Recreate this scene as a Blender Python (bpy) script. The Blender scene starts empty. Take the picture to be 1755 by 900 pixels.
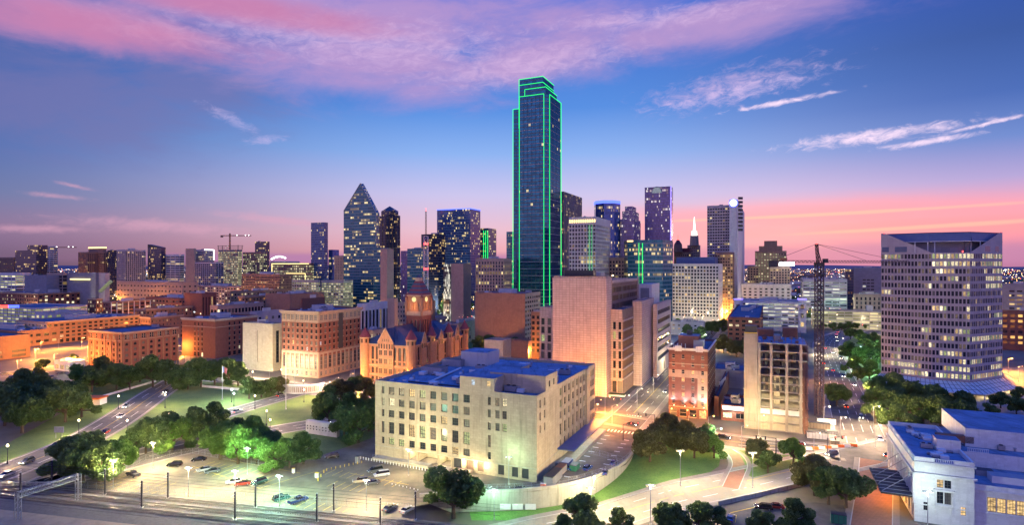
import bpy, math, random
import numpy as np
from mathutils import Vector
R = math.radians
rnd = random.Random(7)
# ---------------------------------------------------------------- camera
F, H, HY, CX = 1000.0, 68.0, 455.0, 877.5        # focal length (px of the 1755 px photo), eye height, horizon row, centre column
sc = bpy.context.scene
cam = bpy.data.cameras.new('camera'); cam_o = bpy.data.objects.new('camera', cam); sc.collection.objects.link(cam_o)
cam.sensor_width = 36; cam.lens = 36 * F / 1755; cam.clip_start = 1; cam.clip_end = 60000; cam.shift_y = 5 / 1755
cam_o.location = (0, 0, H); cam_o.rotation_euler = (R(90), 0, 0)
sc.camera = cam_o
sc.view_settings.view_transform = 'Standard'; sc.view_settings.look = 'None'
sc.view_settings.exposure = 0.3; sc.view_settings.gamma = 1.0
sc.render.engine = 'CYCLES'
cy = sc.cycles
cy.use_denoising = True; cy.max_bounces = 5; cy.diffuse_bounces = 2; cy.glossy_bounces = 3; cy.transmission_bounces = 2
cy.transparent_max_bounces = 4; cy.caustics_reflective = False; cy.caustics_refractive = False
cy.sample_clamp_indirect = 3.0; cy.use_light_tree = True
# ---------------------------------------------------------------- world
def lin(c):
    f = lambda v: (v / 255 / 12.92) if v / 255 <= 0.04045 else ((v / 255 + 0.055) / 1.055) ** 2.4
    return (f(c[0]), f(c[1]), f(c[2]), 1.0)
wd = bpy.data.worlds.new('World'); sc.world = wd; wd.use_nodes = True
wt = wd.node_tree; wt.nodes.clear()
def wn(t, **k):
    n = wt.nodes.new(t)
    for a, b in k.items(): setattr(n, a, b)
    return n
def wm(op, a, b=None, c=None, clamp=False):
    n = wn('ShaderNodeMath', operation=op, use_clamp=clamp)
    for i, v in enumerate((a, b, c)):
        if v is None: continue
        if isinstance(v, (int, float)): n.inputs[i].default_value = v
        else: wt.links.new(v, n.inputs[i])
    return n.outputs[0]
def wmix(f, a, b):
    n = wn('ShaderNodeMix', data_type='RGBA')
    for i, v in ((0, f), (6, a), (7, b)):
        if isinstance(v, (int, float, tuple)): n.inputs[i].default_value = v
        else: wt.links.new(v, n.inputs[i])
    return n.outputs[2]
def wramp(v, stops, interp='EASE'):
    n = wn('ShaderNodeValToRGB'); e = n.color_ramp; e.interpolation = interp
    while len(e.elements) > 1: e.elements.remove(e.elements[0])
    e.elements[0].position = stops[0][0]; e.elements[0].color = lin(stops[0][1])
    for p, c in stops[1:]:
        x = e.elements.new(p); x.color = lin(c)
    wt.links.new(v, n.inputs[0]); return n.outputs[0]
tc = wn('ShaderNodeTexCoord'); sx = wn('ShaderNodeSeparateXYZ'); wt.links.new(tc.outputs['Generated'], sx.inputs[0])
dx, dy, dz = sx.outputs
az = wm('ARCTAN2', dx, dy)
tt = wm('DIVIDE', dz, wm('SQRT', wm('ADD', wm('MULTIPLY', dx, dx), wm('MULTIPLY', dy, dy))))   # tangent of the elevation
tcl = wm('MAXIMUM', tt, 0.0)
ZEN = (24, 84, 205)
mid = wramp(tcl, [(0, (190, 126, 150)), (.025, (216, 156, 168)), (.06, (212, 172, 190)), (.12, (184, 178, 216)), (.19, (126, 162, 220)), (.27, (72, 128, 206)), (.36, (60, 110, 194)), (.6, (40, 92, 205)), (1, ZEN)], 'LINEAR')
lef = wramp(tcl, [(0, (88, 74, 98)), (.03, (112, 92, 126)), (.05, (126, 104, 138)), (.095, (96, 108, 152)), (.155, (74, 100, 160)), (.21, (66, 94, 158)), (.35, (60, 86, 152)), (.6, (36, 80, 190)), (1, ZEN)], 'LINEAR')
rig = wramp(tcl, [(0, (158, 104, 146)), (.02, (186, 118, 158)), (.05, (236, 142, 156)), (.08, (222, 150, 174)), (.116, (160, 148, 198)), (.17, (92, 124, 190)), (.23, (54, 94, 168)), (.31, (42, 78, 148)), (.6, (30, 70, 185)), (1, ZEN)], 'LINEAR')
bak = wramp(tcl, [(0, (120, 100, 138)), (.1, (142, 122, 172)), (.3, (120, 120, 190)), (.6, (50, 88, 200)), (1, ZEN)], 'LINEAR')
def ss(v, a, b):
    n = wn('ShaderNodeMapRange', interpolation_type='SMOOTHSTEP'); wt.links.new(v, n.inputs[0])
    n.inputs[1].default_value = a; n.inputs[2].default_value = b; return n.outputs[0]
col = wmix(ss(az, -0.82, -0.08), lef, mid)
col = wmix(ss(az, 0.12, 0.75), col, rig)
aaz = wm('ABSOLUTE', az)
col = wmix(ss(aaz, 1.0, 1.9), col, bak)
def ell(px, py, rx, ry, rot=0):                  # soft elliptic mask on the sky sphere, centre given as a sight line
    a0 = math.atan((px - CX) / F); t0 = (HY - py) / F * math.cos(a0)
    ra = rx / F * math.cos(a0) ** 2; rt = ry / F * math.cos(a0); c, s = math.cos(R(rot)), math.sin(R(rot))
    X = wm('SUBTRACT', az, a0); Y = wm('SUBTRACT', tt, t0)
    u = wm('DIVIDE', wm('ADD', wm('MULTIPLY', X, c), wm('MULTIPLY', Y, s)), ra)
    v = wm('DIVIDE', wm('SUBTRACT', wm('MULTIPLY', Y, c), wm('MULTIPLY', X, s)), rt)
    return wm('EXPONENT', wm('MULTIPLY', wm('ADD', wm('MULTIPLY', u, u), wm('MULTIPLY', v, v)), -1.0))
def wnoise(sxx, syy, scale, det=9, rough=.58, dist=.0, rot=0):
    c, s = math.cos(R(rot)), math.sin(R(rot)); cb = wn('ShaderNodeCombineXYZ')
    wt.links.new(wm('MULTIPLY', wm('ADD', wm('MULTIPLY', az, c), wm('MULTIPLY', tt, s)), sxx), cb.inputs[0])
    wt.links.new(wm('MULTIPLY', wm('SUBTRACT', wm('MULTIPLY', tt, c), wm('MULTIPLY', az, s)), syy), cb.inputs[1])
    n = wn('ShaderNodeTexNoise'); n.inputs['Scale'].default_value = scale; n.inputs['Detail'].default_value = det
    n.inputs['Roughness'].default_value = rough; n.inputs['Distortion'].default_value = dist
    wt.links.new(cb.outputs[0], n.inputs['Vector']); return n.outputs[0]
n1 = wnoise(1.8, 5.0, 2.8, 10, .64, .35, 3)
n2 = wnoise(2.2, 10.0, 3.0, 9, .62, .6, -4)
n3 = wnoise(4.5, 10.0, 8.0, 10, .7, .7, 6)
def cloud(base, ells, noise, amp, lo, hi, colour, op=1.0):
    g = ells[0]
    for e in ells[1:]: g = wm('MAXIMUM', g, e)
    d = wm('ADD', g, wm('MULTIPLY', wm('SUBTRACT', noise, .5), amp))
    d = wm('MULTIPLY', wm('MULTIPLY', ss(d, lo, hi), ss(g, 0.04, 0.25)), op)
    return wmix(d, base, colour)
col = cloud(col, [ell(1360, 368, 420, 30), ell(1150, 392, 250, 26), ell(1560, 385, 300, 20)], n2, .6, .15, 1.0, lin((240, 136, 146)), .5)
col = cloud(col, [ell(1400, 368, 420, 4, 1), ell(1600, 388, 300, 5, 2)], n2, .7, .3, .9, lin((252, 184, 160)), .55)
col = cloud(col, [ell(120, 175, 330, 95), ell(330, 150, 160, 60)], n1, 1.7, .1, .95, lin((108, 106, 158)), .65)
col = cloud(col, [ell(600, 30, 760, 84), ell(640, 112, 360, 72), ell(930, 92, 230, 68, 10), ell(1200, 45, 330, 52, 6), ell(120, 25, 400, 62)], n1, 1.3, .2, 1.05, lin((172, 138, 188)), .88)
col = cloud(col, [ell(620, 70, 420, 60), ell(900, 110, 260, 45, 8), ell(300, 60, 250, 30), ell(1130, 30, 260, 26), ell(1250, 150, 200, 40, 8)], n3, 2.0, .4, 1.6, lin((206, 174, 212)), .7)
col = cloud(col, [ell(120, 35, 420, 50), ell(420, 15, 330, 34)], n1, 1.0, .2, 1.1, lin((188, 112, 152)), .75)
col = cloud(col, [ell(400, 205, 75, 16, -26), ell(455, 240, 50, 12, 10), ell(1300, 150, 190, 24, 8), ell(1180, 178, 90, 12, 6)], n3, 1.9, .5, 1.5, lin((206, 184, 226)), .55)
col = cloud(col, [ell(1345, 174, 110, 6, 5), ell(1500, 233, 200, 15, 2), ell(1690, 212, 110, 5, 8), ell(1580, 244, 110, 7, 4)], n3, 2.0, .35, 1.3, lin((240, 214, 236)), .9)
col = cloud(col, [ell(95, 336, 60, 5, -3), ell(125, 318, 36, 4, -12), ell(60, 392, 110, 8, 1), ell(270, 388, 170, 13, -2), ell(480, 378, 120, 9, -5)], n3, 1.6, .15, 1.3, lin((204, 152, 176)), .6)
col = cloud(col, [ell(1480, 438, 520, 24), ell(700, 444, 500, 12)], n2, .8, .2, .9, lin((166, 116, 160)), .85)
nishi = wn('ShaderNodeTexSky', sky_type='NISHITA'); nishi.sun_disc = False
nishi.sun_elevation = R(2.0); nishi.sun_rotation = R(26)
gain = wmix(ss(tcl, .5, 1.1), (1, 1, 1, 1), (1.6, 1.6, 1.6, 1)); gain = wmix(ss(aaz, 1.0, 1.8), gain, (2.55, 2.05, 1.5, 1))
mg = wn('ShaderNodeMix', data_type='RGBA', blend_type='MULTIPLY'); mg.inputs[0].default_value = 1
wt.links.new(col, mg.inputs[6]); wt.links.new(gain, mg.inputs[7])
bg = wn('ShaderNodeBackground'); bg.inputs[1].default_value = 1.0; wt.links.new(mg.outputs[2], bg.inputs[0])
bg2 = wn('ShaderNodeBackground'); bg2.inputs[1].default_value = 0.006; wt.links.new(nishi.outputs[0], bg2.inputs[0])
ad = wn('ShaderNodeAddShader'); wt.links.new(bg.outputs[0], ad.inputs[0]); wt.links.new(bg2.outputs[0], ad.inputs[1])
wo = wn('ShaderNodeOutputWorld'); wt.links.new(ad.outputs[0], wo.inputs[0])
wd.cycles.sampling_method = 'MANUAL'; wd.cycles.sample_map_resolution = 512
sun = bpy.data.lights.new('sun', 'SUN'); sun.energy = 0.35; sun.angle = R(6); sun.color = (1, .55, .5)
sun_o = bpy.data.objects.new('sun', sun); sc.collection.objects.link(sun_o)
sun_o.rotation_euler = (R(88), 0, R(180 - 26))     # low dawn sun ahead and to the right, like the sky's

# ---------------------------------------------------------------- helpers
def P(px, Y): return ((px - CX) * Y / F, Y)
def G(px, py, z=0.0):
    Y = F * (H - z) / (py - HY); return ((px - CX) * Y / F, Y)
def Zat(py, Y): return H - (py - HY) * Y / F
def smooth(a, b, x):
    t = min(1, max(0, (x - a) / (b - a))); return t * t * (3 - 2 * t)
def gh(x, y):                                     # the ground dips beside the curved retaining wall
    return -5.4 * smooth(-30, -16, x) * (1 - smooth(20, 52, x)) * (1 - smooth(205, 216, y))
def Gh(px, py):
    z = 0
    if in_yard(G(px, py)): return G(px, py)
    for _ in range(12):
        x, y = G(px, py, z); z = .5 * z + .5 * gh(x, y)
    return x, y
YARD = None
def in_yard(p):
    if YARD is None or not (-14 < p[0] < 52 and 170 < p[1] < 235): return False
    c = False; n = len(YARD)
    for i in range(n):
        a, b = YARD[i], YARD[i - 1]
        if (a[1] > p[1]) != (b[1] > p[1]) and p[0] < (b[0] - a[0]) * (p[1] - a[1]) / (b[1] - a[1]) + a[0]: c = not c
    return c
def zo(p): return 0.0 if in_yard(p) else gh(*p)
UA = 66.0
def axes(ua=None):
    a = R(UA if ua is None else ua); return (math.cos(a), math.sin(a)), (-math.sin(a), math.cos(a))
def reach(C, d, px):                              # distance along d from C until the sight line of column px
    k = (px - CX) / F; return (k * C[1] - C[0]) / (d[0] - k * d[1])
def foot(xc, Y, xa, xb=None, d=None, ua=None, w=None):
    u, v = axes(ua); C = P(xc, Y)
    ta = reach(C, v, xa) if w is None else w
    tb = reach(C, u, xb) if xb is not None else d
    A = (C[0] + v[0] * ta, C[1] + v[1] * ta); Bp = (C[0] + u[0] * tb, C[1] + u[1] * tb)
    D = (A[0] + Bp[0] - C[0], A[1] + Bp[1] - C[1])
    return ccw([C, Bp, D, A])
def ccw(p):
    a = sum(p[i][0] * p[(i + 1) % len(p)][1] - p[(i + 1) % len(p)][0] * p[i][1] for i in range(len(p)))
    return list(p) if a > 0 else [p[0]] + list(p[:0:-1])
def link(o): sc.collection.objects.link(o); return o
def tag(o, label=None, cat=None, group=None, kind=None):
    if label: o['label'] = label
    if cat: o['category'] = cat
    if group: o['group'] = group
    if kind: o['kind'] = kind
    return o
def empty(name, loc, label=None, cat=None, group=None, rz=0):
    o = bpy.data.objects.new(name, None); link(o); o.location = loc; o.rotation_euler.z = rz; o.empty_display_size = .5
    return tag(o, label, cat, group)
def copy_tree(o, parent=None):
    c = o.copy(); link(c); c.parent = parent
    for ch in o.children: copy_tree(ch, c)
    return c
class MB:
    def __init__(s, org=(0, 0, 0)): s.v = []; s.f = []; s.m = []; s.uv = []; s.org = org; s.mats = []
    def mi(s, m):
        if m not in s.mats: s.mats.append(m)
        return s.mats.index(m)
    def poly(s, pts, m, uv=None):
        i = len(s.v); ox, oy, oz = s.org
        s.v += [(p[0] - ox, p[1] - oy, p[2] - oz) for p in pts]; s.f.append(tuple(range(i, i + len(pts)))); s.m.append(s.mi(m))
        if uv is None:
            a, b, c = Vector(pts[0]), Vector(pts[1]), Vector(pts[2]); n = (b - a).cross(c - a)
            if n.length > 0: n.normalize()
            if abs(n.z) > .7: uv = [(p[0], p[1]) for p in pts]
            else:
                t = Vector((-n.y, n.x, 0)); t = t.normalized() if t.length > 1e-6 else Vector((1, 0, 0))
                uv = [(p[0] * t.x + p[1] * t.y, p[2]) for p in pts]
        s.uv += uv
    def box(s, fr, s0, s1, t0, t1, n0, n1, m):    # fr = Frame, s along, t up, n outward
        q = fr.pt; c = [q(a, b, n) for n in (n0, n1) for (a, b) in ((s0, t0), (s1, t0), (s1, t1), (s0, t1))]
        for f in ((4, 5, 6, 7), (1, 0, 3, 2), (0, 4, 7, 3), (5, 1, 2, 6), (7, 6, 2, 3), (0, 1, 5, 4)): s.poly([c[i] for i in f], m)
    def abox(s, x0, x1, y0, y1, z0, z1, m): s.box(Frame((x0, y0, 0), (1, 0)), 0, x1 - x0, z0, z1, y0 - y1, 0, m)
    def tube(s, a, b, r0, r1, m, n=6, caps=True):
        a, b = Vector(a), Vector(b); d = (b - a).normalized(); x = d.orthogonal().normalized(); y = d.cross(x)
        ra = [a + (x * math.cos(2 * math.pi * i / n) + y * math.sin(2 * math.pi * i / n)) * r0 for i in range(n)]
        rb = [b + (x * math.cos(2 * math.pi * i / n) + y * math.sin(2 * math.pi * i / n)) * r1 for i in range(n)]
        for i in range(n): j = (i + 1) % n; s.poly([ra[i], ra[j], rb[j], rb[i]], m)
        if caps: s.poly(list(reversed(ra)), m); s.poly(rb, m)
    def prism(s, pts, z0, z1, m, mtop=None, bottom=False):
        for i in range(len(pts)):
            a, b = pts[i], pts[(i + 1) % len(pts)]; w = math.dist(a, b)
            s.poly([(a[0], a[1], z0), (b[0], b[1], z0), (b[0], b[1], z1), (a[0], a[1], z1)], m, [(0, z0), (w, z0), (w, z1), (0, z1)])
        s.poly([(p[0], p[1], z1) for p in pts], mtop or m)
        if bottom: s.poly([(p[0], p[1], z0) for p in reversed(pts)], m)
    def cone(s, c, z0, z1, r0, r1, m, n=12):
        s.tube((c[0], c[1], z0), (c[0], c[1], z1), r0, max(r1, .02), m, n)
    def build(s, name, parent=None, smooth_=False):
        me = bpy.data.meshes.new(name); me.from_pydata(s.v, [], s.f); 
        for m in s.mats: me.materials.append(M[m] if isinstance(m, str) else m)
        me.polygons.foreach_set('material_index', s.m)
        ul = me.uv_layers.new(name='UVMap'); ul.data.foreach_set('uv', np.array(s.uv, dtype=np.float32).ravel())
        if smooth_: me.polygons.foreach_set('use_smooth', [True] * len(s.f))
        me.update()
        o = bpy.data.objects.new(name, me); link(o)
        if parent is not None: o.parent = parent
        else: o.location = s.org
        return o
class Frame:
    def __init__(s, O, D): s.O = O; l = math.hypot(D[0], D[1]); s.D = (D[0] / l, D[1] / l); s.N = (s.D[1], -s.D[0])
    def pt(s, a, t, n=0): return (s.O[0] + s.D[0] * a + s.N[0] * n, s.O[1] + s.D[1] * a + s.N[1] * n, s.O[2] + t)
    def s_of(s, px): return reach(s.O, s.D, px)
    def ang(s): return math.atan2(s.D[1], s.D[0])
def frame(a, b, z=0): return Frame((a[0], a[1], z), (b[0] - a[0], b[1] - a[1]))
ORD = ['first', 'second', 'third', 'fourth', 'fifth', 'sixth', 'seventh', 'eighth', 'ninth', 'tenth', 'eleventh', 'twelfth', 'thirteenth', 'fourteenth', 'fifteenth', 'sixteenth', 'seventeenth', 'eighteenth', 'nineteenth', 'twentieth']
def nth(i, n, what):
    if n == 1: return what
    if i == 0: return 'leftmost of the ' + what
    if i == n - 1: return 'rightmost of the ' + what
    return ORD[i] + ' from the left of the ' + what

# ---------------------------------------------------------------- materials
M = {}
def nmat(name):
    m = bpy.data.materials.new(name); m.use_nodes = True; t = m.node_tree; t.nodes.clear(); M[name] = m
    o = t.nodes.new('ShaderNodeOutputMaterial'); b = t.nodes.new('ShaderNodeBsdfPrincipled'); t.links.new(b.outputs[0], o.inputs[0])
    return m, t, b
def N(t, typ, ins=None, **k):
    n = t.nodes.new(typ)
    for a, b in k.items(): setattr(n, a, b)
    for a, b in (ins or {}).items():
        if isinstance(b, bpy.types.NodeSocket): t.links.new(b, n.inputs[a])
        else: n.inputs[a].default_value = b
    return n
def mth(t, op, a, b=0.0, clamp=False): return N(t, 'ShaderNodeMath', {0: a, 1: b}, operation=op, use_clamp=clamp).outputs[0]
def mixc(t, f, a, b, bt='MIX'): return N(t, 'ShaderNodeMix', {0: f, 6: a, 7: b}, data_type='RGBA', blend_type=bt).outputs[2]
def C4(c): return (c[0], c[1], c[2], 1.0)
def surf(name, c, rough=.8, var=.18, scale=.25, joints=None, jd=.35, stain=0.0, metal=0.0, c2=None, spec=.3, bump=0.0):
    m, t, b = nmat(name)
    uv = N(t, 'ShaderNodeUVMap', uv_map='UVMap').outputs[0]
    geo = N(t, 'ShaderNodeNewGeometry').outputs['Position']
    n = N(t, 'ShaderNodeTexNoise', {'Vector': geo, 'Scale': scale, 'Detail': 8.0, 'Roughness': .65}).outputs[0]
    f = N(t, 'ShaderNodeMapRange', {0: n, 1: .3, 2: .7}).outputs[0]
    dk = tuple(x * (1 - var) for x in c); lt = tuple(min(1, x * (1 + var)) for x in c)
    if c2: lt = c2
    o = mixc(t, f, C4(dk), C4(lt))
    fine = N(t, 'ShaderNodeTexNoise', {'Vector': geo, 'Scale': scale * 14, 'Detail': 4.0}).outputs[0]
    o = mixc(t, .35, o, mixc(t, fine, C4(tuple(x * .6 for x in c)), C4(tuple(min(1, x * 1.4) for x in c))))
    if joints:
        br = N(t, 'ShaderNodeTexBrick', {'Vector': uv, 'Color1': C4((1, 1, 1)), 'Color2': C4((.86, .86, .86)), 'Mortar': C4((1 - jd,) * 3), 'Scale': 1.0, 'Mortar Size': joints[2], 'Brick Width': joints[0], 'Row Height': joints[1], 'Bias': 0.0})
        if len(joints) > 3: br.offset = joints[3]
        o = mixc(t, 1.0, o, br.outputs[0], 'MULTIPLY')
    if stain:
        mp = N(t, 'ShaderNodeMapping', {'Vector': uv, 'Scale': (.6, .06, 1)}).outputs[0]
        s = N(t, 'ShaderNodeTexNoise', {'Vector': mp, 'Scale': 1.2, 'Detail': 6.0}).outputs[0]
        s = N(t, 'ShaderNodeMapRange', {0: s, 1: .52, 2: .75, 3: 0.0, 4: stain}).outputs[0]
        o = mixc(t, s, o, C4(tuple(x * .35 for x in c)))
    t.links.new(o, b.inputs['Base Color'])
    b.inputs['Roughness'].default_value = rough; b.inputs['Metallic'].default_value = metal; b.inputs['Specular IOR Level'].default_value = spec
    if bump:
        bm = N(t, 'ShaderNodeBump', {'Height': fine, 'Strength': bump, 'Distance': .3}); t.links.new(bm.outputs[0], b.inputs['Normal'])
    return m
def emit(name, c, s):
    m, t, b = nmat(name); b.inputs['Base Color'].default_value = C4((.05, .05, .05))
    b.inputs['Emission Color'].default_value = C4(c); b.inputs['Emission Strength'].default_value = s
    return m
def pane(name, c, s, var=1.0):                    # one lit window: uneven interior light, per-window brightness
    m, t, b = nmat(name)
    oi = N(t, 'ShaderNodeObjectInfo').outputs['Random']
    pos = N(t, 'ShaderNodeNewGeometry').outputs['Position']
    n = N(t, 'ShaderNodeTexNoise', {'Vector': N(t, 'ShaderNodeMapping', {'Vector': pos, 'Scale': (1, 1, 2.2)}).outputs[0], 'Scale': 1.1, 'Detail': 3.0}).outputs[0]
    k = N(t, 'ShaderNodeMapRange', {0: n, 1: .3, 2: .7, 3: .25, 4: 1.5}).outputs[0]
    k2 = N(t, 'ShaderNodeMapRange', {0: oi, 1: 0.0, 2: 1.0, 3: 1 - .6 * var, 4: 1.25}).outputs[0]
    st = mth(t, 'MULTIPLY', mth(t, 'MULTIPLY', k, k2), s)
    b.inputs['Base Color'].default_value = C4((.04, .04, .05)); b.inputs['Roughness'].default_value = .2
    b.inputs['Emission Color'].default_value = C4(c); t.links.new(st, b.inputs['Emission Strength'])
    return m
surf('limestone', (.47, .385, .27), .85, .2, .12, (1.6, .8, .02), .3, .6)
surf('limestone_lit', (.46, .41, .32), .85, .10, .3, (1.6, .8, .01), .15, .3)  # slightly paler, less yellow limestone
surf('tan_stone', (.42, .31, .24), .85, .14, .2, (1.4, .7, .02), .3, .3)
surf('brown_stone', (.27, .17, .13), .85, .14, .2, (1.4, .7, .02), .3, .3)
surf('pink_granite', (.56, .41, .36), .75, .14, .15, (1.9, 1.25, .07, 0.0), .55, .35)
surf('white_stone', (.62, .60, .58), .8, .10, .2, (2.0, 1.0, .015), .2, .3)
surf('union_stone', (.66, .67, .66), .75, .08, .3, (1.5, .6, .012), .15, .3)
surf('concrete', (.34, .30, .255), .85, .16, .25, (6, 3.2, .02, 0.0), .25, .5)
surf('pale_concrete', (.50, .48, .46), .85, .12, .2, None, .2, .35)
surf('gray_panel', (.24, .24, .27), .7, .08, .2, (4, 2, .04, 0.0), .25)
surf('violet_precast', (.43, .38, .385), .75, .08, .2, (3, 2.15, .03, 0.0), .2)
surf('red_brick', (.27, .115, .085), .85, .18, .5, (.9, .3, .06), .35, .2)
surf('orange_brick', (.33, .185, .12), .85, .18, .4, (.9, .3, .06), .35, .2)
surf('dark_brick', (.20, .09, .075), .85, .2, .5, (.9, .3, .06), .35, .2)
surf('sandstone', (.38, .21, .14), .85, .18, .5, (1.1, .45, .06), .5, .3)
surf('red_sandstone', (.30, .10, .08), .85, .18, .5, (1.1, .45, .06), .5, .3)
surf('blue_slate', (.06, .08, .14), .5, .2, .8, (.8, .4, .06), .5)
surf('red_slate', (.20, .05, .06), .6, .2, .8, (.6, .35, .05), .4)
surf('roof_membrane', (.17, .235, .34), .75, .6, .14, (7, 2.4, .05), .45, .7, spec=.25)  # pale membrane; the blue of the sky is put into its colour
surf('roof_gravel', (.10, .13, .19), .9, .35, .2); surf('roof_dark', (.085, .12, .19), .8, .45, .1, (9, 6, .04), .3)
surf('dark_metal', (.05, .05, .06), .5, .2, 1, metal=.3); surf('crane_steel', (.07, .045, .05), .6, .2, 1)
surf('gray_metal', (.30, .31, .34), .45, .2, .8, metal=.4)
surf('white_metal', (.60, .61, .63), .5, .1, .8)
surf('rust_metal', (.22, .10, .06), .7, .3, .8)
surf('blue_awning', (.10, .14, .26), .5, .15, .5)
surf('white_paint', (.78, .77, .74), .7, .1, 2)
surf('yellow_paint', (.65, .45, .06), .7, .3, 2)
surf('asphalt', (.09, .083, .08), .85, .45, .22, c2=(.17, .155, .145), bump=.1)
surf('old_asphalt', (.15, .13, .10), .9, .5, .12, c2=(.29, .25, .18), bump=.1)
surf('road_concrete', (.30, .27, .215), .85, .2, .1, (6, 4.2, .012, 0.0), .25, .25)
surf('sidewalk', (.25, .22, .20), .85, .15, .3, (2, 2, .03, 0.0), .25)
surf('curb_stone', (.42, .40, .37), .85, .12, .5)
surf('brick_paving', (.30, .14, .09), .85, .2, .5, (1.2, .6, .06), .3)
surf('ballast', (.09, .085, .09), .95, .35, 1.2)
surf('rail_steel', (.30, .28, .28), .3, .2, 1, metal=.8)
surf('sleeper', (.12, .10, .09), .9, .25, 1)
surf('town_ground', (.13, .115, .10), .9, .5, .03, c2=(.20, .18, .14))
surf('dirt', (.24, .19, .15), .95, .35, .3)
surf('frame_dark', (.05, .05, .055), .5, .1, 1)
surf('frame_pale', (.48, .44, .40), .6, .1, 1)
surf('retaining_wall', (.40, .40, .34), .85, .15, .15, (4, 8, .03, 0.0), .35, .7)
surf('bark', (.10, .075, .055), .95, .3, 2)
surf('tyre', (.02, .02, .02), .8, .1, 2)
surf('green_metal', (.03, .16, .10), .5, .1, 1)
surf('orange_plastic', (.75, .16, .03), .6, .1, 1)
surf('clock_white', (.8, .75, .6), .6, .03, 1)
emit('led_green', (.02, 1.0, .20), 1.2)
emit('led_blue', (.06, .10, 1.0), 3.0)
emit('led_violet', (.22, .16, 1.0), 2.6)
emit('led_white', (1, .93, .78), 3.5)
emit('led_yellow', (1, .80, .30), 2.2)
emit('red_beacon', (1, .06, .05), 5)
emit('bulb_orange', (1, .50, .14), 4.5)
emit('bulb_warm', (1, .74, .42), 6)
emit('bulb_white', (.85, 1.0, .92), 7)
emit('head_lamp', (1, .90, .66), 14)
emit('tail_lamp', (1, .05, .02), 7)
emit('clock_glow', (1, .78, .30), 1.1)
emit('sign_white', (.95, .97, 1.0), 5)
emit('sign_red', (1, .06, .04), 3)
emit('crown_warm', (1, .62, .22), 2.6)
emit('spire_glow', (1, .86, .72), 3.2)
for nm, c, s in (('pane_warm', (1, .66, .26), .75), ('pane_bright', (1, .86, .50), 1.25), ('pane_dim', (.75, .52, .28), .22), ('pane_cool', (.72, .86, 1.0), .6), ('pane_orange', (1, .42, .10), .8), ('pane_green', (.75, .85, .34), .45)): pane(nm, c, s)
def glassmat(name, c, rough=.12, metal=.0):
    m, t, b = nmat(name); b.inputs['Base Color'].default_value = C4(c); b.inputs['Roughness'].default_value = rough
    b.inputs['Metallic'].default_value = metal; b.inputs['Specular IOR Level'].default_value = .8; return m
glassmat('pane_dark', (.016, .02, .028), .2); M['pane_dark'].node_tree.nodes['Principled BSDF'].inputs['Specular IOR Level'].default_value = .35; glassmat('pane_blind', (.07, .065, .06), .4); glassmat('car_glass', (.01, .012, .015), .05)
glassmat('blue_glass', (.03, .08, .16), .1)
LIT = {'warm': [(1, .52, .12), (1, .72, .30)], 'yellow': [(1, .64, .13), (1, .80, .32)], 'mixed': [(1, .62, .25), (.95, .95, .85)], 'green': [(.85, .95, .35), (1, .9, .5)], 'red': [(1, .25, .06), (1, .55, .15)], 'white': [(.95, 1, .85), (1, .95, .75)]}
def curtain(name, glass, frame_c, fw=.08, fh=.22, run=.12, iso=.06, strength=1.4, tone='yellow', rough=.14, metal=.35, dens=.75, runw=5.0, top=None):
    """glazing laid out in bay and storey units of its UV map; some bays and some runs of bays on a storey are lit"""
    m, t, b = nmat(name)
    uv = N(t, 'ShaderNodeUVMap', uv_map='UVMap').outputs[0]; sp = N(t, 'ShaderNodeSeparateXYZ', {0: uv})
    u, v = sp.outputs[0], sp.outputs[1]
    fu, fv = mth(t, 'FRACT', u), mth(t, 'FRACT', v); iu, iv = mth(t, 'FLOOR', u), mth(t, 'FLOOR', v)
    oi = N(t, 'ShaderNodeObjectInfo').outputs['Random']; sd = mth(t, 'MULTIPLY', oi, 97.0)
    def wnz(a, b_, c): return N(t, 'ShaderNodeTexWhiteNoise', {'Vector': N(t, 'ShaderNodeCombineXYZ', {0: a, 1: b_, 2: c}).outputs[0]}, noise_dimensions='3D').outputs[0]
    shift = mth(t, 'MULTIPLY', wnz(iv, 3.3, sd), runw)
    r1 = wnz(mth(t, 'FLOOR', mth(t, 'DIVIDE', mth(t, 'ADD', u, shift), runw)), iv, sd)
    r2 = wnz(iu, iv, mth(t, 'ADD', sd, 11.0)); r3 = wnz(iu, iv, mth(t, 'ADD', sd, 31.0))
    lit = mth(t, 'MAXIMUM', mth(t, 'MULTIPLY', mth(t, 'LESS_THAN', r1, run), mth(t, 'LESS_THAN', r2, dens)), mth(t, 'GREATER_THAN', r2, 1 - iso))
    inw = mth(t, 'MULTIPLY', mth(t, 'GREATER_THAN', fu, fw), mth(t, 'GREATER_THAN', fv, fh))
    gcol = mixc(t, r3, C4(tuple(x * .75 for x in glass)), C4(tuple(x * 1.3 for x in glass)))
    t.links.new(mixc(t, inw, C4(frame_c), gcol), b.inputs['Base Color'])
    t.links.new(mixc(t, r3, C4(LIT[tone][0]), C4(LIT[tone][1])), b.inputs['Emission Color'])
    st = mth(t, 'MULTIPLY', mth(t, 'MULTIPLY', lit, inw), mth(t, 'MULTIPLY', mth(t, 'ADD', mth(t, 'MULTIPLY', r3, r3), .15), strength * .66))
    t.links.new(st, b.inputs['Emission Strength'])
    b.inputs['Roughness'].default_value = rough; t.links.new(mth(t, 'MULTIPLY', inw, metal), b.inputs['Metallic'])
    b.inputs['Specular IOR Level'].default_value = .7
    return m
curtain('glass_navy', (.045, .10, .25), (.06, .10, .20), .06, .36, .10, .04, 1.5, 'yellow', metal=.5)
curtain('glass_teal', (.02, .13, .20), (.05, .13, .18), .06, .4, .26, .02, 1.3, 'yellow', metal=.5)
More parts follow.
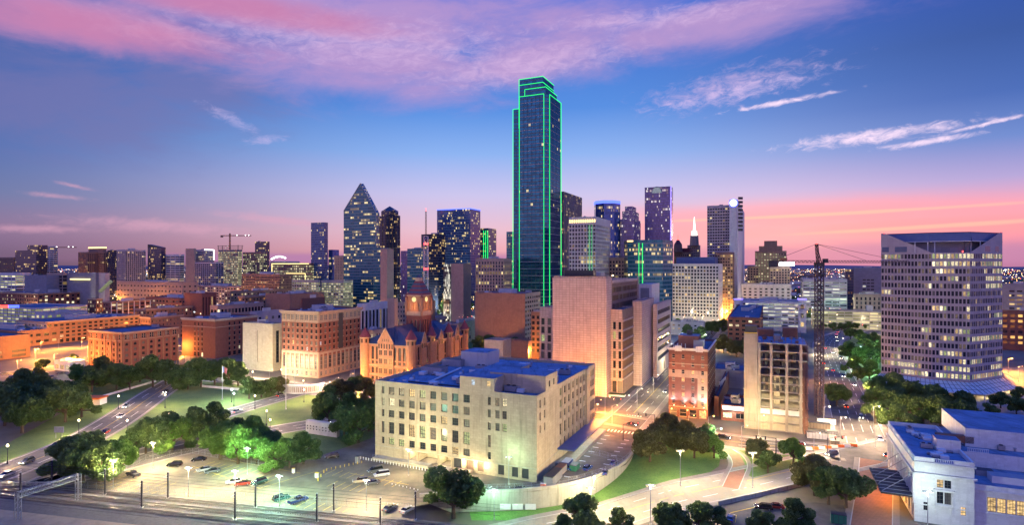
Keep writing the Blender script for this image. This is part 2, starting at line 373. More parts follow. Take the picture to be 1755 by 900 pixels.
curtain('glass_black', (.03, .04, .09), (.05, .05, .08), .12, .36, .12, .06, 1.3, 'warm', metal=.4)
curtain('glass_blue', (.05, .11, .36), (.03, .06, .20), .08, .2, .06, .05, 1.3, 'yellow', metal=.5)
curtain('glass_violet', (.14, .12, .30), (.12, .09, .17), .15, .3, .08, .05, 1.3, 'mixed', metal=.3)
curtain('glass_bank', (.025, .15, .25), (.02, .08, .12), .05, .3, .025, .01, 1.5, 'yellow', metal=.85, rough=.08, runw=9)
curtain('glaze_few', (.03, .035, .05), (.10, .08, .07), .08, .05, .04, .08, 1.3, 'yellow', metal=.0)
curtain('glaze_some', (.03, .035, .05), (.06, .05, .05), .08, .05, .10, .07, 1.4, 'yellow', metal=.0)
curtain('glaze_many', (.04, .04, .05), (.08, .07, .06), .06, .05, .65, .2, 1.4, 'green', metal=.0, dens=.9)
curtain('glaze_warm', (.04, .03, .03), (.10, .06, .05), .08, .05, .3, .2, 1.5, 'warm', metal=.0)
curtain('glaze_white', (.04, .045, .05), (.10, .10, .10), .04, .05, .45, .2, 1.3, 'white', metal=.0)
curtain('glaze_red', (.04, .03, .03), (.14, .05, .03), .08, .1, .4, .3, 1.5, 'red', metal=.0)
curtain('glaze_garage', (.10, .09, .05), (.2, .18, .14), .03, .02, .9, .5, .9, 'green', metal=.0, dens=.97)
emit('far_warm', (1, .72, .38), 9); emit('far_orange', (1, .45, .12), 9); emit('far_white', (.9, .95, 1), 9); emit('far_red', (1, .12, .08), 6)
surf('hill', (.10, .10, .15), .95, .2, .001)
def leafmat(name, a, b_, tr=.25):
    m, t, b = nmat(name)
    pos = N(t, 'ShaderNodeNewGeometry'); oi = N(t, 'ShaderNodeObjectInfo').outputs['Random']
    n = N(t, 'ShaderNodeTexNoise', {'Vector': pos.outputs['Position'], 'Scale': .35, 'Detail': 4.0}).outputs[0]
    f = N(t, 'ShaderNodeMapRange', {0: mth(t, 'ADD', n, mth(t, 'MULTIPLY', mth(t, 'SUBTRACT', oi, .5), .25)), 1: .3, 2: .7}).outputs[0]
    t.links.new(mixc(t, f, C4(a), C4(b_)), b.inputs['Base Color']); b.inputs['Roughness'].default_value = .7
    b.inputs['Specular IOR Level'].default_value = .2
    tb = N(t, 'ShaderNodeBsdfTranslucent', {0: C4(b_)}).outputs[0]
    ms = N(t, 'ShaderNodeMixShader', {0: tr, 1: b.outputs[0], 2: tb}).outputs[0]
    t.links.new(ms, [x for x in t.nodes if x.type == 'OUTPUT_MATERIAL'][0].inputs[0]); return m
leafmat('leaf_dark', (.038, .075, .024), (.12, .18, .055)); leafmat('leaf_green', (.06, .13, .022), (.15, .26, .055))
leafmat('leaf_olive', (.06, .065, .025), (.14, .14, .05))
def grassmat(name, a, b_):
    m, t, b = nmat(name); pos = N(t, 'ShaderNodeNewGeometry').outputs['Position']
    n = N(t, 'ShaderNodeTexNoise', {'Vector': pos, 'Scale': .08, 'Detail': 9.0, 'Roughness': .7}).outputs[0]
    n2_ = N(t, 'ShaderNodeTexNoise', {'Vector': pos, 'Scale': 1.6, 'Detail': 6.0, 'Roughness': .7}).outputs[0]
    f = N(t, 'ShaderNodeMapRange', {0: mth(t, 'ADD', mth(t, 'MULTIPLY', n, .6), mth(t, 'MULTIPLY', n2_, .4)), 1: .38, 2: .62}).outputs[0]
    t.links.new(mixc(t, f, C4(a), C4(b_)), b.inputs['Base Color']); b.inputs['Roughness'].default_value = .95
    t.links.new(N(t, 'ShaderNodeBump', {'Height': n2_, 'Strength': .6, 'Distance': .4}).outputs[0], b.inputs['Normal']); return m
grassmat('lawn', (.06, .12, .025), (.15, .22, .05)); grassmat('rough_grass', (.04, .11, .018), (.11, .22, .04))
# ---------------------------------------------------------------- building kit
PANES = ['pane_dark', 'pane_dark', 'pane_blind', 'pane_warm', 'pane_bright', 'pane_dim']
def add_window(mb, fr, s0, s1, t0, t1, n, nx, ny, fm, pm, sill=None):
    k = .10; mb.poly([fr.pt(s0, t0, n - .06), fr.pt(s1, t0, n - .06), fr.pt(s1, t1, n - .06), fr.pt(s0, t1, n - .06)], pm)
    if fm:
        w = s1 - s0; hh = t1 - t0
        for i in range(nx + 1):
            x = s0 + w * i / nx; mb.box(fr, max(s0, x - k / 2), min(s1, x + k / 2), t0, t1, n - .05, n, fm)
        for j in range(ny + 1):
            y = t0 + hh * j / ny; mb.box(fr, s0, s1, max(t0, y - k / 2), min(t1, y + k / 2), n - .05, n + .012, fm)
    if sill: mb.box(fr, s0 - .12, s1 + .12, t0 - .22, t0 - .01, n + .02, .14, sill)
def facade(mb, fr, w, h, rows, depth, wall, back=None):
    """a wall with real openings; rows = [(t0, t1, [(s0, s1, arch)])] from the bottom up"""
    def q(a, b, c, d, m=wall):
        if b - a > 1e-4 and d - c > 1e-4:
            mb.poly([fr.pt(a, c), fr.pt(b, c), fr.pt(b, d), fr.pt(a, d)], m, [(a, c), (b, c), (b, d), (a, d)])
    t = 0.0
    for (t0, t1, ws) in sorted(rows, key=lambda r: r[0]):
        q(0, w, t, t0); s = 0.0
        for (s0, s1, arch) in ws:
            q(s, s0, t0, t1); s = s1
            p = fr.pt
            mb.poly([p(s0, t0), p(s0, t1), p(s0, t1, -depth), p(s0, t0, -depth)], wall); mb.poly([p(s1, t1), p(s1, t0), p(s1, t0, -depth), p(s1, t1, -depth)], wall)
            mb.poly([p(s1, t0), p(s0, t0), p(s0, t0, -depth), p(s1, t0, -depth)], wall); mb.poly([p(s0, t1), p(s1, t1), p(s1, t1, -depth), p(s0, t1, -depth)], wall)
            if arch:
                r = (s1 - s0) / 2; cx_ = (s0 + s1) / 2; cz = t1 - r
                for sg in (-1, 1):
                    arc = [(cx_ + sg * r * math.cos(a), cz + r * math.sin(a)) for a in [math.pi / 2 * i / 5 for i in range(6)]]
                    for i in range(5):
                        pp = [p(cx_ + sg * r, t1, .004), p(*arc[i], .004), p(*arc[i + 1], .004)]
                        mb.poly(pp if sg < 0 else pp[::-1], wall)
        q(s, w, t0, t1); t = t1
    q(0, w, t, h)
def grid(w, h, st):
    g, top = st.get('g', 4.5), st.get('top', 2.0); H_ = h - g - top
    n = max(1, round((w - 2 * st.get('mx', 0)) / st['bay'])); bw = (w - 2 * st.get('mx', 0)) / n; k = max(1, round(H_ / st['fl'])); fh = H_ / k
    rows = []
    for j in range(k):
        c = g + (j + .5) * fh; wh = st['wh'] * fh; ww = st['ww'] * bw; ws = []
        for i in range(n):
            x = st.get('mx', 0) + (i + .5) * bw
            if st.get('pair'):
                p = ww * .46
                ws += [(x - ww / 2, x - ww / 2 + p, 0), (x + ww / 2 - p, x + ww / 2, 0)]
            else: ws.append((x - ww / 2, x + ww / 2, st.get('arch_top') and j == k - 1))
        rows.append((c - wh / 2, c + wh / 2, ws))
    if st.get('gw'):                               # ground-floor openings
        a, b, ww = st['gw']; rows.append((a, min(b, g - .3), [(st.get('mx', 0) + (i + .5) * bw - ww * bw / 2, st.get('mx', 0) + (i + .5) * bw + ww * bw / 2, 0) for i in range(n)]))
    return rows, bw, fh, n, k
def inset(pts, d):
    n = len(pts); out = []
    for i in range(n):
        a, b, c = pts[i - 1], pts[i], pts[(i + 1) % n]
        d1 = Vector((b[0] - a[0], b[1] - a[1])).normalized(); d2 = Vector((c[0] - b[0], c[1] - b[1])).normalized()
        n1_ = Vector((-d1.y, d1.x)); n2_ = Vector((-d2.y, d2.x)); m_ = (n1_ + n2_); k = d / max(.3, (1 + n1_.dot(n2_)))
        out.append((b[0] + m_.x * k, b[1] + m_.y * k))
    return out
class Bld: pass
def facing(a, b, extra=0.0):
    f = frame(a, b); mx, my = (a[0] + b[0]) / 2, (a[1] + b[1]) / 2
    return f.N[0] * (0 - mx) + f.N[1] * (0 - my) > -extra * math.hypot(mx, my)
def start(name, label, cat, pts, h, group=None, z0=0.0):
    b = Bld(); b.pts = pts; b.h = h; cx_ = sum(p[0] for p in pts) / len(pts); cy_ = sum(p[1] for p in pts) / len(pts)
    b.org = (cx_, cy_, z0); b.root = empty(name, b.org, label, cat, group); b.z0 = z0; b.wins = []; b.name = name
    return b
def edges(b): return [(b.pts[i], b.pts[(i + 1) % len(b.pts)]) for i in range(len(b.pts))]
def add_roof(b, pts, z, wall, roof='roof_membrane', par=1.0, name='roof', top=None):
    mb = MB(b.org); ins = inset(pts, .45)
    mb.poly([(p[0], p[1], z - par) for p in ins], roof)
    for i in range(len(pts)):
        j = (i + 1) % len(pts)
        mb.poly([(ins[j][0], ins[j][1], z - par), (ins[i][0], ins[i][1], z - par), (ins[i][0], ins[i][1], z), (ins[j][0], ins[j][1], z)], wall)
        mb.poly([(pts[i][0], pts[i][1], z), (pts[j][0], pts[j][1], z), (ins[j][0], ins[j][1], z), (ins[i][0], ins[i][1], z)], top or wall)
    return mb.build(name, b.root)
def place_windows(b, wins, st, limit=100):
    """each window its own part; beyond the limit the farther ones are one part"""
    nx, ny = st.get('mun', (2, 2)); fm = st.get('fm', 'frame_dark'); lit = st.get('lit', .15); sill = st.get('sill')
    pool = st.get('pool', ('pane_warm', 'pane_bright', 'pane_dim')); rr = random.Random(len(b.name) * 13 + int(abs(b.org[0])))
    wins = sorted(wins, key=lambda q: math.hypot(*q[0].pt(q[1], 0)[:2])); cache = {}
    room = max(0, limit - getattr(b, 'nwin', 0)); b.nwin = getattr(b, 'nwin', 0) + min(room, len(wins)); rest = MB(b.org)
    for i, (fr, s0, s1, t0, t1, dep) in enumerate(wins):
        pm = rr.choice(pool) if rr.random() < lit else rr.choice(('pane_dark', 'pane_dark', 'pane_dark', 'pane_blind'))
        if i < room:
            key = (round(s1 - s0, 2), round(t1 - t0, 2), pm)
            if key not in cache:
                f0 = Frame((0, 0, 0), (1, 0)); mb = MB(); w2 = (s1 - s0) / 2
                add_window(mb, f0, -w2, w2, 0, t1 - t0, 0, nx, ny, fm, pm)
                if sill: mb.box(f0, -w2 - .1, w2 + .1, -.25, -.02, .02, dep + .12, sill)
                cache[key] = mb.build('window', b.root); o = cache[key]
            else: o = cache[key].copy(); link(o); o.parent = b.root
            p = fr.pt((s0 + s1) / 2, t0, -dep + .07); o.location = (p[0] - b.org[0], p[1] - b.org[1], p[2] - b.org[2]); o.rotation_euler.z = fr.ang()
        else: add_window(rest, fr, s0, s1, t0, t1, -dep + .07, nx, 1 if ny > 1 else ny, fm, pm)
    if rest.f: o = rest.build('window', b.root); o['kind'] = 'stuff'
def bld(name, label, cat, pts, h, st, stu=None, group=None, z0=0.0, roof='roof_dark', units=3, rows=None, allsides=False, par=1.0):
    b = start(name, label, cat, pts, h, group, z0); u, v = axes(); wall = st.get('wall', 'dark_metal'); hh = h - z0
    W = MB(b.org); GL = MB(b.org); trim = MB(b.org); wins = []
    for i, (a, c) in enumerate(edges(b)):
        fr = frame(a, c, z0); w = math.dist(a, c); s_ = st
        if stu and abs(fr.D[0] * u[0] + fr.D[1] * u[1]) > .8: s_ = stu
        vis = allsides or facing(a, c, .12)
        if s_.get('curtain'):
            n = max(1, round(w / (s_['cw'] * .62))); k = max(1, round(hh / s_['ch']))
            GL.poly([fr.pt(0, 0), fr.pt(w, 0), fr.pt(w, hh), fr.pt(0, hh)], s_['curtain'], [(0, 0), (n, 0), (n, k), (0, k)])
            if vis and s_.get('fins'):
                every, fd, fm = s_['fins']
                for j in range(0, n + 1, every): x = min(w - .15, max(.15, w * j / n)); trim.box(fr, x - .15, x + .15, 0, hh, .0, fd, fm)
            if vis and s_.get('bands'):
                every, bh, bd, bm = s_['bands']
                for j in range(0, k, every): z = hh * j / k; trim.box(fr, 0, w, z + .05, z + bh, .003, bd, bm)
            continue
        if not vis or w < 2.5 or s_.get('blank'):
            W.poly([fr.pt(0, 0), fr.pt(w, 0), fr.pt(w, hh), fr.pt(0, hh)], wall, [(0, 0), (w, 0), (w, hh), (0, hh)]); continue
        rw, bw, fh, n, k = grid(w, hh, s_); dep = s_.get('depth', .35)
        if s_.get('skip'): rw = [r for j, r in enumerate(rw) if not s_['skip'](j, k)]
        facade(W, fr, w, hh, rw, dep, s_['wall'])
        if s_.get('glaze'):
            g, top = s_.get('g', 4.5), s_.get('top', 2.0); mx = s_.get('mx', 0)
            for z in range(1): GL.poly([fr.pt(0, .1, -dep + .02), fr.pt(w, .1, -dep + .02), fr.pt(w, hh - .2, -dep + .02), fr.pt(0, hh - .2, -dep + .02)], s_['glaze'],
                    [(-mx / bw, (.1 - g) / fh), ((w - mx) / bw, (.1 - g) / fh), ((w - mx) / bw, (hh - .2 - g) / fh), (-mx / bw, (hh - .2 - g) / fh)])
        else:
            for (t0, t1, ws) in rw:
                for (s0, s1, ar) in ws: wins.append((fr, s0, s1, t0, t1, dep))
        if s_.get('piers'):
            pw, pd, pm = s_['piers']
            for j in range(n + 1):
                x = min(w - pw / 2, max(pw / 2, s_.get('mx', 0) + j * bw)); trim.box(fr, x - pw / 2, x + pw / 2, s_.get('g', 4.5) if s_.get('pier_up') else 0, hh - s_.get('top', 2) * .5, .003, pd, pm)
        for (z, th, pd, pm) in s_.get('belts', ()):
            z = z if z >= 0 else hh + z
            trim.box(fr, -pd * .0 - .0, w + 0.0, z, z + th, .005, pd + .005, pm)
        if s_.get('cornice'):
            th, pd, pm = s_['cornice']; trim.box(fr, -pd, w + pd, hh - th, hh - .02, .006, pd, pm); trim.box(fr, -pd * .5, w + pd * .5, hh - th * 1.6, hh - th - .003, .006, pd * .5, pm)
    if W.f: W.build('wall', b.root)
    if GL.f: GL.build('glazing', b.root)
    if trim.f: trim.build('trim', b.root)
    place_windows(b, wins, st)
    add_roof(b, pts, h, wall if not st.get('curtain') else st.get('roofwall', 'dark_metal'), roof, par)
    b.frames = [frame(a, c, z0) for a, c in edges(b)]; b.w = [math.dist(a, c) for a, c in edges(b)]
    if units: rooftop(b, units, h - par)
    return b
UNIT = {}
def unit_mesh(k):
    if k in UNIT: return UNIT[k]
    mb = MB(); r_ = random.Random(k)
    if k % 3 == 0:
        mb.abox(-2.4, 2.4, -1.3, 1.3, .3, 2.3, 'gray_metal'); mb.abox(-2.2, 2.2, -1.1, 1.1, 0, .3, 'dark_metal')
        for x in (-1.2, 1.2): mb.tube((x, 0, 2.3), (x, 0, 2.65), .75, .75, 'dark_metal', 10)
    elif k % 3 == 1:
        mb.abox(-1.6, 1.6, -1.4, 1.4, .2, 1.5, 'white_metal'); mb.abox(1.6, 4.4, -.5, .5, .35, 1.1, 'gray_metal'); mb.abox(3.6, 4.4, -.6, .6, 0, .35, 'dark_metal')
    else:
        mb.tube((0, 0, 0), (0, 0, 1.4), .45, .45, 'gray_metal', 8); mb.tube((0, 0, 1.4), (0, 0, 1.7), .8, .5, 'gray_metal', 8); mb.abox(.9, 2.4, -.6, .6, 0, .8, 'white_metal')
    o = mb.build('air_handler'); me = o.data; bpy.data.objects.remove(o); UNIT[k] = me; return me
def inside(p, pts):
    return all((pts[(i + 1) % len(pts)][0] - q[0]) * (p[1] - q[1]) - (pts[(i + 1) % len(pts)][1] - q[1]) * (p[0] - q[0]) > 0 for i, q in enumerate(pts))
def rooftop(b, n, z, pts=None, s=1.0, house=True):
    pts = pts or b.pts; rr = random.Random(int(abs(b.org[0]) * 10 + b.org[1])); ins = inset(pts, 4.0)
    xs = [p[0] for p in pts]; ys = [p[1] for p in pts]; k = 0; tries = 0
    if house and n >= 2:
        c = (sum(xs) / len(xs), sum(ys) / len(ys)); q = [(c[0] + (p[0] - c[0]) * .28, c[1] + (p[1] - c[1]) * .22) for p in pts]
        mb = MB(b.org); mb.prism(q, z, z + rr.uniform(2.6, 4.2), 'pale_concrete', 'roof_gravel'); mb.build('stair_house', b.root)
    while k < n and tries < 500:
        tries += 1; p = (rr.uniform(min(xs), max(xs)), rr.uniform(min(ys), max(ys)))
        if inside(p, ins):
            o = bpy.data.objects.new('air_handler', unit_mesh(rr.randrange(6))); link(o); o.parent = b.root; o.location = (p[0] - b.org[0], p[1] - b.org[1], z - b.org[2])
            o.rotation_euler.z = R(UA + 90 * rr.randrange(4)); o.scale = (s, s, s); k += 1
def part(b, name, fn, *a, **k):
    mb = MB(b.org); fn(mb, *a, **k); return mb.build(name, b.root)
def tubes(b, name, pts, r, m):
    mb = MB(b.org)
    for i in range(len(pts) - 1): mb.tube(pts[i], pts[i + 1], r, r, m, 6)
    return mb.build(name, b.root)

# ---------------------------------------------------------------- lamps
def light(loc, power, color, size=.3, parent=None, spot=None, tgt=None):
    l = bpy.data.lights.new('bulb_light', 'SPOT' if spot else 'POINT'); l.energy = power; l.color = color; l.shadow_soft_size = size
    if spot: l.spot_size = R(spot); l.spot_blend = .6
    o = bpy.data.objects.new('bulb_light', l); link(o); o.location = loc
    if parent: o.parent = parent
    if tgt is not None:
        d = Vector(tgt) - (Vector(loc) + (parent.location if parent else Vector())); o.rotation_euler = d.to_track_quat('-Z', 'Y').to_euler()
    return o
LC = {'orange': (1, .38, .06), 'warm': (1, .70, .38), 'white': (.82, 1, .86), 'green': (.50, 1, .62), 'yellow': (1, .80, .42), 'cold': (.72, .86, 1)}
BM = {'orange': 'bulb_orange', 'warm': 'bulb_warm', 'white': 'bulb_white', 'green': 'bulb_white', 'yellow': 'bulb_warm', 'cold': 'bulb_white'}
LP_ = {}; LPOW = 4.1
def lamp_proto(kind, colr):
    k = (kind, BM[colr])
    if k in LP_: return LP_[k]
    post, head = MB(), MB(); bm = BM[colr]
    if kind == 'cobra':
        post.tube((0, 0, 0), (0, 0, .6), .22, .18, 'gray_metal', 8); post.tube((0, 0, .6), (0, 0, 9), .13, .08, 'gray_metal', 8)
        post.tube((0, 0, 8.7), (1.1, 0, 9.3), .06, .05, 'gray_metal'); post.tube((1.1, 0, 9.3), (2.0, 0, 9.35), .05, .05, 'gray_metal')
        head.abox(1.9, 2.8, -.2, .2, 9.25, 9.45, 'gray_metal'); head.tube((2.4, 0, 9.25), (2.4, 0, 9.0), .26, .14, bm, 8); top = (2.4, 0, 8.8)
    elif kind == 'globe':
        post.tube((0, 0, 0), (0, 0, .7), .22, .12, 'dark_metal', 8); post.tube((0, 0, .7), (0, 0, 4.2), .08, .06, 'dark_metal', 8); post.tube((0, 0, 4.2), (0, 0, 4.35), .06, .2, 'dark_metal', 8)
        head.tube((0, 0, 4.35), (0, 0, 4.6), .18, .32, bm, 10); head.tube((0, 0, 4.6), (0, 0, 4.95), .32, .14, bm, 10); head.tube((0, 0, 4.95), (0, 0, 5.15), .14, .03, 'dark_metal', 8); top = (0, 0, 5.5)
    else:
        post.tube((0, 0, 0), (0, 0, .8), .3, .3, 'pale_concrete', 10); post.tube((0, 0, .8), (0, 0, 13), .16, .09, 'gray_metal', 8); post.tube((-1, 0, 12.9), (1, 0, 12.9), .05, .05, 'gray_metal')
        for x in (-1.1, 1.1): head.abox(x - .4, x + .4, -.28, .28, 12.8, 13.1, 'gray_metal'); head.abox(x - .34, x + .34, -.24, .24, 12.7, 12.79, bm); head.abox(x - .34, x + .34, .285, .31, 12.75, 13.05, bm)
        top = (0, 0, 12.4)
    a = post.build('post').data; c = head.build('lamp_head').data
    for o in [x for x in sc.collection.objects if x.data in (a, c)]: bpy.data.objects.remove(o)
    LP_[k] = (a, c, top); return LP_[k]
def lamp(kind, colr, p, power, label, group, rz=0, s=1.0, z=0.0, size=.35):
    a, c, top = lamp_proto(kind, colr); r_ = empty('street_lamp', (p[0], p[1], z), label, 'street lamp', group, rz); r_.scale = (s, s, s)
    for n_, me in (('post', a), ('lamp_head', c)): o = bpy.data.objects.new(n_, me); link(o); o.parent = r_
    if power: light(top, power * LPOW, LC[colr], size, r_)
    return r_
def small_flood(p, z, power, colr, tgt, label, group=None, spot=110):
    r_ = empty('floodlight', (p[0], p[1], z), label, 'floodlight', group); mb = MB()
    mb.abox(-.25, .25, -.15, .15, 0, .1, 'dark_metal'); mb.tube((0, 0, .1), (0, 0, .35), .06, .06, 'dark_metal'); mb.abox(-.3, .3, -.12, .12, .35, .75, 'dark_metal')
    mb.build('housing', r_); m2 = MB(); m2.abox(-.26, .26, -.16, -.125, .39, .71, BM[colr]); m2.build('lens', r_)
    light((0, -.5, .9), power, LC[colr], .2, r_, spot, tgt); return r_

# ---------------------------------------------------------------- trees
TP = {}
def tree_proto(k, leaf):
    if (k, leaf) in TP: return TP[(k, leaf)]
    r_ = random.Random(100 + k); tr = MB(); cr = MB(); n = 13 + k % 3 * 2
    tr.tube((0, 0, -.3), (0, 0, 2.6), .42, .3, 'bark', 8, False); cl = []
    for i in range(n):
        a = 2 * math.pi * i / n * 2.4 + r_.uniform(-.4, .4); rad = r_.uniform(1.2, 4.7) * (.3 if i < 2 else 1); z = r_.uniform(3.8, 9.4) - rad * .5
        c = (rad * math.cos(a), rad * math.sin(a), z); cl.append((c, r_.uniform(.9, 2.3)))
        mid_ = (c[0] * .4, c[1] * .4, 2.4 + (z - 2.4) * .55); tr.tube((0, 0, 2.4), mid_, .24, .15, 'bark', 6, False); tr.tube(mid_, c, .15, .05, 'bark', 5, False)
        for q in range(3):
            e = [c[j] + r_.uniform(-1.4, 1.4) for j in range(3)]; tr.tube(mid_, e, .08, .03, 'bark', 4, False)
    rs = np.random.RandomState(k + 5); V = []; 
    for (c, rr_) in cl:
        m_ = int(520 * (rr_ / 1.9) ** 2)
        d = rs.normal(size=(m_, 3)); d /= np.linalg.norm(d, axis=1)[:, None]
        rad = rr_ * (rs.uniform(.45, 1.0, m_) ** .5) * (1 + .18 * np.sin(5 * d[:, 0] + 3 * c[0]) * np.cos(4 * d[:, 1] + c[1]))
        pos = np.array(c) + d * rad[:, None] * np.array([1.12, 1.12, .82])
        a_ = rs.normal(size=(m_, 3)); a_ -= d * (a_ * d).sum(1)[:, None] * .6; a_ /= np.linalg.norm(a_, axis=1)[:, None]
        b_ = np.cross(a_, rs.normal(size=(m_, 3))); b_ /= np.linalg.norm(b_, axis=1)[:, None]
        sz = rs.uniform(.14, .42, m_)[:, None]
        V.append(np.stack([pos - a_ * sz * 1.2, pos + b_ * sz * .8, pos + a_ * sz * 1.2, pos - b_ * sz * .8], 1).reshape(-1, 3))
    V = np.concatenate(V); me = bpy.data.meshes.new('crown'); nf = len(V) // 4
    me.vertices.add(len(V)); me.vertices.foreach_set('co', V.ravel()); me.loops.add(len(V)); me.loops.foreach_set('vertex_index', np.arange(len(V)))
    me.polygons.add(nf); me.polygons.foreach_set('loop_start', np.arange(nf) * 4); me.materials.append(M[leaf]); me.update(); me.validate()
    to = tr.build('trunk'); td = to.data; bpy.data.objects.remove(to); TP[(k, leaf)] = (td, me); return TP[(k, leaf)]
tk = 0
def tree(p, w, h, label, group, leaf='leaf_dark', z=None):
    global tk
    tk += 1; td, cd = tree_proto(tk % 4, leaf); z = gh(*p) if z is None else z
    r_ = empty('tree', (p[0], p[1], z), label, 'tree', group, rnd.uniform(0, 6.28)); r_.scale = (w / 11.0, w / 11.0, h / 10.5)
    for n_, me in (('trunk', td), ('crown', cd)): o = bpy.data.objects.new(n_, me); link(o); o.parent = r_
    return r_
def trees(lst, what, group, leaf='leaf_dark', hf=1.0):
    """lst of (px of the trunk, py of its foot, crown width in photo px); each label counts along the row"""
    n = len(lst); order = sorted(range(n), key=lambda i: lst[i][0]); rank = {i: k for k, i in enumerate(order)}
    for i, t in enumerate(lst):
        px, py, w = t[:3]; p = Gh(px, py); wm_ = w * p[1] / F; lf = t[3] if len(t) > 3 else leaf
        tree(p, wm_, wm_ * 1.0 * hf * rnd.uniform(.92, 1.1), nth(rank[i], n, what) if n <= 20 else what, group, lf)

# ---------------------------------------------------------------- cars
def car_mats(nm, c):
    m, t, b = nmat(nm); b.inputs['Base Color'].default_value = C4(c); b.inputs['Roughness'].default_value = .25; b.inputs['Coat Weight'].default_value = .6; b.inputs['Metallic'].default_value = .3
for nm, c in (('paint_black', (.02, .02, .025)), ('paint_white', (.75, .75, .76)), ('paint_silver', (.42, .43, .46)), ('paint_red', (.42, .05, .03)), ('paint_blue', (.04, .09, .30)), ('paint_gray', (.13, .14, .15)), ('paint_green', (.03, .09, .09)), ('paint_tan', (.40, .34, .25))): car_mats(nm, c)
PROF = {  # side outlines: body (x, z), cabin (x, z)
    'sedan': (4.7, [(-2.35, .35), (-2.3, .85), (-1.55, .98), (1.1, .95), (2.2, .78), (2.35, .5), (2.3, .3)], [(-1.75, .97), (-1.05, 1.42), (.25, 1.45), (1.15, .95)]),
    'suv': (4.8, [(-2.4, .4), (-2.38, 1.05), (-1.9, 1.1), (1.1, 1.08), (2.2, .95), (2.4, .6), (2.35, .35)], [(-2.25, 1.09), (-1.95, 1.72), (.35, 1.75), (1.15, 1.08)]),
    'van': (5.0, [(-2.5, .4), (-2.48, 1.1), (1.6, 1.08), (2.35, .85), (2.5, .5), (2.45, .35)], [(-2.42, 1.09), (-2.2, 1.85), (.9, 1.88), (1.75, 1.07)]),
    'pickup': (5.6, [(-2.8, .5), (-2.8, 1.08), (-.7, 1.1), (1.4, 1.08), (2.6, .98), (2.8, .6), (2.75, .45)], [(-.75, 1.09), (-.6, 1.75), (.75, 1.78), (1.5, 1.07)])}
CP = {}
def car_proto(kind, paint):
    if (kind, paint) in CP: return CP[(kind, paint)]
    L, bp, cp = PROF[kind]; out = []
    def loft(prof, w0, w1, mat, zr):
        mb = MB(); n = len(prof)
        def y(z): return (w0 + (w1 - w0) * max(0, min(1, (z - zr[0]) / (zr[1] - zr[0])))) / 2
        l = [(x, y(z), z) for x, z in prof]; r_ = [(x, -y(z), z) for x, z in prof]
        mb.poly(l[::-1], mat); mb.poly(r_, mat)
        for i in range(n): j = (i + 1) % n; mb.poly([l[i], l[j], r_[j], r_[i]], mat)
        return mb
    b_ = loft(bp, 1.88, 1.72, paint, (.6, 1.1)); rt = [cp[1], cp[2]]; zt = max(rt[0][1], rt[1][1])
    xa, xb = rt[0][0], rt[1][0]; b_.poly([(xa - .05, .63, rt[0][1] + .02), (xa - .05, -.63, rt[0][1] + .02), (xb + .05, -.63, rt[1][1] + .02), (xb + .05, .63, rt[1][1] + .02)], paint)
    if kind == 'pickup': b_.abox(-2.65, -.85, -.75, .75, 1.09, 1.12, 'dark_metal')
    out.append(('body', b_.build('body').data)); out.append(('windows', loft(cp, 1.66, 1.28, 'car_glass', (1.0, zt)).build('windows').data))
    for x in (-L * .3, L * .3):
        for s_ in (-1, 1):
            w = MB(); w.tube((x, s_ * .72, .34), (x, s_ * .93, .34), .34, .34, 'tyre', 12); w.tube((x, s_ * .931, .34), (x, s_ * .945, .34), .19, .19, 'gray_metal', 8); out.append(('wheel', w.build('wheel').data))
    CP[(kind, paint)] = out
    for o in [x for x in sc.collection.objects if x.type == 'MESH' and x.parent is None and x.data in [q[1] for q in out]]: bpy.data.objects.remove(o)
    return out
HL = {}
def car(px, py, kind, paint, ang, label, group='cars in the parking lots', on=False, p=None, z=None):
    p = p or Gh(px, py); z = zo(p) if z is None else z
    r_ = empty('car' if kind in ('sedan', 'suv') else {'van': 'van', 'pickup': 'pickup_truck'}[kind], (p[0], p[1], z + .03), label, {'sedan': 'car', 'suv': 'car', 'van': 'van', 'pickup': 'pickup truck'}[kind], group, R(ang))
    for n_, me in car_proto(kind, paint): o = bpy.data.objects.new(n_, me); link(o); o.parent = r_
    L = PROF[kind][0] / 2; k = (kind, on)
    if k not in HL:
        ms = []
        for nm_, x, m_ in (('headlight', L - .06, 'head_lamp' if on else 'white_metal'), ('taillight', -L - .0, 'tail_lamp' if on else 'paint_red')):
            for s_ in (-1, 1): mb = MB(); mb.abox(x - .03, x + .09, s_ * .62 - .2, s_ * .62 + .2, .62, .82, m_); o = mb.build(nm_); ms.append((nm_, o.data)); bpy.data.objects.remove(o)
        HL[k] = ms
    for n_, me in HL[k]: o = bpy.data.objects.new(n_, me); link(o); o.parent = r_
    if on == 2: light((L + .4, 0, .8), 500, (1, .78, .5), .2, r_, 100).rotation_euler = Vector((1, 0, -.12)).to_track_quat('-Z', 'Y').to_euler()
    return r_
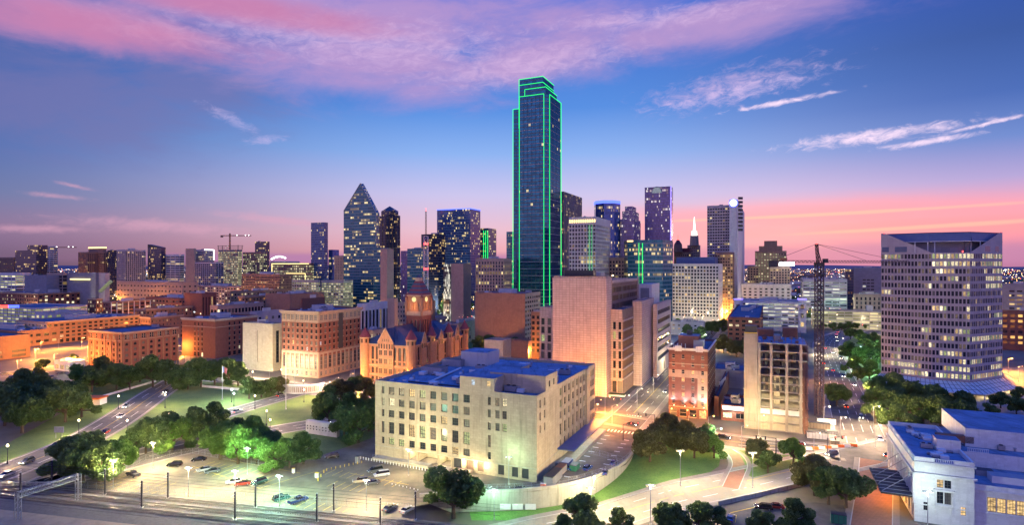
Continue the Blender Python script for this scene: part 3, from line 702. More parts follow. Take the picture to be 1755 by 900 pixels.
# ---------------------------------------------------------------- ground, roads
def struct(name, mb, kind='structure'):
    o = mb.build(name); o['kind'] = kind; return o
def drape(name, pts, m, off, kind='structure', step=4.0, fine=False):
    """a sheet lying on the ground, off metres above it"""
    import bmesh
    mb = MB(); mb.poly([(p[0], p[1], 0) for p in pts], m); o = mb.build(name)
    bm = bmesh.new(); bm.from_mesh(o.data); bmesh.ops.triangulate(bm, faces=bm.faces)
    if fine:
        for _ in range(7):
            ed = [e for e in bm.edges if e.calc_length() > step]
            if not ed: break
            bmesh.ops.subdivide_edges(bm, edges=ed, cuts=1, use_grid_fill=True); bmesh.ops.triangulate(bm, faces=bm.faces)
    for v in bm.verts: v.co.z = gh(v.co.x, v.co.y) + off
    uv = bm.loops.layers.uv.active
    for f in bm.faces:
        for l in f.loops: l[uv].uv = (l.vert.co.x, l.vert.co.y)
    bm.to_mesh(o.data); bm.free()
    if sum(pl.normal.z for pl in o.data.polygons) < 0: o.data.flip_normals()
    o['kind'] = kind; return o
def ribbon(c, w):                                 # c: centre line in metres, w: width
    L_, R_ = [], []
    for i, p in enumerate(c):
        a, b = c[max(0, i - 1)], c[min(len(c) - 1, i + 1)]; d = Vector((b[0] - a[0], b[1] - a[1])).normalized()
        ww = w[i] if isinstance(w, (list, tuple)) else w
        L_.append((p[0] - d.y * ww / 2, p[1] + d.x * ww / 2)); R_.append((p[0] + d.y * ww / 2, p[1] - d.x * ww / 2))
    return L_, R_
def strip(mb, a, b, m, z):
    for i in range(len(a) - 1):
        q = [(*p, gh(*p) + z) for p in (b[i], b[i + 1], a[i + 1], a[i])]; mb.poly(q, m, [(p[0], p[1]) for p in q])
def densify(c, step=6.0):
    o = []
    for i in range(len(c) - 1):
        n = max(1, int(math.dist(c[i], c[i + 1]) / step))
        for k in range(n): t = k / n; o.append((c[i][0] * (1 - t) + c[i + 1][0] * t, c[i][1] * (1 - t) + c[i + 1][1] * t))
    return o + [c[-1]]
def chaikin(c, n=2):
    for _ in range(n):
        o = [c[0]]
        for i in range(len(c) - 1):
            a, b = c[i], c[i + 1]; o += [(a[0] * .75 + b[0] * .25, a[1] * .75 + b[1] * .25), (a[0] * .25 + b[0] * .75, a[1] * .25 + b[1] * .75)]
        c = o + [c[-1]]
    return c
ROADS = {}
def road(key, name, pxs, w, m='asphalt', off=.05, walk=2.6, lanes=2, kerbs=True, marks=True):
    c = densify(chaikin([Gh(*p) for p in pxs])); L_, R_ = ribbon(c, w); mb = MB(); strip(mb, L_, R_, m, off); o = struct(name, mb); ROADS[key] = (c, w)
    if kerbs:
        k = MB()
        for sd in (-1, 1):
            a0, a1 = ribbon(c, w - .0)[0 if sd > 0 else 1], ribbon(c, w + .5)[0 if sd > 0 else 1]
            for i in range(len(c) - 1):
                z0, z1 = gh(*a0[i]), gh(*a0[i + 1]); h_ = off + .13
                t = [(*a0[i], z0 + h_), (*a0[i + 1], z1 + h_), (*a1[i + 1], z1 + h_), (*a1[i], z0 + h_)]
                k.poly(t if sd < 0 else t[::-1], 'curb_stone'); s_ = [(*a0[i], z0), (*a0[i + 1], z1), (*a0[i + 1], z1 + h_), (*a0[i], z0 + h_)]; k.poly(s_, 'curb_stone')
        struct('kerb', k)
    if walk:
        k = MB()
        for sd in (0, 1):
            a0, a1 = ribbon(c, w + .5)[sd], ribbon(c, w + .5 + 2 * walk)[sd]
            strip(k, a1 if sd == 0 else a0, a0 if sd == 0 else a1, 'sidewalk', off + .13)
        struct('sidewalk', k)
    if marks:
        k = MB()
        for j in range(1, lanes):
            x = -w / 2 + w * j / lanes; q = [Vector(p) for p in ribbon(c, 2 * abs(x) + .001)[0 if x > 0 else 1]] if abs(x) > .05 else [Vector(p) for p in c]
            acc = 0
            for i in range(len(q) - 1):
                acc += 1
                if acc % 2 and abs(x) > .05: continue
                d = (q[i + 1] - q[i]).normalized() * .09; n_ = Vector((-d.y, d.x))
                z0, z1 = gh(*q[i]) + off + .012, gh(*q[i + 1]) + off + .012
                k.poly([(*(q[i] - n_), z0), (*(q[i + 1] - n_), z1), (*(q[i + 1] + n_), z1), (*(q[i] + n_), z0)], 'yellow_paint' if abs(x) < .05 else 'white_paint')
        if k.f:
            o = struct('road_marking', k)
            for f in o.data.polygons:
                if f.normal.z < 0: f.flip()
    return c
# one sheet to the horizon, finer near the camera so that it can dip by the retaining wall
g = MB(); xs = [-9000, -3000, -1000, -300, -100] + [x for x in range(-60, 92, 6)] + [130, 300, 1000, 3000, 9000]; ys = [-400, 0, 80] + [y for y in range(110, 250, 6)] + [400, 900, 2000, 5000, 14000, 30000]
for i in range(len(xs) - 1):
    for j in range(len(ys) - 1):
        q = [(xs[i], ys[j]), (xs[i + 1], ys[j]), (xs[i + 1], ys[j + 1]), (xs[i], ys[j + 1])]
        g.poly([(*p, gh(*p) - .06) for p in q], 'town_ground', q)
struct('ground', g)
# park lawns
drape('lawn', [G(0, 800), G(0, 768), G(120, 700), G(150, 660), G(310, 640), G(640, 668), G(640, 780), G(560, 800), G(470, 800), G(340, 745), G(200, 770), G(90, 812)], 'lawn', .0, step=8)
lw = drape('grass_bank', [Gh(*p) for p in [(808, 893), (960, 893), (1010, 868), (1060, 852), (1130, 838), (1200, 822), (1232, 800), (1236, 778), (1215, 760), (1150, 742), (1095, 752), (1085, 780), (1066, 803), (1040, 822), (985, 842), (917, 852), (860, 856), (800, 857)]], 'rough_grass', .03, fine=True, step=3)
drape('grass_island', [G(*p) for p in [(1262, 772), (1290, 768), (1330, 776), (1392, 778), (1392, 790), (1350, 805), (1290, 820), (1276, 812), (1276, 795)]], 'lawn', .14)
drape('park_ground', [G(1420, 600), G(1470, 575), G(1520, 575), G(1520, 640), G(1500, 680), G(1530, 722), G(1500, 722), G(1468, 660)], 'lawn', .0)
drape('plaza_ground', [G(1490, 660), G(1600, 700), G(1720, 725), G(1790, 700), G(1790, 632), G(1720, 630)], 'sidewalk', .02)
drape('plaza_ground', [G(1150, 575), G(1260, 575), G(1260, 592), G(1150, 595)], 'sidewalk', .02)
drape('civic_lawn', [G(745, 585), G(930, 577), G(940, 612), G(800, 625)], 'lawn', .0)
# roads
road('elm', 'elm_road', [(-60, 835), (60, 790), (150, 752), (215, 712), (262, 678), (305, 652)], 15, lanes=4, walk=1.0)
road('main', 'main_road', [(40, 845), (150, 795), (250, 757), (340, 725), (430, 697), (520, 672), (560, 661)], 11, lanes=3, walk=.8)
road('commerce', 'commerce_road', [(60, 835), (200, 800), (350, 762), (470, 738), (560, 724), (640, 706)], 13, lanes=3, walk=.8)
road('houston', 'houston_street', [(150, 625), (260, 638), (330, 645), (430, 654), (540, 668), (640, 685), (760, 700), (900, 707), (1020, 714), (1100, 728), (1230, 755), (1330, 766), (1440, 776)], 15, lanes=4)
road('jackson', 'cross_street', [(1060, 735), (1090, 705), (1130, 663), (1160, 628), (1200, 585), (1225, 560)], 16, lanes=4)
road('avenue', 'avenue', [(1490, 800), (1478, 760), (1462, 712), (1446, 670), (1430, 630), (1418, 600), (1418, 585), (1440, 572), (1500, 560)], 17, lanes=5)
road('boulevard', 'boulevard', [(860, 930), (960, 905), (1060, 880), (1150, 855), (1250, 832), (1340, 812), (1420, 794), (1490, 780), (1560, 762)], [17] * 1 and 16, 'road_concrete', off=.09, lanes=4, walk=2.2)
road('ramp', 'brick_path', [(1252, 838), (1262, 815), (1270, 798), (1262, 782), (1245, 772)], 4.5, 'brick_paving', off=.12, walk=1.2, marks=False)
road('depot', 'depot_lane', [(1500, 790), (1500, 830), (1495, 880), (1490, 940)], 9, 'brick_paving', off=.11, walk=1.5, marks=False)
road('westend', 'west_end_street', [(-80, 652), (60, 637), (150, 622), (300, 604), (420, 598)], 17, lanes=4)
road('lamar', 'side_street', [(300, 640), (304, 610), (302, 580), (300, 556)], 11, lanes=2)
road('market', 'back_street', [(610, 690), (622, 650), (618, 600)], 9, lanes=2)
road('expressway', 'expressway', [(100, 527), (230, 516), (320, 508), (420, 503), (620, 498)], 24, lanes=6, off=.08)
# intersections are plain asphalt
drape('crossing', [G(*p) for p in [(1025, 700), (1110, 712), (1150, 742), (1080, 756), (1015, 735)]], 'asphalt', .07)
drape('crossing', [G(*p) for p in [(1400, 770), (1520, 755), (1545, 790), (1440, 812), (1380, 800)]], 'asphalt', .105)
zeb = MB()
for (a, b, n) in (((1040, 738), (1118, 748), 13), ((1062, 712), (1100, 716), 8)):
    p0, p1 = Vector(G(*a)), Vector(G(*b)); u_, v_ = axes()
    for i in range(n):
        c = p0.lerp(p1, (i + .5) / n); q = [(c.x + u_[0] * s_ - u_[1] * t_, c.y + u_[1] * s_ + u_[0] * t_, .16) for s_, t_ in ((-1.6, -.3), (1.6, -.3), (1.6, .3), (-1.6, .3))]
        zeb.poly(q[::-1] if Vector(Vector(q[1]) - Vector(q[0])).cross(Vector(q[2]) - Vector(q[1])).z < 0 else q, 'white_paint')
struct('crosswalk_marking', zeb)
# parking lots
LOT = [G(*p) for p in [(140, 832), (205, 812), (250, 790), (330, 778), (395, 790), (480, 805), (560, 775), (640, 765), (640, 785), (920, 832), (1000, 810), (1045, 745), (1092, 752), (1088, 775)]]
WALL = [(800, 847), (860, 846), (917, 843), (983, 833), (1033, 817), (1073, 797), (1088, 775)]
yard = LOT[:13] + [G(1095, 752), G(1090, 775), G(1073, 797), G(1033, 817), G(983, 833), G(917, 843), G(860, 846), G(800, 847), G(700, 872), G(560, 862), G(300, 848)]
YARD = [G(*p) for p in WALL] + [(60, 270), (20, 300), (-14, 215)]
drape('parking_lot', [G(140, 838), G(205, 812), G(250, 790), G(330, 778), G(395, 790), G(480, 805), G(560, 778), G(600, 765), G(655, 745), (20, 300), (60, 270), G(1095, 752), G(1090, 775), G(1073, 797), G(1033, 817), G(983, 833), G(917, 843), G(860, 846), G(800, 847), G(720, 868), G(690, 876), G(560, 866), G(300, 850)], 'old_asphalt', 0)
for v in sc.collection.objects[-1].data.vertices: v.co.z = .03
lm = MB()
def line(a, b, m='yellow_paint', w=.14, z=.05):
    a, b = Vector(a), Vector(b); d = (b - a).normalized(); n_ = Vector((-d.y, d.x)) * w / 2
    lm.poly([(*(a - n_), z), (*(b - n_), z), (*(b + n_), z), (*(a + n_), z)], m)
u_, v_ = axes(); U, V = Vector(u_), Vector(v_)
def stalls(px, py, n, dirv, lenv, ln=5.2, gap=2.9, m='yellow_paint', w=.14):
    p = Vector(G(px, py))
    for i in range(n): q = p + dirv * gap * i; line(q, q + lenv * ln, m, w)
stalls(160, 832, 13, -V, U, 5); stalls(345, 800, 12, -V, U, 5.2); stalls(345, 800, 12, -V, -U, 5.2); stalls(455, 858, 12, -V, U, 5.2); stalls(230, 812, 8, -V, -U)
stalls(545, 812, 11, -V, U); stalls(560, 835, 5, -V, U); stalls(1045, 748, 10, -U, V, 2.2, 5.5, 'white_paint', .5)
for i in range(9):
    p = Vector(G(1078, 756)) - U * 5.0 * i; line(p, p + V * 2.0, 'white_paint', .5, .052); p = Vector(G(1020, 752)) - U * 5.0 * i; line(p, p + V * 2.0, 'white_paint', .5, .052)
for i in range(7):
    p = Vector(G(745, 822)) - V * 3.2 * i; line(p, p + U * 2.0, 'white_paint', .4, .053)
line(G(330, 800), G(445, 838)); line(G(445, 838), G(545, 808)); line(G(395, 790), G(515, 812)); line(G(600, 812), G(700, 832))
struct('parking_marking', lm)
# retaining wall round the yard
b = start('retaining_wall', 'long curved concrete retaining wall above the green grass strip', 'wall', [G(*p) for p in WALL[:3]], 1)
WP = [(-27, 170.5)] + chaikin([G(*p) for p in WALL], 2)
mb = MB(b.org)
for i in range(len(WP) - 1):
    fr = frame(WP[i], WP[i + 1], -7.0); w = math.dist(WP[i], WP[i + 1]); mb.box(fr, 0, w, 0, 7.9, -.45, 0, 'retaining_wall')
mb.build('wall', b.root)
mb = MB(b.org)
for i in range(len(WP) - 1):
    fr = frame(WP[i], WP[i + 1], .9); w = math.dist(WP[i], WP[i + 1]); mb.box(fr, 0, w, 0, .16, -.55, .1, 'curb_stone')
mb.build('coping', b.root)
for k, px in enumerate((857, 878, 900)):
    i = 3; fr = Frame((*Gh(px, 866), 0), (1, .02)); y0 = 174.2; x0 = (px - CX) * y0 / F
    mb = MB(b.org); fr = Frame((x0, y0 - .35, gh(x0, y0 - 1) + .3), (1, 0)); mb.box(fr, 0, 3.2, .2, 1.9, 0, .06, 'white_paint'); mb.build('painted_patch', b.root)
# low wall beside the boulevard and the small lot below it
rc = ROADS['boulevard'][0]; seg = [p for p in ribbon(rc, 21)[1] if P(1215, 200)[0] / 200 < p[0] / p[1] < (1400 - CX) / F]
b = start('parapet_wall', 'low concrete parapet wall between the boulevard and the small car park', 'wall', seg[:3] if len(seg) > 2 else [(50, 160), (60, 160), (60, 161)], 1)
mb = MB(b.org)
for i in range(len(seg) - 1): mb.box(frame(seg[i], seg[i + 1], -.3), 0, math.dist(seg[i], seg[i + 1]), 0, 1.5, -.35, 0, 'retaining_wall')
mb.build('wall', b.root)
drape('car_park_ground', [G(1236, 905), G(1236, 885), G(1300, 868), G(1395, 862), G(1475, 870), G(1480, 930), G(1236, 930)], 'asphalt', .04)
lm = MB()
for i in range(10): p = Vector(G(1262, 884)) - V * 2.8 * i; line(p, p - U * 5, 'yellow_paint', .14, .06)
line(G(1252, 880), G(1310, 867), 'yellow_paint', .3, .061); struct('parking_marking', lm)

# ---------------------------------------------------------------- railway
rb = MB(); A0, A1 = Vector(G(-160, 818)), Vector(G(860, 921)); rd = (A1 - A0).normalized(); rn = Vector((-rd.y, rd.x)); RL = (A1 - A0).length
def rp(s, n, z): p = A0 + rd * s + rn * n; return (p.x, p.y, z)
rb.poly([rp(-60, -9, .18), rp(RL, -9, .18), rp(RL, 4.4, .18), rp(-60, 4.4, .18)], 'ballast'); rb.poly([rp(-60, -9, -8), rp(RL, -9, -8), rp(RL, -9, .18), rp(-60, -9, .18)], 'ballast'); rb.poly([rp(RL, -9, -8), rp(RL, 4.4, -8), rp(RL, 4.4, .18), rp(RL, -9, .18)], 'retaining_wall'); rb.poly([rp(RL, 4.4, -8), rp(60, 4.4, -8), rp(60, 4.4, .18), rp(RL, 4.4, .18)], 'retaining_wall')
struct('track_bed', rb)
pb = MB(); pb.poly([rp(-60, -34, .22), rp(RL, -34, .22), rp(RL, -9.2, .22), rp(-60, -9.2, .22)], 'ballast'); pb.poly([rp(-60, -34, -6), rp(RL, -34, -6), rp(RL, -34, .22), rp(-60, -34, .22)], 'retaining_wall'); struct('platform', pb)
bb_ = MB(); bb_.poly([rp(-60, -30, .24), rp(150, -30, .24), rp(150, -14, .24), rp(-60, -14, .24)], 'dirt'); struct('dirt_strip', bb_)
for ti, n0 in enumerate((1.9, -2.2, -6.4)):
    t_ = empty('railway_track', rp(0, n0, .18), 'railway track ' + ('closest to the car park fence', 'between the two other tracks', 'closest to the platform')[ti], 'railway track', 'railway tracks past the car park')
    o_ = rp(0, n0, .18)
    mb = MB(o_); s = -50
    while s < RL - 1:
        f = Frame(rp(s, n0 - 1.25, .18), tuple(rd)); mb.box(Frame(rp(s, n0, .18), tuple(rd)), 0, .26, .003, .14, -1.25, 1.25, 'sleeper'); s += .75
    q = mb.build('sleepers', t_)
    for sg in (-.72, .72): mb = MB(o_); mb.box(Frame(rp(-50, n0 + sg, .18), tuple(rd)), 0, RL + 50, .14, .32, -.04, .04, 'rail_steel'); mb.build('rail', t_)
# catenary poles: photo column, foot row
CAT = [(35, 856), (89, 833), (180, 850), (243, 872), (288, 856), (403, 893), (438, 872), (543, 897), (572, 878), (652, 905), (712, 893)]
pm_ = None
def wide_pole():
    mb = MB(); mb.abox(-.17, .17, -.17, .17, 0, 7.6, 'dark_metal'); mb.abox(-.35, .35, -.35, .35, 0, .35, 'pale_concrete'); mb.abox(-.22, .22, -.22, .22, 7.6, 7.75, 'gray_metal'); return mb
for i, (px, py) in enumerate(CAT):
    p = G(px, py); r_ = empty('catenary_pole', (*p, .1), nth(i, len(CAT), 'dark steel catenary poles along the railway, counted by photo column') if 0 else ('%s dark steel pole from the left along the railway tracks' % ORD[i]), 'pole', 'steel poles along the railway')
    if pm_ is None: o = wide_pole().build('post', r_); pm_ = o.data; m2 = MB(); m2.tube((0, 0, 6.9), (0, -2.6, 7.2), .05, .04, 'gray_metal'); m2.tube((0, 0, 6.1), (0, -2.6, 7.1), .04, .03, 'gray_metal'); br_ = m2.build('bracket', r_).data
    else:
        for nm, me in (('post', pm_), ('bracket', br_)): o = bpy.data.objects.new(nm, me); link(o); o.parent = r_
for k, n0 in enumerate((1.9, -2.2)):
    mb = MB(); mb.tube(rp(-40, n0, 7.1), rp(RL, n0, 7.1), .035, .035, 'dark_metal', 4); mb.tube(rp(-40, n0, 6.2), rp(RL, n0, 6.2), .03, .03, 'dark_metal', 4)
    o = mb.build('overhead_wire'); tag(o, 'overhead wires above the railway track ' + ('nearest the car park', 'farther from the car park')[k], 'wire')
# gantry
gp0, gp1 = Vector((*G(31, 893, 0), 0)), Vector((*G(134, 858, 0), 0)); gz = 6.2
gt = empty('signal_gantry', (gp0.x, gp0.y, 0), 'white steel lattice gantry spanning the railway tracks', 'gantry'); og = (gp0.x, gp0.y, 0)
mb = MB(og); gd = (gp1 - gp0); gl = gd.length; gd.normalize(); gn = Vector((-gd.y, gd.x, 0)) * .6
for zz in (0, 1.3):
    for sg in (-1, 1): mb.tube(gp0 + gn * sg + Vector((0, 0, gz + zz)), gp1 + gn * sg + Vector((0, 0, gz + zz)), .11, .11, 'gray_metal')
nb = 16
for i in range(nb):
    for sg in (-1, 1):
        a = gp0 + gd * gl * i / nb + gn * sg; c = gp0 + gd * gl * (i + 1) / nb + gn * sg; zz = Vector((0, 0, gz)); z1 = Vector((0, 0, gz + 1.3))
        mb.tube(a + zz, c + z1, .06, .06, 'gray_metal', 4); mb.tube(a + zz, a + z1, .05, .05, 'gray_metal', 4)
    a = gp0 + gd * gl * i / nb + Vector((0, 0, gz + 1.3)); mb.tube(a - gn, a + gn + gd * gl / nb, .05, .05, 'gray_metal', 4)
mb.build('truss', gt)
for q in (gp0, gp1):
    mb = MB(og)
    for sg in (-1, 1):
        for s2 in (-.45, .45): mb.tube(q + gn * sg + gd * s2, q + gn * sg + gd * s2 + Vector((0, 0, gz + 1.3)), .1, .1, 'gray_metal')
        for i in range(5): mb.tube(q + gn * sg - gd * .45 + Vector((0, 0, i * 1.4)), q + gn * sg + gd * .45 + Vector((0, 0, i * 1.4 + 1.3)), .05, .05, 'gray_metal', 4)
    mb.build('leg', gt)
# chain link fences
def fence(name, label, pts, hgt=2.0, gap=3.0, m='gray_metal', mesh=True, z=.05):
    o_ = (*pts[0], z); r_ = empty('fence', o_, label, 'fence'); pp = densify(pts, gap); mb = MB(o_)
    for p in pp: mb.tube((p[0], p[1], z), (p[0], p[1], z + hgt), .045, .045, m, 5)
    for i in range(len(pp) - 1):
        a, c = pp[i], pp[i + 1]
        for zz in (.08, hgt * .5, hgt): mb.tube((a[0], a[1], z + zz), (c[0], c[1], z + zz), .03, .03, m, 4)
    mb.build('fence_frame', r_)
    mb = MB(o_)
    for i in range(len(pp) - 1):
        a, c = pp[i], pp[i + 1]
        if mesh:
            n = 4
            for k in range(n):
                t0, t1 = k / n, (k + 1) / n; x = lambda t: (a[0] + (c[0] - a[0]) * t, a[1] + (c[1] - a[1]) * t)
                mb.tube((*x(t0), z + .08), (*x(t1), z + hgt), .011, .011, m, 3, False); mb.tube((*x(t1), z + .08), (*x(t0), z + hgt), .011, .011, m, 3, False)
    mb.build('wire_mesh' if mesh else 'rails', r_)
fence('fence', 'chain-link fence between the car park and the railway tracks', [G(136, 838), G(300, 851), G(560, 868), G(700, 878)], 2.2)
fence('fence', 'pale chain-link fence between the car park and the row of trees', [G(205, 812), G(250, 790), G(330, 778), G(395, 790), G(480, 806)], 2.0)
fence('fence', 'wire fence on top of the curved retaining wall', [tuple(p) for p in WP[2:]], 1.6, z=1.05)
fence('fence', 'low fence between the upper and the lower yard beside the limestone block', [G(1000, 775), G(1072, 795)], 2.0)
# balustrade of the railway bridge over the roads, left
bl = [Vector(G(-40, 836)), Vector(G(92, 833))]; r_ = empty('balustrade', (*bl[0], 0), 'pale stone balustrade of the railway bridge at the left edge', 'balustrade'); o_ = (*bl[0], 0); d_ = bl[1] - bl[0]; ln = d_.length
fr = Frame((*bl[0], 0), tuple(d_)); mb = MB(o_); mb.box(fr, 0, ln, 0, .3, -.3, .3, 'limestone_lit'); mb.box(fr, 0, ln, 1.0, 1.2, -.25, .25, 'limestone_lit')
for i in range(int(ln / 3.4) + 1): mb.box(fr, i * 3.4, i * 3.4 + .6, .3, 1.35, -.3, .3, 'limestone_lit')
mb.build('rail', r_); mb = MB(o_)
for i in range(int(ln / .42)): mb.tube(fr.pt(.2 + i * .42, .3), fr.pt(.2 + i * .42, 1.0), .07, .07, 'limestone_lit', 5, False)
mb.build('balusters', r_)
# ---------------------------------------------------------------- the limestone block in the foreground
pts = foot(920, 182, 643, 1020); bt = 27.2
u_, v_ = axes(); cen = Vector(pts[0])
b = start('post_office', 'big pale limestone office block with blue roof beside the car park', 'office building', pts, bt)
e = {}
for a, c in edges(b):
    f = frame(a, c); w = math.dist(a, c); k = 'front' if (abs(f.D[0] * v_[0] + f.D[1] * v_[1]) > .8 and facing(a, c)) else 'side' if facing(a, c) else 'back'
    if k != 'back': e[k] = (f, w)
    else: e.setdefault('backs', []).append((f, w))
W = MB(b.org); fr, w = e['front']; wins = []
def cols(fr, lst, ww): return [fr.s_of(p) - ww / 2 for p in lst]
ROWS = [(5.1, 7.5), (9.0, 13.0), (14.7, 17.2), (18.7, 21.3), (22.7, 25.3)]
cF = [671 + (x - 117) / 3.75 for x in (117, 182, 248, 317, 385, 456, 527, 600)]
small = [640 + x / 3.75 for x in (62, 745)]; corner_w = [640 + x / 3.75 for x in (797, 843)]
rows = []
for k, (z0, z1) in enumerate(ROWS):
    ws = [(fr.s_of(p) - 1.15, fr.s_of(p) + 1.15, 0) for p in cF] + [(fr.s_of(p) - .55, fr.s_of(p) + .55, 0) for p in small]
    if k in (2, 3, 4): ws += [(fr.s_of(p) - .75, fr.s_of(p) + .75, 0) for p in corner_w]
    rows.append((z0, z1, sorted(ws)))
dock = [(fr.s_of(p0), fr.s_of(p1), 0) for p0, p1 in ((700, 714), (717, 750), (753, 773), (777, 791), (799, 812), (818, 829), (853, 864), (877, 888), (894, 906))]
rows = [(.7, 3.9, dock)] + rows
facade(W, fr, w, bt, rows, .45, 'limestone')
for (t0, t1, ws) in rows[1:]:
    for (s0, s1, a_) in ws: wins.append((fr, s0, s1, t0, t1, .45))
for i, (s0, s1, a_) in enumerate(dock):
    D = MB(b.org)
    m = 'pane_bright' if i in (1,) else 'pane_warm' if i in (0, 2) else 'dark_metal' if i in (3, 6, 7, 8) else 'brown_stone'
    dd = 5.5 if i < 3 else .4
    D.poly([fr.pt(s0, .7, -dd), fr.pt(s1, .7, -dd), fr.pt(s1, 3.9, -dd), fr.pt(s0, 3.9, -dd)], 'limestone_lit' if i < 3 else m)
    if i < 3:
        D.poly([fr.pt(s0, .7, -dd), fr.pt(s0, .7, -.4), fr.pt(s0, 3.9, -.4), fr.pt(s0, 3.9, -dd)], 'limestone_lit'); D.poly([fr.pt(s1, .7, -.4), fr.pt(s1, .7, -dd), fr.pt(s1, 3.9, -dd), fr.pt(s1, 3.9, -.4)], 'limestone_lit')
        D.poly([fr.pt(s0, .7, 0), fr.pt(s1, .7, 0), fr.pt(s1, .7, -dd), fr.pt(s0, .7, -dd)], 'sidewalk'); D.poly([fr.pt(s0, 3.9, -dd), fr.pt(s1, 3.9, -dd), fr.pt(s1, 3.9, 0), fr.pt(s0, 3.9, 0)], 'limestone_lit')
    D.build('loading_bay' if i < 3 else 'service_door', b.root)
fs, wS = e['side']
cS = [961 + (x - 1204) / 3.75 for x in (1204, 1232, 1258, 1284, 1310, 1333, 1355)]; cA = [640 + x / 3.75 for x in (1072, 1100)]; cE = [640 + x / 3.75 for x in (1398, 1408, 1417)]
rows = []
for k, (z0, z1) in enumerate(ROWS):
    ws = [(fs.s_of(p) - 1.0, fs.s_of(p) + 1.0, 0) for p in cS] + [(fs.s_of(p) - .8, fs.s_of(p) + .8, 0) for p in cE]
    if k in (2, 3, 4): ws += [(fs.s_of(p) - .6, fs.s_of(p) + .6, 0) for p in cA]
    rows.append((z0, z1, sorted(ws)))
facade(W, fs, wS, bt, rows, .45, 'limestone')
for (t0, t1, ws) in rows:
    for (s0, s1, a_) in ws: wins.append((fs, s0, s1, t0, t1, .45))
for f, w_ in e['backs']: W.poly([f.pt(0, 0), f.pt(w_, 0), f.pt(w_, bt), f.pt(0, bt)], 'limestone', [(0, 0), (w_, 0), (w_, bt), (0, bt)])
W.build('wall', b.root)
T = MB(b.org); T.box(fr, 0, w, 4.1, 4.35, .003, .22, 'limestone_lit'); T.box(fs, 0, wS, 4.1, 4.35, .003, .15, 'limestone_lit')
s0 = fr.s_of(788)
for p in cS[::1]: x = fs.s_of(p) + 1.6; T.box(fs, x, x + .5, 4.4, 26, .003, .25, 'limestone')
T.box(fs, fs.s_of(1003), fs.s_of(1007.5), .1, 27.18, .003, .7, 'limestone')
T.build('string_course', b.root)
place_windows(b, wins, dict(mun=(3, 3), fm='frame_dark', lit=.34, pool=('pane_green', 'pane_dim', 'pane_warm', 'pane_green', 'pane_dim', 'pane_bright')), 140)
add_roof(b, pts, bt, 'limestone', 'roof_membrane', 1.1)
def raised(frm, pa, pb, depth, z1, name='parapet_block'):
    a, c = frm.s_of(pa), frm.s_of(pb); mb = MB(b.org); q = [frm.pt(a, 0, .01)[:2], frm.pt(c, 0, .01)[:2], frm.pt(c, 0, -depth)[:2], frm.pt(a, 0, -depth)[:2]]
    mb.prism(q, bt - 1.05, z1, 'limestone', 'roof_membrane'); return mb.build(name, b.root)
raised(fr, 788, 847, 30, bt + 4.2, 'roof_house'); raised(fs, 935, 955, 20, bt + 4.8, 'roof_house')
mb = MB(b.org)
for px, z, m in ((811, bt + 1.6, 'pane_cool'), (838, bt + 1.6, 'pane_warm')): s_ = fr.s_of(px); mb.box(fr, s_ - .55, s_ + .55, z, z + 1.7, .012, .06, m)
for px in (941.5, 949): s_ = fs.s_of(px); mb.box(fs, s_ - .6, s_ + .6, bt + .8, bt + 2.8, .012, .06, 'pane_dark')
mb.build('roof_house_windows', b.root)
# structures on the roof
def rblock(px, py, wv, du, hgt, m='pale_concrete', mt='roof_membrane', zb=bt - 1.1, name='roof_house'):
    p = Vector(G(px, py, zb)); q = [p, p - V * wv, p - V * wv + U * du, p + U * du]; mb = MB(b.org); mb.prism(ccw([tuple(x) for x in q]), zb, zb + hgt, m, mt); return mb.build(name, b.root)
rblock(790, 627, 12, 12, 6.0, 'pale_concrete'); rblock(722, 641, 9, 5, 2.8, 'gray_metal', 'dark_metal', name='cooling_tower'); rblock(757, 627, 9, 5, 2.8, 'gray_metal', 'dark_metal', name='cooling_tower')
rblock(804, 641, 3.2, 3, 1.6, 'white_metal'); rblock(860, 640, 6, 9, .5, 'roof_gravel')
for i in range(5): rblock(668 + i * 22, 652 + i * 1.2, 1.0, 1.0, .5, 'white_metal', name='roof_vent')
mb = MB(b.org)
p = Vector(G(735, 658, bt - 1)); q_ = Vector(G(790, 633, bt - 1)); mb.tube((*p, bt - .5), (*q_, bt - .5), .35, .35, 'white_metal', 6); p = Vector(G(700, 655, bt - 1)); q_ = Vector(G(790, 664, bt - 1)); mb.tube((*p, bt - .8), (*q_, bt - .8), .25, .25, 'dark_metal', 6); mb.build('roof_pipe', b.root)
rooftop(b, 44, bt - 1.1, s=.85, house=False)
# platform awning on the long side
mb = MB(b.org); a, c = fs.s_of(955), fs.s_of(1016); mb.box(fs, a, c, 5.0, 5.35, .02, 6.0, 'blue_awning'); mb.build('awning', b.root)
mb = MB(b.org); mb.box(fs, a - 2, c + 1, .05, 1.15, .02, 5.2, 'limestone_lit'); mb.build('loading_platform', b.root)
mb = MB(b.org)
for i in range(5): x = a + (c - a) * (i + .5) / 5; mb.box(fs, x - .3, x + .3, 4.85, 4.98, 4.8, 5.4, 'bulb_white')
mb.build('awning_lamp', b.root)
for i in range(5):
    x = a + (c - a) * (i + .5) / 5; q = fs.pt(x, 4.6, 5.1); light((q[0] - b.org[0], q[1] - b.org[1], q[2]), 450, LC['white'], .3, b.root)
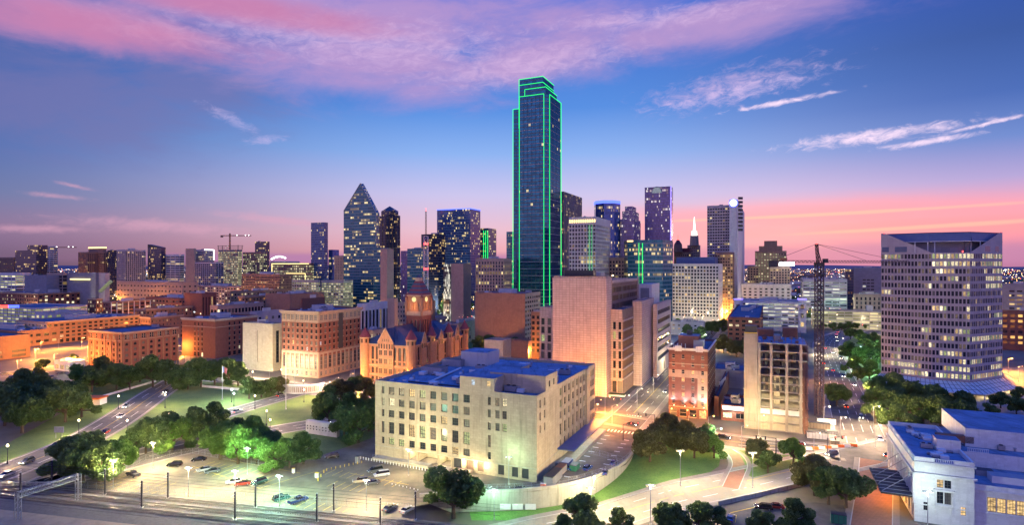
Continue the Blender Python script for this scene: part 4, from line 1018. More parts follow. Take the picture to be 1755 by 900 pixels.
# wall lamps by the doors and light in the bays
mb = MB(b.org)
for px in (795, 815, 833): s_ = fr.s_of(px); mb.box(fr, s_ - .3, s_ + .3, 3.2, 3.7, .01, .3, 'bulb_warm'); q = fr.pt(s_, 3.3, 1.0); light((q[0] - b.org[0], q[1] - b.org[1], q[2]), 700, LC['yellow'], .3, b.root)
mb.build('wall_lamp', b.root)
for px in (707, 733, 763): s_ = fr.s_of(px); q = fr.pt(s_, 3.2, -2.6); light((q[0] - b.org[0], q[1] - b.org[1], q[2]), 900, LC['yellow'], .4, b.root)
# loading ramp, walls and railings in front
def frame_box(name, label, cat, fr, s0, s1, z0, z1, n0, n1, m, extra=None, group=None):
    o = fr.pt(s0, 0, n1); r = empty(name, (o[0], o[1], 0), label, cat, group); mb = MB((o[0], o[1], 0)); mb.box(fr, s0, s1, z0, z1, n0, n1, m)
    mb.build('base', r)
    if extra:
        mb = MB((o[0], o[1], 0)); extra(mb); mb.build('rail', r)
    return r
def rail_on(fr, s0, s1, z, n):
    def f(mb):
        for i in range(int((s1 - s0) / 1.5) + 1): mb.tube(fr.pt(s0 + i * 1.5, z, n), fr.pt(s0 + i * 1.5, z + 1.0, n), .04, .04, 'gray_metal', 4)
        for zz in (.5, 1.0): mb.tube(fr.pt(s0, z + zz, n), fr.pt(s1, z + zz, n), .035, .035, 'gray_metal', 4)
    return f
frame_box('loading_ramp', 'long loading platform with white railing against the limestone block', 'ramp', fr, fr.s_of(648), fr.s_of(742), .03, .9, .25, 3.2, 'limestone_lit', rail_on(fr, fr.s_of(648), fr.s_of(738), .9, 3.1))
frame_box('loading_ramp', 'short stone ramp under the lit loading bays', 'ramp', fr, fr.s_of(752), fr.s_of(776), .03, .7, .25, 5.0, 'limestone_lit', rail_on(fr, fr.s_of(753), fr.s_of(775), .7, 4.8))
frame_box('loading_ramp', 'small wooden dock with hatched deck before the service doors', 'ramp', fr, fr.s_of(785), fr.s_of(812), .03, 1.0, .25, 7.5, 'dirt', rail_on(fr, fr.s_of(786), fr.s_of(811), 1.0, 7.3))
frame_box('retaining_wall', 'pale block wall at the corner of the wooden dock', 'wall', fr, fr.s_of(806), fr.s_of(825), .03, 1.7, 7.7, 8.3, 'limestone_lit')
# white bollards in rows
def bollards(a, c, n, label, hgt=1.0, m='white_paint', group=None, r=.11):
    p0, p1 = Vector(a), Vector(c); me = None
    for i in range(n):
        p = p0.lerp(p1, i / max(1, n - 1)); mb = None
        if me is None:
            mb = MB(); mb.tube((0, 0, 0), (0, 0, hgt * .9), r, r, m, 8); mb.tube((0, 0, hgt * .9), (0, 0, hgt), r, r * .4, m, 8); mb.tube((0, 0, 0), (0, 0, .06), r * 2, r * 2, 'dark_metal', 8); o = mb.build('bollard'); me = o.data
        else: o = bpy.data.objects.new('bollard', me); link(o)
        o.location = (p.x, p.y, .04); tag(o, label, 'bollard', group or label)
bollards(fr.pt(-4, 0, 4.4)[:2], fr.pt(fr.s_of(748), 0, 5.2)[:2], 26, 'white bollard in the long row along the limestone block')
bollards(G(620, 795), G(560, 808), 9, 'yellow delineator post beside the car park entrance lane', .9, 'yellow_paint')
bollards(G(555, 812), G(545, 826), 3, 'yellow post at the car park ticket machine', 1.1, 'yellow_paint', r=.16)
bollards(G(672, 832), G(716, 842), 8, 'low white wheel stop post behind the parked vans', .5, 'white_paint')
# machines, containers
def box_thing(name, label, cat, px, py, wv, du, hgt, m, m2='dark_metal', group=None, ang=None, z=None):
    p = G(px, py); r = empty(name, (*p, .04), label, cat, group, R(UA - 90 if ang is None else ang)); mb = MB(); mb.abox(-wv / 2, wv / 2, -du / 2, du / 2, .12, hgt, m); mb.build('body', r)
    mb = MB(); mb.abox(-wv / 2 + .1, wv / 2 - .1, -du / 2 + .1, du / 2 - .1, 0, .12, m2); mb.abox(-wv / 2 - .05, wv / 2 + .05, -du / 2 - .05, du / 2 + .05, hgt, hgt + .12, m2)
    for i in range(int(wv / 1.2)): mb.abox(-wv / 2 + .5 + i * 1.2, -wv / 2 + .58 + i * 1.2, -du / 2 - .05, -du / 2 - .002, .15, hgt - .05, m2)
    mb.build('lid', r); return r
box_thing('ticket_machine', 'yellow and white ticket machine in the green light of the lot', 'ticket machine', 543, 820, 1.0, .8, 1.6, 'white_metal', 'yellow_paint')
box_thing('ticket_machine', 'slim ticket machine near the white fence gate', 'ticket machine', 503, 812, .8, .7, 1.6, 'white_metal', 'yellow_paint')
box_thing('ticket_machine', 'grey guard box beside the yellow posts', 'kiosk', 613, 795, 1.2, 1.2, 2.4, 'gray_metal')
box_thing('container', 'long grey container in the yard left of the smaller blue one', 'container', 948, 826, 9, 3, 2.8, 'gray_metal', ang=66)
box_thing('container', 'rust-topped grey skip in the middle of the yard containers', 'container', 960, 812, 6.5, 2.6, 2.2, 'gray_metal', 'rust_metal', ang=66)
box_thing('container', 'blue skip at the foot of the awning', 'container', 972, 800, 5, 2.4, 2.0, 'blue_awning', 'white_metal', ang=66)
box_thing('container', 'green skip beside the parked blue cars', 'container', 985, 806, 4, 2.2, 1.9, 'green_metal', ang=66)
box_thing('barrier', 'orange plastic barrier pair at the corner of the limestone block', 'barrier', 931, 838, 1.6, .7, 1.4, 'orange_plastic', 'white_paint')
box_thing('utility_cabinet', 'teal utility cabinet by the small car park', 'utility cabinet', 1437, 897, 3.6, 2.2, 2.4, 'green_metal')
# ---------------------------------------------------------------- granite courts building
YS = 300; b = start('courts_building', 'tall pink granite courts building with a blank windowless slab', 'office building', foot(1039, YS, 947, d=12), 62)
def block(b, pts, z1, wall, roof='roof_membrane', name='wall', z0=0):
    mb = MB(b.org); mb.prism(pts, z0, z1, wall); mb.build(name, b.root); add_roof(b, pts, z1 + .9, wall, roof, .9, 'roof')
pts0 = foot(1039, YS, 947, d=12); hs = Zat(474, YS); block(b, pts0, hs - .9, 'pink_granite')
c0 = Vector(P(1039, YS)); cB = c0 + U * 11; f = Frame((cB.x, cB.y, 0), tuple(U)); L1 = f.s_of(1093)
hb = Zat(481, YS + 8)
q = [cB - V * .02, cB + U * L1, cB + U * L1 + V * 28, cB + V * 28]; q = ccw([tuple(x) for x in q]); W = MB(b.org)
for a, c in edges(type('x', (), dict(pts=q))()):
    fr = frame(a, c); w = math.dist(a, c)
    if facing(a, c) and abs(fr.D[0] * U.x + fr.D[1] * U.y) > .8:
        rr_, bw, fh, n, k = grid(w, hb, dict(bay=2.2, fl=4.3, ww=.8, wh=.62, g=8, top=3, mx=2)); facade(W, fr, w, hb, rr_, .3, 'brown_stone')
        wn_ = [(fr, s0, s1, t0, t1, .3) for (t0, t1, ws) in rr_ if t1 > 40 for (s0, s1, _) in ws]; W.box(fr, w - 1.6, w + .2, 0, hb + 1, .01, .8, 'pink_granite'); W.box(fr, 0, w, hb - 1.6, hb, .01, .4, 'pink_granite')
    else: W.poly([fr.pt(0, 0), fr.pt(w, 0), fr.pt(w, hb), fr.pt(0, hb)], 'pink_granite', [(0, 0), (w, 0), (w, hb), (0, hb)])
W.build('wall', b.root); add_roof(b, q, hb + .02, 'pink_granite', 'roof_gravel', 1.4); place_windows(b, wn_, dict(mun=(1, 1), lit=.1, pool=('pane_dim',)), 40)
mb = MB(b.org); zz = hs - .9; o_ = c0 + V * 8 + U * 4; mb.box(Frame((o_.x, o_.y, 0), tuple(-V)), -16, 0, zz, zz + 4, -5, 0, 'dark_metal'); mb.build('roof_machinery', b.root); mb = MB(b.org); o_ = c0 + V * 14 + U * 26; mb.box(Frame((o_.x, o_.y, 0), tuple(-V)), -10, 4, hb - 1, hb + 4, -8, 0, 'gray_metal'); mb.build('roof_machinery', b.root)
def wing(xc, Y, xa, xb, yt, st, stu=None, d=None, w=None):
    p = foot(xc, Y, xa, xb, d=d, w=w); h = Zat(yt, Y); W = MB(b.org); wn_ = []
    for a, c in [(p[i], p[(i + 1) % 4]) for i in range(4)]:
        fr = frame(a, c); w_ = math.dist(a, c); s_ = stu if (stu and abs(fr.D[0] * U.x + fr.D[1] * U.y) > .8) else st
        if facing(a, c) and s_ and w_ > 2:
            rr_, bw, fh, n, k = grid(w_, h, s_); facade(W, fr, w_, h, rr_, .5, s_['wall']); wn_ += [(fr, s0, s1, t0, t1, .5) for (t0, t1, ws) in rr_ for (s0, s1, _) in ws]
            if s_.get('piers'):
                for j in range(n + 1): x = min(w_ - .3, max(.3, j * bw)); W.box(fr, x - .25, x + .25, 0, h, .01, .5, s_['piers'])
            if s_.get('slabs'):
                for j in range(k + 1): W.box(fr, 0, w_, s_['g'] + j * fh - .35, s_['g'] + j * fh + .35, .012, .45, s_['slabs'])
        else: W.poly([fr.pt(0, 0), fr.pt(w_, 0), fr.pt(w_, h), fr.pt(0, h)], 'pink_granite', [(0, 0), (w_, 0), (w_, h), (0, h)])
    W.build('wing', b.root); add_roof(b, p, h, 'pink_granite', 'roof_gravel', .8)
    place_windows(b, wn_, dict(mun=(1, 1), fm='frame_dark', lit=.14, pool=('pane_green', 'pane_dim', 'pane_warm')), 100)
    return p
SF = dict(bay=3.3, fl=5.2, ww=.52, wh=.78, g=8, top=6, wall='pink_granite', slabs='pink_granite', gw=(1, 7, .8)); SR = dict(bay=1.6, fl=5.2, ww=.82, wh=.7, g=8, top=6, wall='brown_stone', slabs='pink_granite')
wing(1067, 306, 1030, 1086, 531, SF, SR)
wing(947, 340, 925, None, 527, dict(SF, bay=4.2), None, d=16)
wing(1100, 328, 1084, 1121, 516, None)
wing(1126, 352, 1119, 1150, 522, None, dict(bay=40, fl=5.4, ww=.9, wh=.5, g=8, top=2.5, wall='violet_precast', gw=(1, 6.5, .1)))
p = foot(1117, 372, 1095, 1130); mb = MB(b.org); mb.prism(p, 30, Zat(487, 372), 'white_stone', 'roof_membrane'); fr = frame(p[3], p[0]); w = math.dist(p[3], p[0]); mb.box(fr, w * .12, w * .8, 46, 53.5, .0, .06, 'gray_panel'); mb.build('roof_house', b.root)
mb = MB(b.org)
for px in (1050, 1068, 1084): q = P(px, 318); mb.tube((*q, 62.5), (*q, 64.0), .5, .5, 'bulb_warm', 8)
q1, q2 = P(1050, 318), P(1078, 340)
mb = MB(b.org)
for q in (q1, q2): mb.tube((*q, hb), (*q, hb + 2.2), .1, .1, 'dark_metal'); mb.tube((*q, hb + 2.2), (*q, hb + 2.7), .45, .45, 'bulb_warm', 8)
mb.build('roof_lamp', b.root)
for q in (q1, q2): light((q[0] - b.org[0], q[1] - b.org[1], hb + 3.2), 900, LC['warm'], .4, b.root)
q = P(1030, 292); small_flood(q, .1, 20000, 'orange', (*P(1000, 309), 26), 'orange floodlight washing the foot of the pink granite slab', spot=150)
q = P(985, 296); small_flood(q, .1, 26000, 'orange', (*P(975, 316), 28), 'orange floodlight behind the limestone block aimed at the granite slab', spot=150)
for k, px in enumerate((1052, 1078, 1110)): q = P(px, 294 + k * 8); small_flood(q, .1, 3500, 'yellow', (*P(px, 310 + k * 9), 10), 'warm floodlight %s of the courts building entrance' % ('left', 'right', 'far right')[k], spot=130)
p_ = foot(1070, 300, 1036, 1082, ua=66); mb = MB()
pl = empty('planter', (*p_[0], 0), 'low hedge planter with small lamps at the courts building entrance', 'planter')
mb = MB((*p_[0], 0)); mb.prism([p_[0], (p_[0][0] + 4 * U.x, p_[0][1] + 4 * U.y), (p_[0][0] + 4 * U.x + 11 * V.x, p_[0][1] + 4 * U.y + 11 * V.y), (p_[0][0] + 11 * V.x, p_[0][1] + 11 * V.y)], .1, 1.0, 'pale_concrete', 'leaf_dark'); mb.build('bed', pl)

# ---------------------------------------------------------------- old sandstone courthouse with clock tower
Yc = 262
ORG = Vector(P(800, 300)); c = start('courthouse', 'old red sandstone courthouse with clock tower and blue slate roofs', 'courthouse', [tuple(Vector(G(720, 655)))] * 3, 20)
# body: long side along U seen from the right, short side along -V seen from the left
A = Vector(P(705, 330)); f = Frame((A.x, A.y, 0), tuple(U)); Lu = f.s_of(797); f2 = Frame((A.x, A.y, 0), tuple(V)); Lv = f2.s_of(620)
eave = Zat(590, 338); c.org = (A.x, A.y, 0); c.root.location = c.org; c.pts = ccw([tuple(A), tuple(A + U * Lu), tuple(A + U * Lu + V * Lv), tuple(A + V * Lv)])
W = MB(c.org); wn_ = []
for a, d in edges(c):
    fr = frame(a, d); w = math.dist(a, d)
    if facing(a, d):
        rows = []; n = int(w / 2.9); bw = w / n
        for (z0, z1, ar) in ((1.5, 3.4, 0), (5.2, 8.8, 1), (10.6, 12.4, 0), (13.2, eave - 1.6, 1)):
            rows.append((z0, z1, [((i + .5) * bw - .9, (i + .5) * bw + .9, ar) for i in range(n)]))
        facade(W, fr, w, eave, rows, .5, 'sandstone')
        for (t0, t1, ws) in rows: wn_ += [(fr, s0, s1, t0, t1, .5) for s0, s1, _ in ws]
        for z in (4.3, 9.6, eave - .6): W.box(fr, -.1, w + .1, z, z + .4, .01, .28, 'tan_stone')
    else: W.poly([fr.pt(0, 0), fr.pt(w, 0), fr.pt(w, eave), fr.pt(0, eave)], 'sandstone')
W.build('wall', c.root); place_windows(c, wn_, dict(mun=(1, 2), fm='frame_dark', lit=.12, pool=('pane_warm', 'pane_dim', 'pane_green')), 100)
# hipped main roof along U and cross roofs
def hip(mb, o, a, b_, la, lb, z0, hgt, m, ridge=.25):
    q = [o, o + a * la, o + a * la + b_ * lb, o + b_ * lb]; k = lb / 2; r0 = o + a * min(k, la * .45) * 1.0 + b_ * k; r1 = o + a * (la - min(k, la * .45)) + b_ * k; z1 = z0 + hgt
    P3 = lambda v, z: (v.x, v.y, z)
    fs_ = [[P3(q[0], z0), P3(q[1], z0), P3(r1, z1), P3(r0, z1)], [P3(q[1], z0), P3(q[2], z0), P3(r1, z1)], [P3(q[2], z0), P3(q[3], z0), P3(r0, z1), P3(r1, z1)], [P3(q[3], z0), P3(q[0], z0), P3(r0, z1)]]
    flip = a.x * b_.y - a.y * b_.x < 0
    for s_ in fs_: mb.poly(s_[::-1] if flip else s_, m)
    mb.tube(P3(r0, z1), P3(r1, z1), .22, .22, 'red_slate', 5)
mb = MB(c.org); w1 = min(24, Lv * .5)
hip(mb, A - U * .4 - V * .4, U, V, 24, Lv + .8, eave, 9, 'blue_slate'); hip(mb, A + U * (Lu - 24) - V * .4, U, V, 24.4, Lv + .8, eave, 9, 'blue_slate'); hip(mb, A + V * (Lv * .25), U, V, Lu, Lv * .5, eave + .05, 9.5, 'blue_slate')
mb.build('roof', c.root)
def turret(p, r, z0, z1, zc, m='sandstone', name='turret'):
    mb = MB(c.org); mb.tube((p.x, p.y, z0), (p.x, p.y, z1), r, r, m, 14); mb.tube((p.x, p.y, z1 - .5), (p.x, p.y, z1), r + .25, r + .35, 'tan_stone', 14)
    for k in range(14):
        if k % 2: a_ = 2 * math.pi * k / 14 + .22; x, y = p.x + math.cos(a_) * (r * .985), p.y + math.sin(a_) * (r * .985); fr = Frame((x, y, 0), (-math.sin(a_), math.cos(a_))); mb.box(fr, -.45, .45, z1 - 3.2, z1 - 1, -.1, .05, 'pane_dark')
    mb.build(name, c.root); m2 = MB(c.org); m2.tube((p.x, p.y, z1), (p.x, p.y, zc), r + .7, .05, 'red_slate', 14, True); m2.tube((p.x, p.y, zc - .3), (p.x, p.y, zc + 1), .08, .03, 'dark_metal', 5); m2.build('turret_roof', c.root)
et = eave
for p, r in ((A + V * (Lv - 2.5), 2.9), (A + V * .6 + U * .6, 2.9), (A + U * (Lu * .34), 2.5), (A + U * (Lu * .66), 2.7), (A + U * (Lu - .6), 2.6), (A + U * Lu + V * Lv, 2.5)):
    turret(p, r, 0, et + 3.6, et + 9.5)
# gabled dormers
def gable(o, d, wd, z0, zt, dep, m='sandstone', name='gable'):
    fr = Frame((o.x, o.y, 0), tuple(d)); mb = MB(c.org); F_, K_ = [fr.pt(-wd / 2, z0, .5), fr.pt(wd / 2, z0, .5), fr.pt(wd / 2, et + 1, .5), fr.pt(0, zt, .5), fr.pt(-wd / 2, et + 1, .5)], [fr.pt(-wd / 2, z0, -dep), fr.pt(wd / 2, z0, -dep), fr.pt(wd / 2, et + 1, -dep), fr.pt(0, zt, -dep), fr.pt(-wd / 2, et + 1, -dep)]
    mb.poly(F_, m); mb.poly([F_[0], F_[4], K_[4], K_[0]], m); mb.poly([F_[1], K_[1], K_[2], F_[2]], m); mb.poly([F_[2], K_[2], K_[3], F_[3]], 'blue_slate'); mb.poly([F_[3], K_[3], K_[4], F_[4]], 'blue_slate')
    for s_ in (-1, 1):
        a_, b2 = Vector(fr.pt(s_ * (wd / 2 + .2), et + .9, .7)), Vector(fr.pt(0, zt + .3, .7)); mb.tube(a_, b2, .28, .28, 'tan_stone', 5)
    for (za, zb) in ((2, 3.5), (5.5, 8.4), (11, 14), (16, 19)):
        if za > z0 + .5 and wd > 8:
            for i in range(3): x = (i - 1) * wd / 3.2; mb.box(fr, x - .95, x - .12, za, zb, .5, .56, 'pane_dark'); mb.box(fr, x + .12, x + .95, za, zb, .5, .56, 'pane_dark'); mb.box(fr, x - 1.15, x + 1.15, zb, zb + .3, .5, .7, 'tan_stone')
    n = max(2, int(wd / 1.6))
    for i in range(n): x = (i + .5) * wd / n - wd / 2; mb.box(fr, x - .42, x + .42, et - 2.6, et + .2, .5, .56, 'pane_dark')
    for i in range(max(2, n - 2)): x = (i + .5) * (wd * .5) / max(2, n - 2) - wd * .25; mb.box(fr, x - .3, x + .3, et + 1.6, et + 3.0, .5, .56, 'pane_dim')
    mb.build(name, c.root)
gable(A + V * (Lv * .5), -V, 11, 0, et + 9.0, 9); gable(A + U * (Lu * .20), U, 5.5, 4, et + 6.5, 6); gable(A + U * (Lu * .5), U, 6, 4, et + 6, 6); gable(A + U * (Lu * .82), U, 6, 4, et + 7, 6)
# clock tower
T0 = A + U * (Lu * .5) + V * (Lv * .5); T0 = Vector(P(718, (T0.y))); tw = 5.6
def sq(cn, r): return ccw([tuple(cn + U * r + V * r), tuple(cn - U * r + V * r), tuple(cn - U * r - V * r), tuple(cn + U * r - V * r)])
zT = [Zat(y, T0.y) for y in (570, 540, 533, 507, 482, 470)]
W = MB(c.org)
for (r, z0, z1, ops) in ((tw, 10, zT[1], [(zT[0] - 1, zT[1] - 2.4, 4, 1.3)]), (tw * .93, zT[2], zT[3], [(zT[2] + 1.0, zT[3] - 4.2, 3, 1.2)])):
    q = sq(T0, r)
    for i in range(4):
        fr = frame(q[i], q[(i + 1) % 4], z0); w = 2 * r; rows = [(a_ - z0, b2 - z0, [((k + .5) * w / n - ow / 2, (k + .5) * w / n + ow / 2, 1) for k in range(n)]) for (a_, b2, n, ow) in ops]; facade(W, fr, w, z1 - z0, rows, .6, 'red_sandstone' if z0 == 10 else 'sandstone')
W.prism(sq(T0, tw + .4), zT[1], zT[2], 'tan_stone'); W.prism(sq(T0, tw * .8), 10, zT[3] - .2, 'crown_warm' if 0 else 'tan_stone')
for s1 in (-1, 1):
    for s2 in (-1, 1): q = T0 + U * s1 * tw + V * s2 * tw; W.tube((q.x, q.y, zT[1]), (q.x, q.y, zT[3] - 1), .8, .8, 'sandstone', 8); W.tube((q.x, q.y, zT[3] - 1), (q.x, q.y, zT[3] + 2), .95, .05, 'red_slate', 8)
W.prism(sq(T0, tw + .2), zT[3], zT[3] + .6, 'tan_stone'); W.build('clock_tower', c.root)
mb = MB(c.org); z0, z1 = zT[3] + .6, zT[4]; q0, q1 = sq(T0, tw + .1), sq(T0, 1.9)
nb = 7
for k in range(nb):
    t0, t1 = k / nb, (k + 1) / nb; g = lambda t: t ** .85
    for i in range(4):
        j = (i + 1) % 4; L_ = lambda n_, t: tuple(Vector(q0[n_]).lerp(Vector(q1[n_]), g(t))) + (z0 + (z1 - z0) * t,)
        mb.poly([L_(i, t0), L_(j, t0), L_(j, t1), L_(i, t1)], 'blue_slate' if k % 2 else 'red_slate')
mb.prism(sq(T0, 1.6), z1, z1 + 2.2, 'tan_stone'); mb.tube((T0.x, T0.y, z1 + 2.2), (T0.x, T0.y, z1 + 4.4), 2.0, .05, 'blue_slate', 4); mb.build('tower_roof', c.root)
q = sq(T0, tw * .93 + .02)
for i in range(4):
    a_, b2 = q[i], q[(i + 1) % 4]
    if not facing(a_, b2): continue
    fr = frame(a_, b2); cx_ = tw * .93; zc = zT[3] - 2.1; o = fr.pt(cx_, zc, .0); n_ = Vector((fr.N[0], fr.N[1], 0))
    mb = MB(c.org); mb.tube(Vector(o) - n_ * .1, Vector(o) + n_ * .25, 1.75, 1.75, 'tan_stone', 20); mb.tube(Vector(o) + n_ * .25, Vector(o) + n_ * .3, 1.5, 1.5, 'clock_glow', 20); cf = mb.build('clock_face', c.root)
    mb = MB(c.org); mb.box(Frame(o, fr.D), -.07, .07, 0, 1.2, .31, .36, 'frame_dark'); mb.box(Frame(o, fr.D), -.06, .75, -.06, .06, .31, .36, 'frame_dark')
    for k in range(12): a = k * math.pi / 6; s_, t_ = math.sin(a) * 1.28, math.cos(a) * 1.28; mb.box(Frame(o, fr.D), s_ - .06, s_ + .06, t_ - .1, t_ + .1, .31, .34, 'frame_dark')
    h_ = mb.build('clock_hands', c.root)
    light((T0.x - c.org[0] + n_.x * 7.5, T0.y - c.org[1] + n_.y * 7.5, zT[2] + 3), 700, LC['orange'], .4, c.root)
    light((T0.x - c.org[0] + n_.x * 0.1, T0.y - c.org[1] + n_.y * .1, zT[3] - 4), 1200, LC['orange'], .4, c.root)

# ---------------------------------------------------------------- hotel with uplights
h0 = Zat(599, 256); pts = foot(1213, 256, 1146, 1226)
b = bld('hotel', 'narrow red brick hotel lit from below by white uplights', 'hotel', pts, h0,
        dict(wall='dark_brick', bay=4.3, fl=3.55, ww=.3, wh=.5, g=5.2, top=2.2, depth=.3, mun=(1, 2), fm='frame_pale', lit=.3, pool=('pane_warm', 'pane_dim', 'pane_warm'), sill='tan_stone', belts=((4.6, .4, .25, 'tan_stone'), (-7.2, .35, .25, 'tan_stone')), cornice=(.7, .5, 'white_stone'), gw=(.6, 3.8, .7)),
        dict(wall='dark_brick', bay=4.5, fl=3.55, ww=.26, wh=.5, g=5.2, top=2.2, depth=.3, belts=((-7.2, .35, .25, 'tan_stone'),), cornice=(.7, .5, 'white_stone')), units=0)
fh = [f for f, a in zip(b.frames, edges(b)) if facing(*a)]; ff = [f for f in fh if abs(f.D[0] * V.x + f.D[1] * V.y) > .8][0]; wf = ff.s_of(1212.5)
mb = MB(b.org); rw_, bw, fh2, n_, k_ = grid(wf, h0, dict(bay=4.3, fl=3.55, ww=.3, wh=.5, g=5.2, top=2.2))
for j, (t0, t1, ws) in enumerate(rw_):
    za, zb = (rw_[j - 1][1] if j else 5.05) + .02, t0 - .3; top = j >= k_ - 2; mm = 'red_brick' if top else 'tan_stone'
    x0 = 0 if j >= k_ - 3 else wf - bw
    if zb > za: mb.box(ff, x0, wf, za, zb, .003, .1, mm)
    xs_ = [x0] + [e for s0, s1, _ in ws if s0 >= x0 for e in (s0, s1)] + [wf]
    for q_ in range(0, len(xs_), 2): mb.box(ff, xs_[q_], xs_[q_ + 1], zb if zb > za else za, t1 + .02, .004, .101, mm)
for s_ in (4.2, wf - 3.4): mb.box(ff, s_ - 1.5, s_ + 1.5, h0 - 1.5, h0 + 1.1, .01, .4, 'white_stone'); 
mb.build('quoin', b.root)
mb = MB(b.org); cq = Vector(ff.pt(wf * .48, 0, -9)); mb.prism(sq(Vector((cq.x, cq.y)), 4.4), h0 - 1, h0 + 5, 'red_brick', 'roof_membrane'); mb.tube((cq.x, cq.y, h0 + 5), (cq.x, cq.y, h0 + 7), 1.3, 1.3, 'dark_metal', 10); q = Vector(ff.pt(wf * .75, 0, -6)); mb.prism(sq(Vector((q.x, q.y)), 2.2), h0 - 1, h0 + 3.2, 'gray_metal'); mb.build('penthouse', b.root)
mb = MB(b.org)
for k in range(4): q = ff.pt(2 + k * 1.7, 0, -1.5); mb.tube((q[0], q[1], h0 - 1), (q[0], q[1], h0 + 1.8), .18, .18, 'white_stone', 6)
mb.build('vent_pipe', b.root)
for k, s_ in enumerate((2.4, 7.2, 11.0, 15.2)):
    q = ff.pt(min(s_, wf - 1.2), 5.1, .9); r_ = empty('uplight', q, nth(k, 4, 'white uplights on the ledge of the brick hotel'), 'uplight', 'white uplights on the brick hotel'); mb = MB(); mb.abox(-.25, .25, -.25, .25, -.1, .25, 'dark_metal'); mb.build('housing', r_); mb = MB(); mb.abox(-.2, .2, -.2, .2, .252, .3, 'bulb_white'); mb.build('lens', r_)
    light((0, 0, .55), 9000, (.9, .92, 1), .2, r_, 70, (q[0] + (-ff.N[0]) * .5, q[1] - ff.N[1] * .5, q[2] + 10))
for s_ in (1.5, wf * .5, wf - 1): q = ff.pt(s_, 3.8, 1.8); light((q[0] - b.org[0], q[1] - b.org[1], q[2]), 1500, LC['orange'], .3, b.root)
mb = MB(b.org)
for s_ in (1.5, wf * .5, wf - 1): q = ff.pt(s_, 3.8, 1.2); mb.tube((q[0], q[1], 3.6), (q[0], q[1], 4.1), .25, .25, 'bulb_orange', 8)
mb.build('wall_lamp', b.root)
# shop and low roofs right of the hotel
p = foot(1280, 252, 1236, d=22); s_ = bld('shop', 'small red shop with a lit white fascia between hotel and building site', 'shop', p, 7, dict(wall='red_brick', bay=5, fl=3, ww=.7, wh=.55, g=.3, top=2.6, mun=(2, 1), fm='frame_pale', lit=.9, pool=('pane_warm', 'pane_bright')), units=5)
fx = [f for f, a in zip(s_.frames, edges(s_)) if facing(*a) and abs(f.D[0] * V.x + f.D[1] * V.y) > .8][0]; wx = fx.s_of(1279.5)
mb = MB(s_.org); mb.box(fx, .6, wx - .4, 4.9, 6.4, .02, .5, 'led_white'); mb.box(fx, .6, wx - .4, 3.9, 4.3, .02, 1.4, 'red_brick'); mb.build('fascia', s_.root); q = fx.pt(wx / 2, 3.2, 2.5); light((q[0] - s_.org[0], q[1] - s_.org[1], q[2]), 900, LC['white'], .4, s_.root)
bld('warehouse', 'plain grey windowless wall building behind the little red shop', 'warehouse', foot(1277, 320, 1222, d=24), Zat(636, 320), dict(wall='gray_panel', blank=True), units=3)
bld('warehouse', 'dark low brick annex with roof equipment right behind the hotel', 'warehouse', foot(1232, 262, 1224, 1250), 9, dict(wall='dark_brick', blank=True), units=3)

# ---------------------------------------------------------------- building under construction
b = start('building_shell', 'unfinished concrete frame building with open floors and blue deck', 'building', foot(1301, 241.5, 1375, d=24), Zat(586, 242))
h_ = Zat(587, 242); C0 = Vector(P(1299, 241.8)); D_ = -V; fr = Frame((C0.x, C0.y, 0), tuple(D_)); wF = fr.s_of(1376); dep = 22
nfl = 11; fh_ = h_ / nfl; b.org = (C0.x, C0.y, 0); b.root.location = b.org
mb = MB(b.org)
for k in range(nfl + 1): mb.box(fr, 0, wF + (1.5 if k > 8 else 0), k * fh_ - .35 if k else .02, k * fh_, -dep, .25, 'concrete')
mb.build('floor_slab', b.root)
mb = MB(b.org)
for x in (.5, wF * .30, wF * .65, wF - .7):
    for n_ in (-.7, -dep * .5, -dep + .7): mb.box(fr, x - .5, x + .5, 0, h_ - .36, n_ - .5, n_ + (.9 if n_ == -.7 else .5), 'concrete')
mb.build('column', b.root)
mb = MB(b.org); mb.box(fr, 1, wF - 2, 0, h_ - .4, -dep * .72, -dep * .68, 'concrete'); mb.box(fr, 6, 8.4, 0, h_ + 2.4, -dep * .6, -dep * .3, 'concrete'); mb.build('core_wall', b.root)
mb = MB(b.org); frl = Frame(fr.pt(-7, 0, 0), tuple(D_)); mb.box(fr, -5.4, -.15, 0, Zat(572, 243), -7, .6, 'concrete'); mb.box(fr, -5.0, -.4, Zat(572, 243), Zat(572, 243) + 3.2, -5, .2, 'dark_metal'); mb.box(fr, -5.2, -.2, Zat(572, 243) + .2, Zat(572, 243) + .5, .25, .7, 'yellow_paint'); mb.build('stair_core', b.root)
for k in range(5, nfl - 1):
    for j in range(8):
        if rnd.random() < .6: x = wF * j / 8; mb = MB(b.org); mb.box(fr, x + .6, x + wF / 8 - .3, k * fh_ + .02, k * fh_ + fh_ * .62, -1.6, -1.4, 'frame_dark'); mb.build('glass_panel', b.root)
mb = MB(b.org)
for (k, m) in ((6, 'pane_green'), (5, 'pane_green'), (4, 'pane_warm'), (3, 'pane_warm'), (1, 'white_metal')): pass
for x0, x1 in ((.6, wF * .28), (wF * .33, wF * .62), (wF * .68, wF - .9)): mb.box(fr, x0, x1, 2 * fh_ + .05, 3 * fh_ - 1.1, -.9, -.8, 'white_metal'); mb.box(fr, x0, x1, .05, 2 * fh_ - .4, -1.4, -1.3, 'limestone_lit')
mb.build('cladding', b.root)
for k in (0, 1, 3, 4, 5, 6):
    for x in (wF * .15, wF * .48, wF * .82): q = fr.pt(x, k * fh_ + fh_ - .9, -5); light((q[0] - b.org[0], q[1] - b.org[1], q[2]), 320 if k > 4 else 520, LC['yellow'], .3, b.root)
mb = MB(b.org)
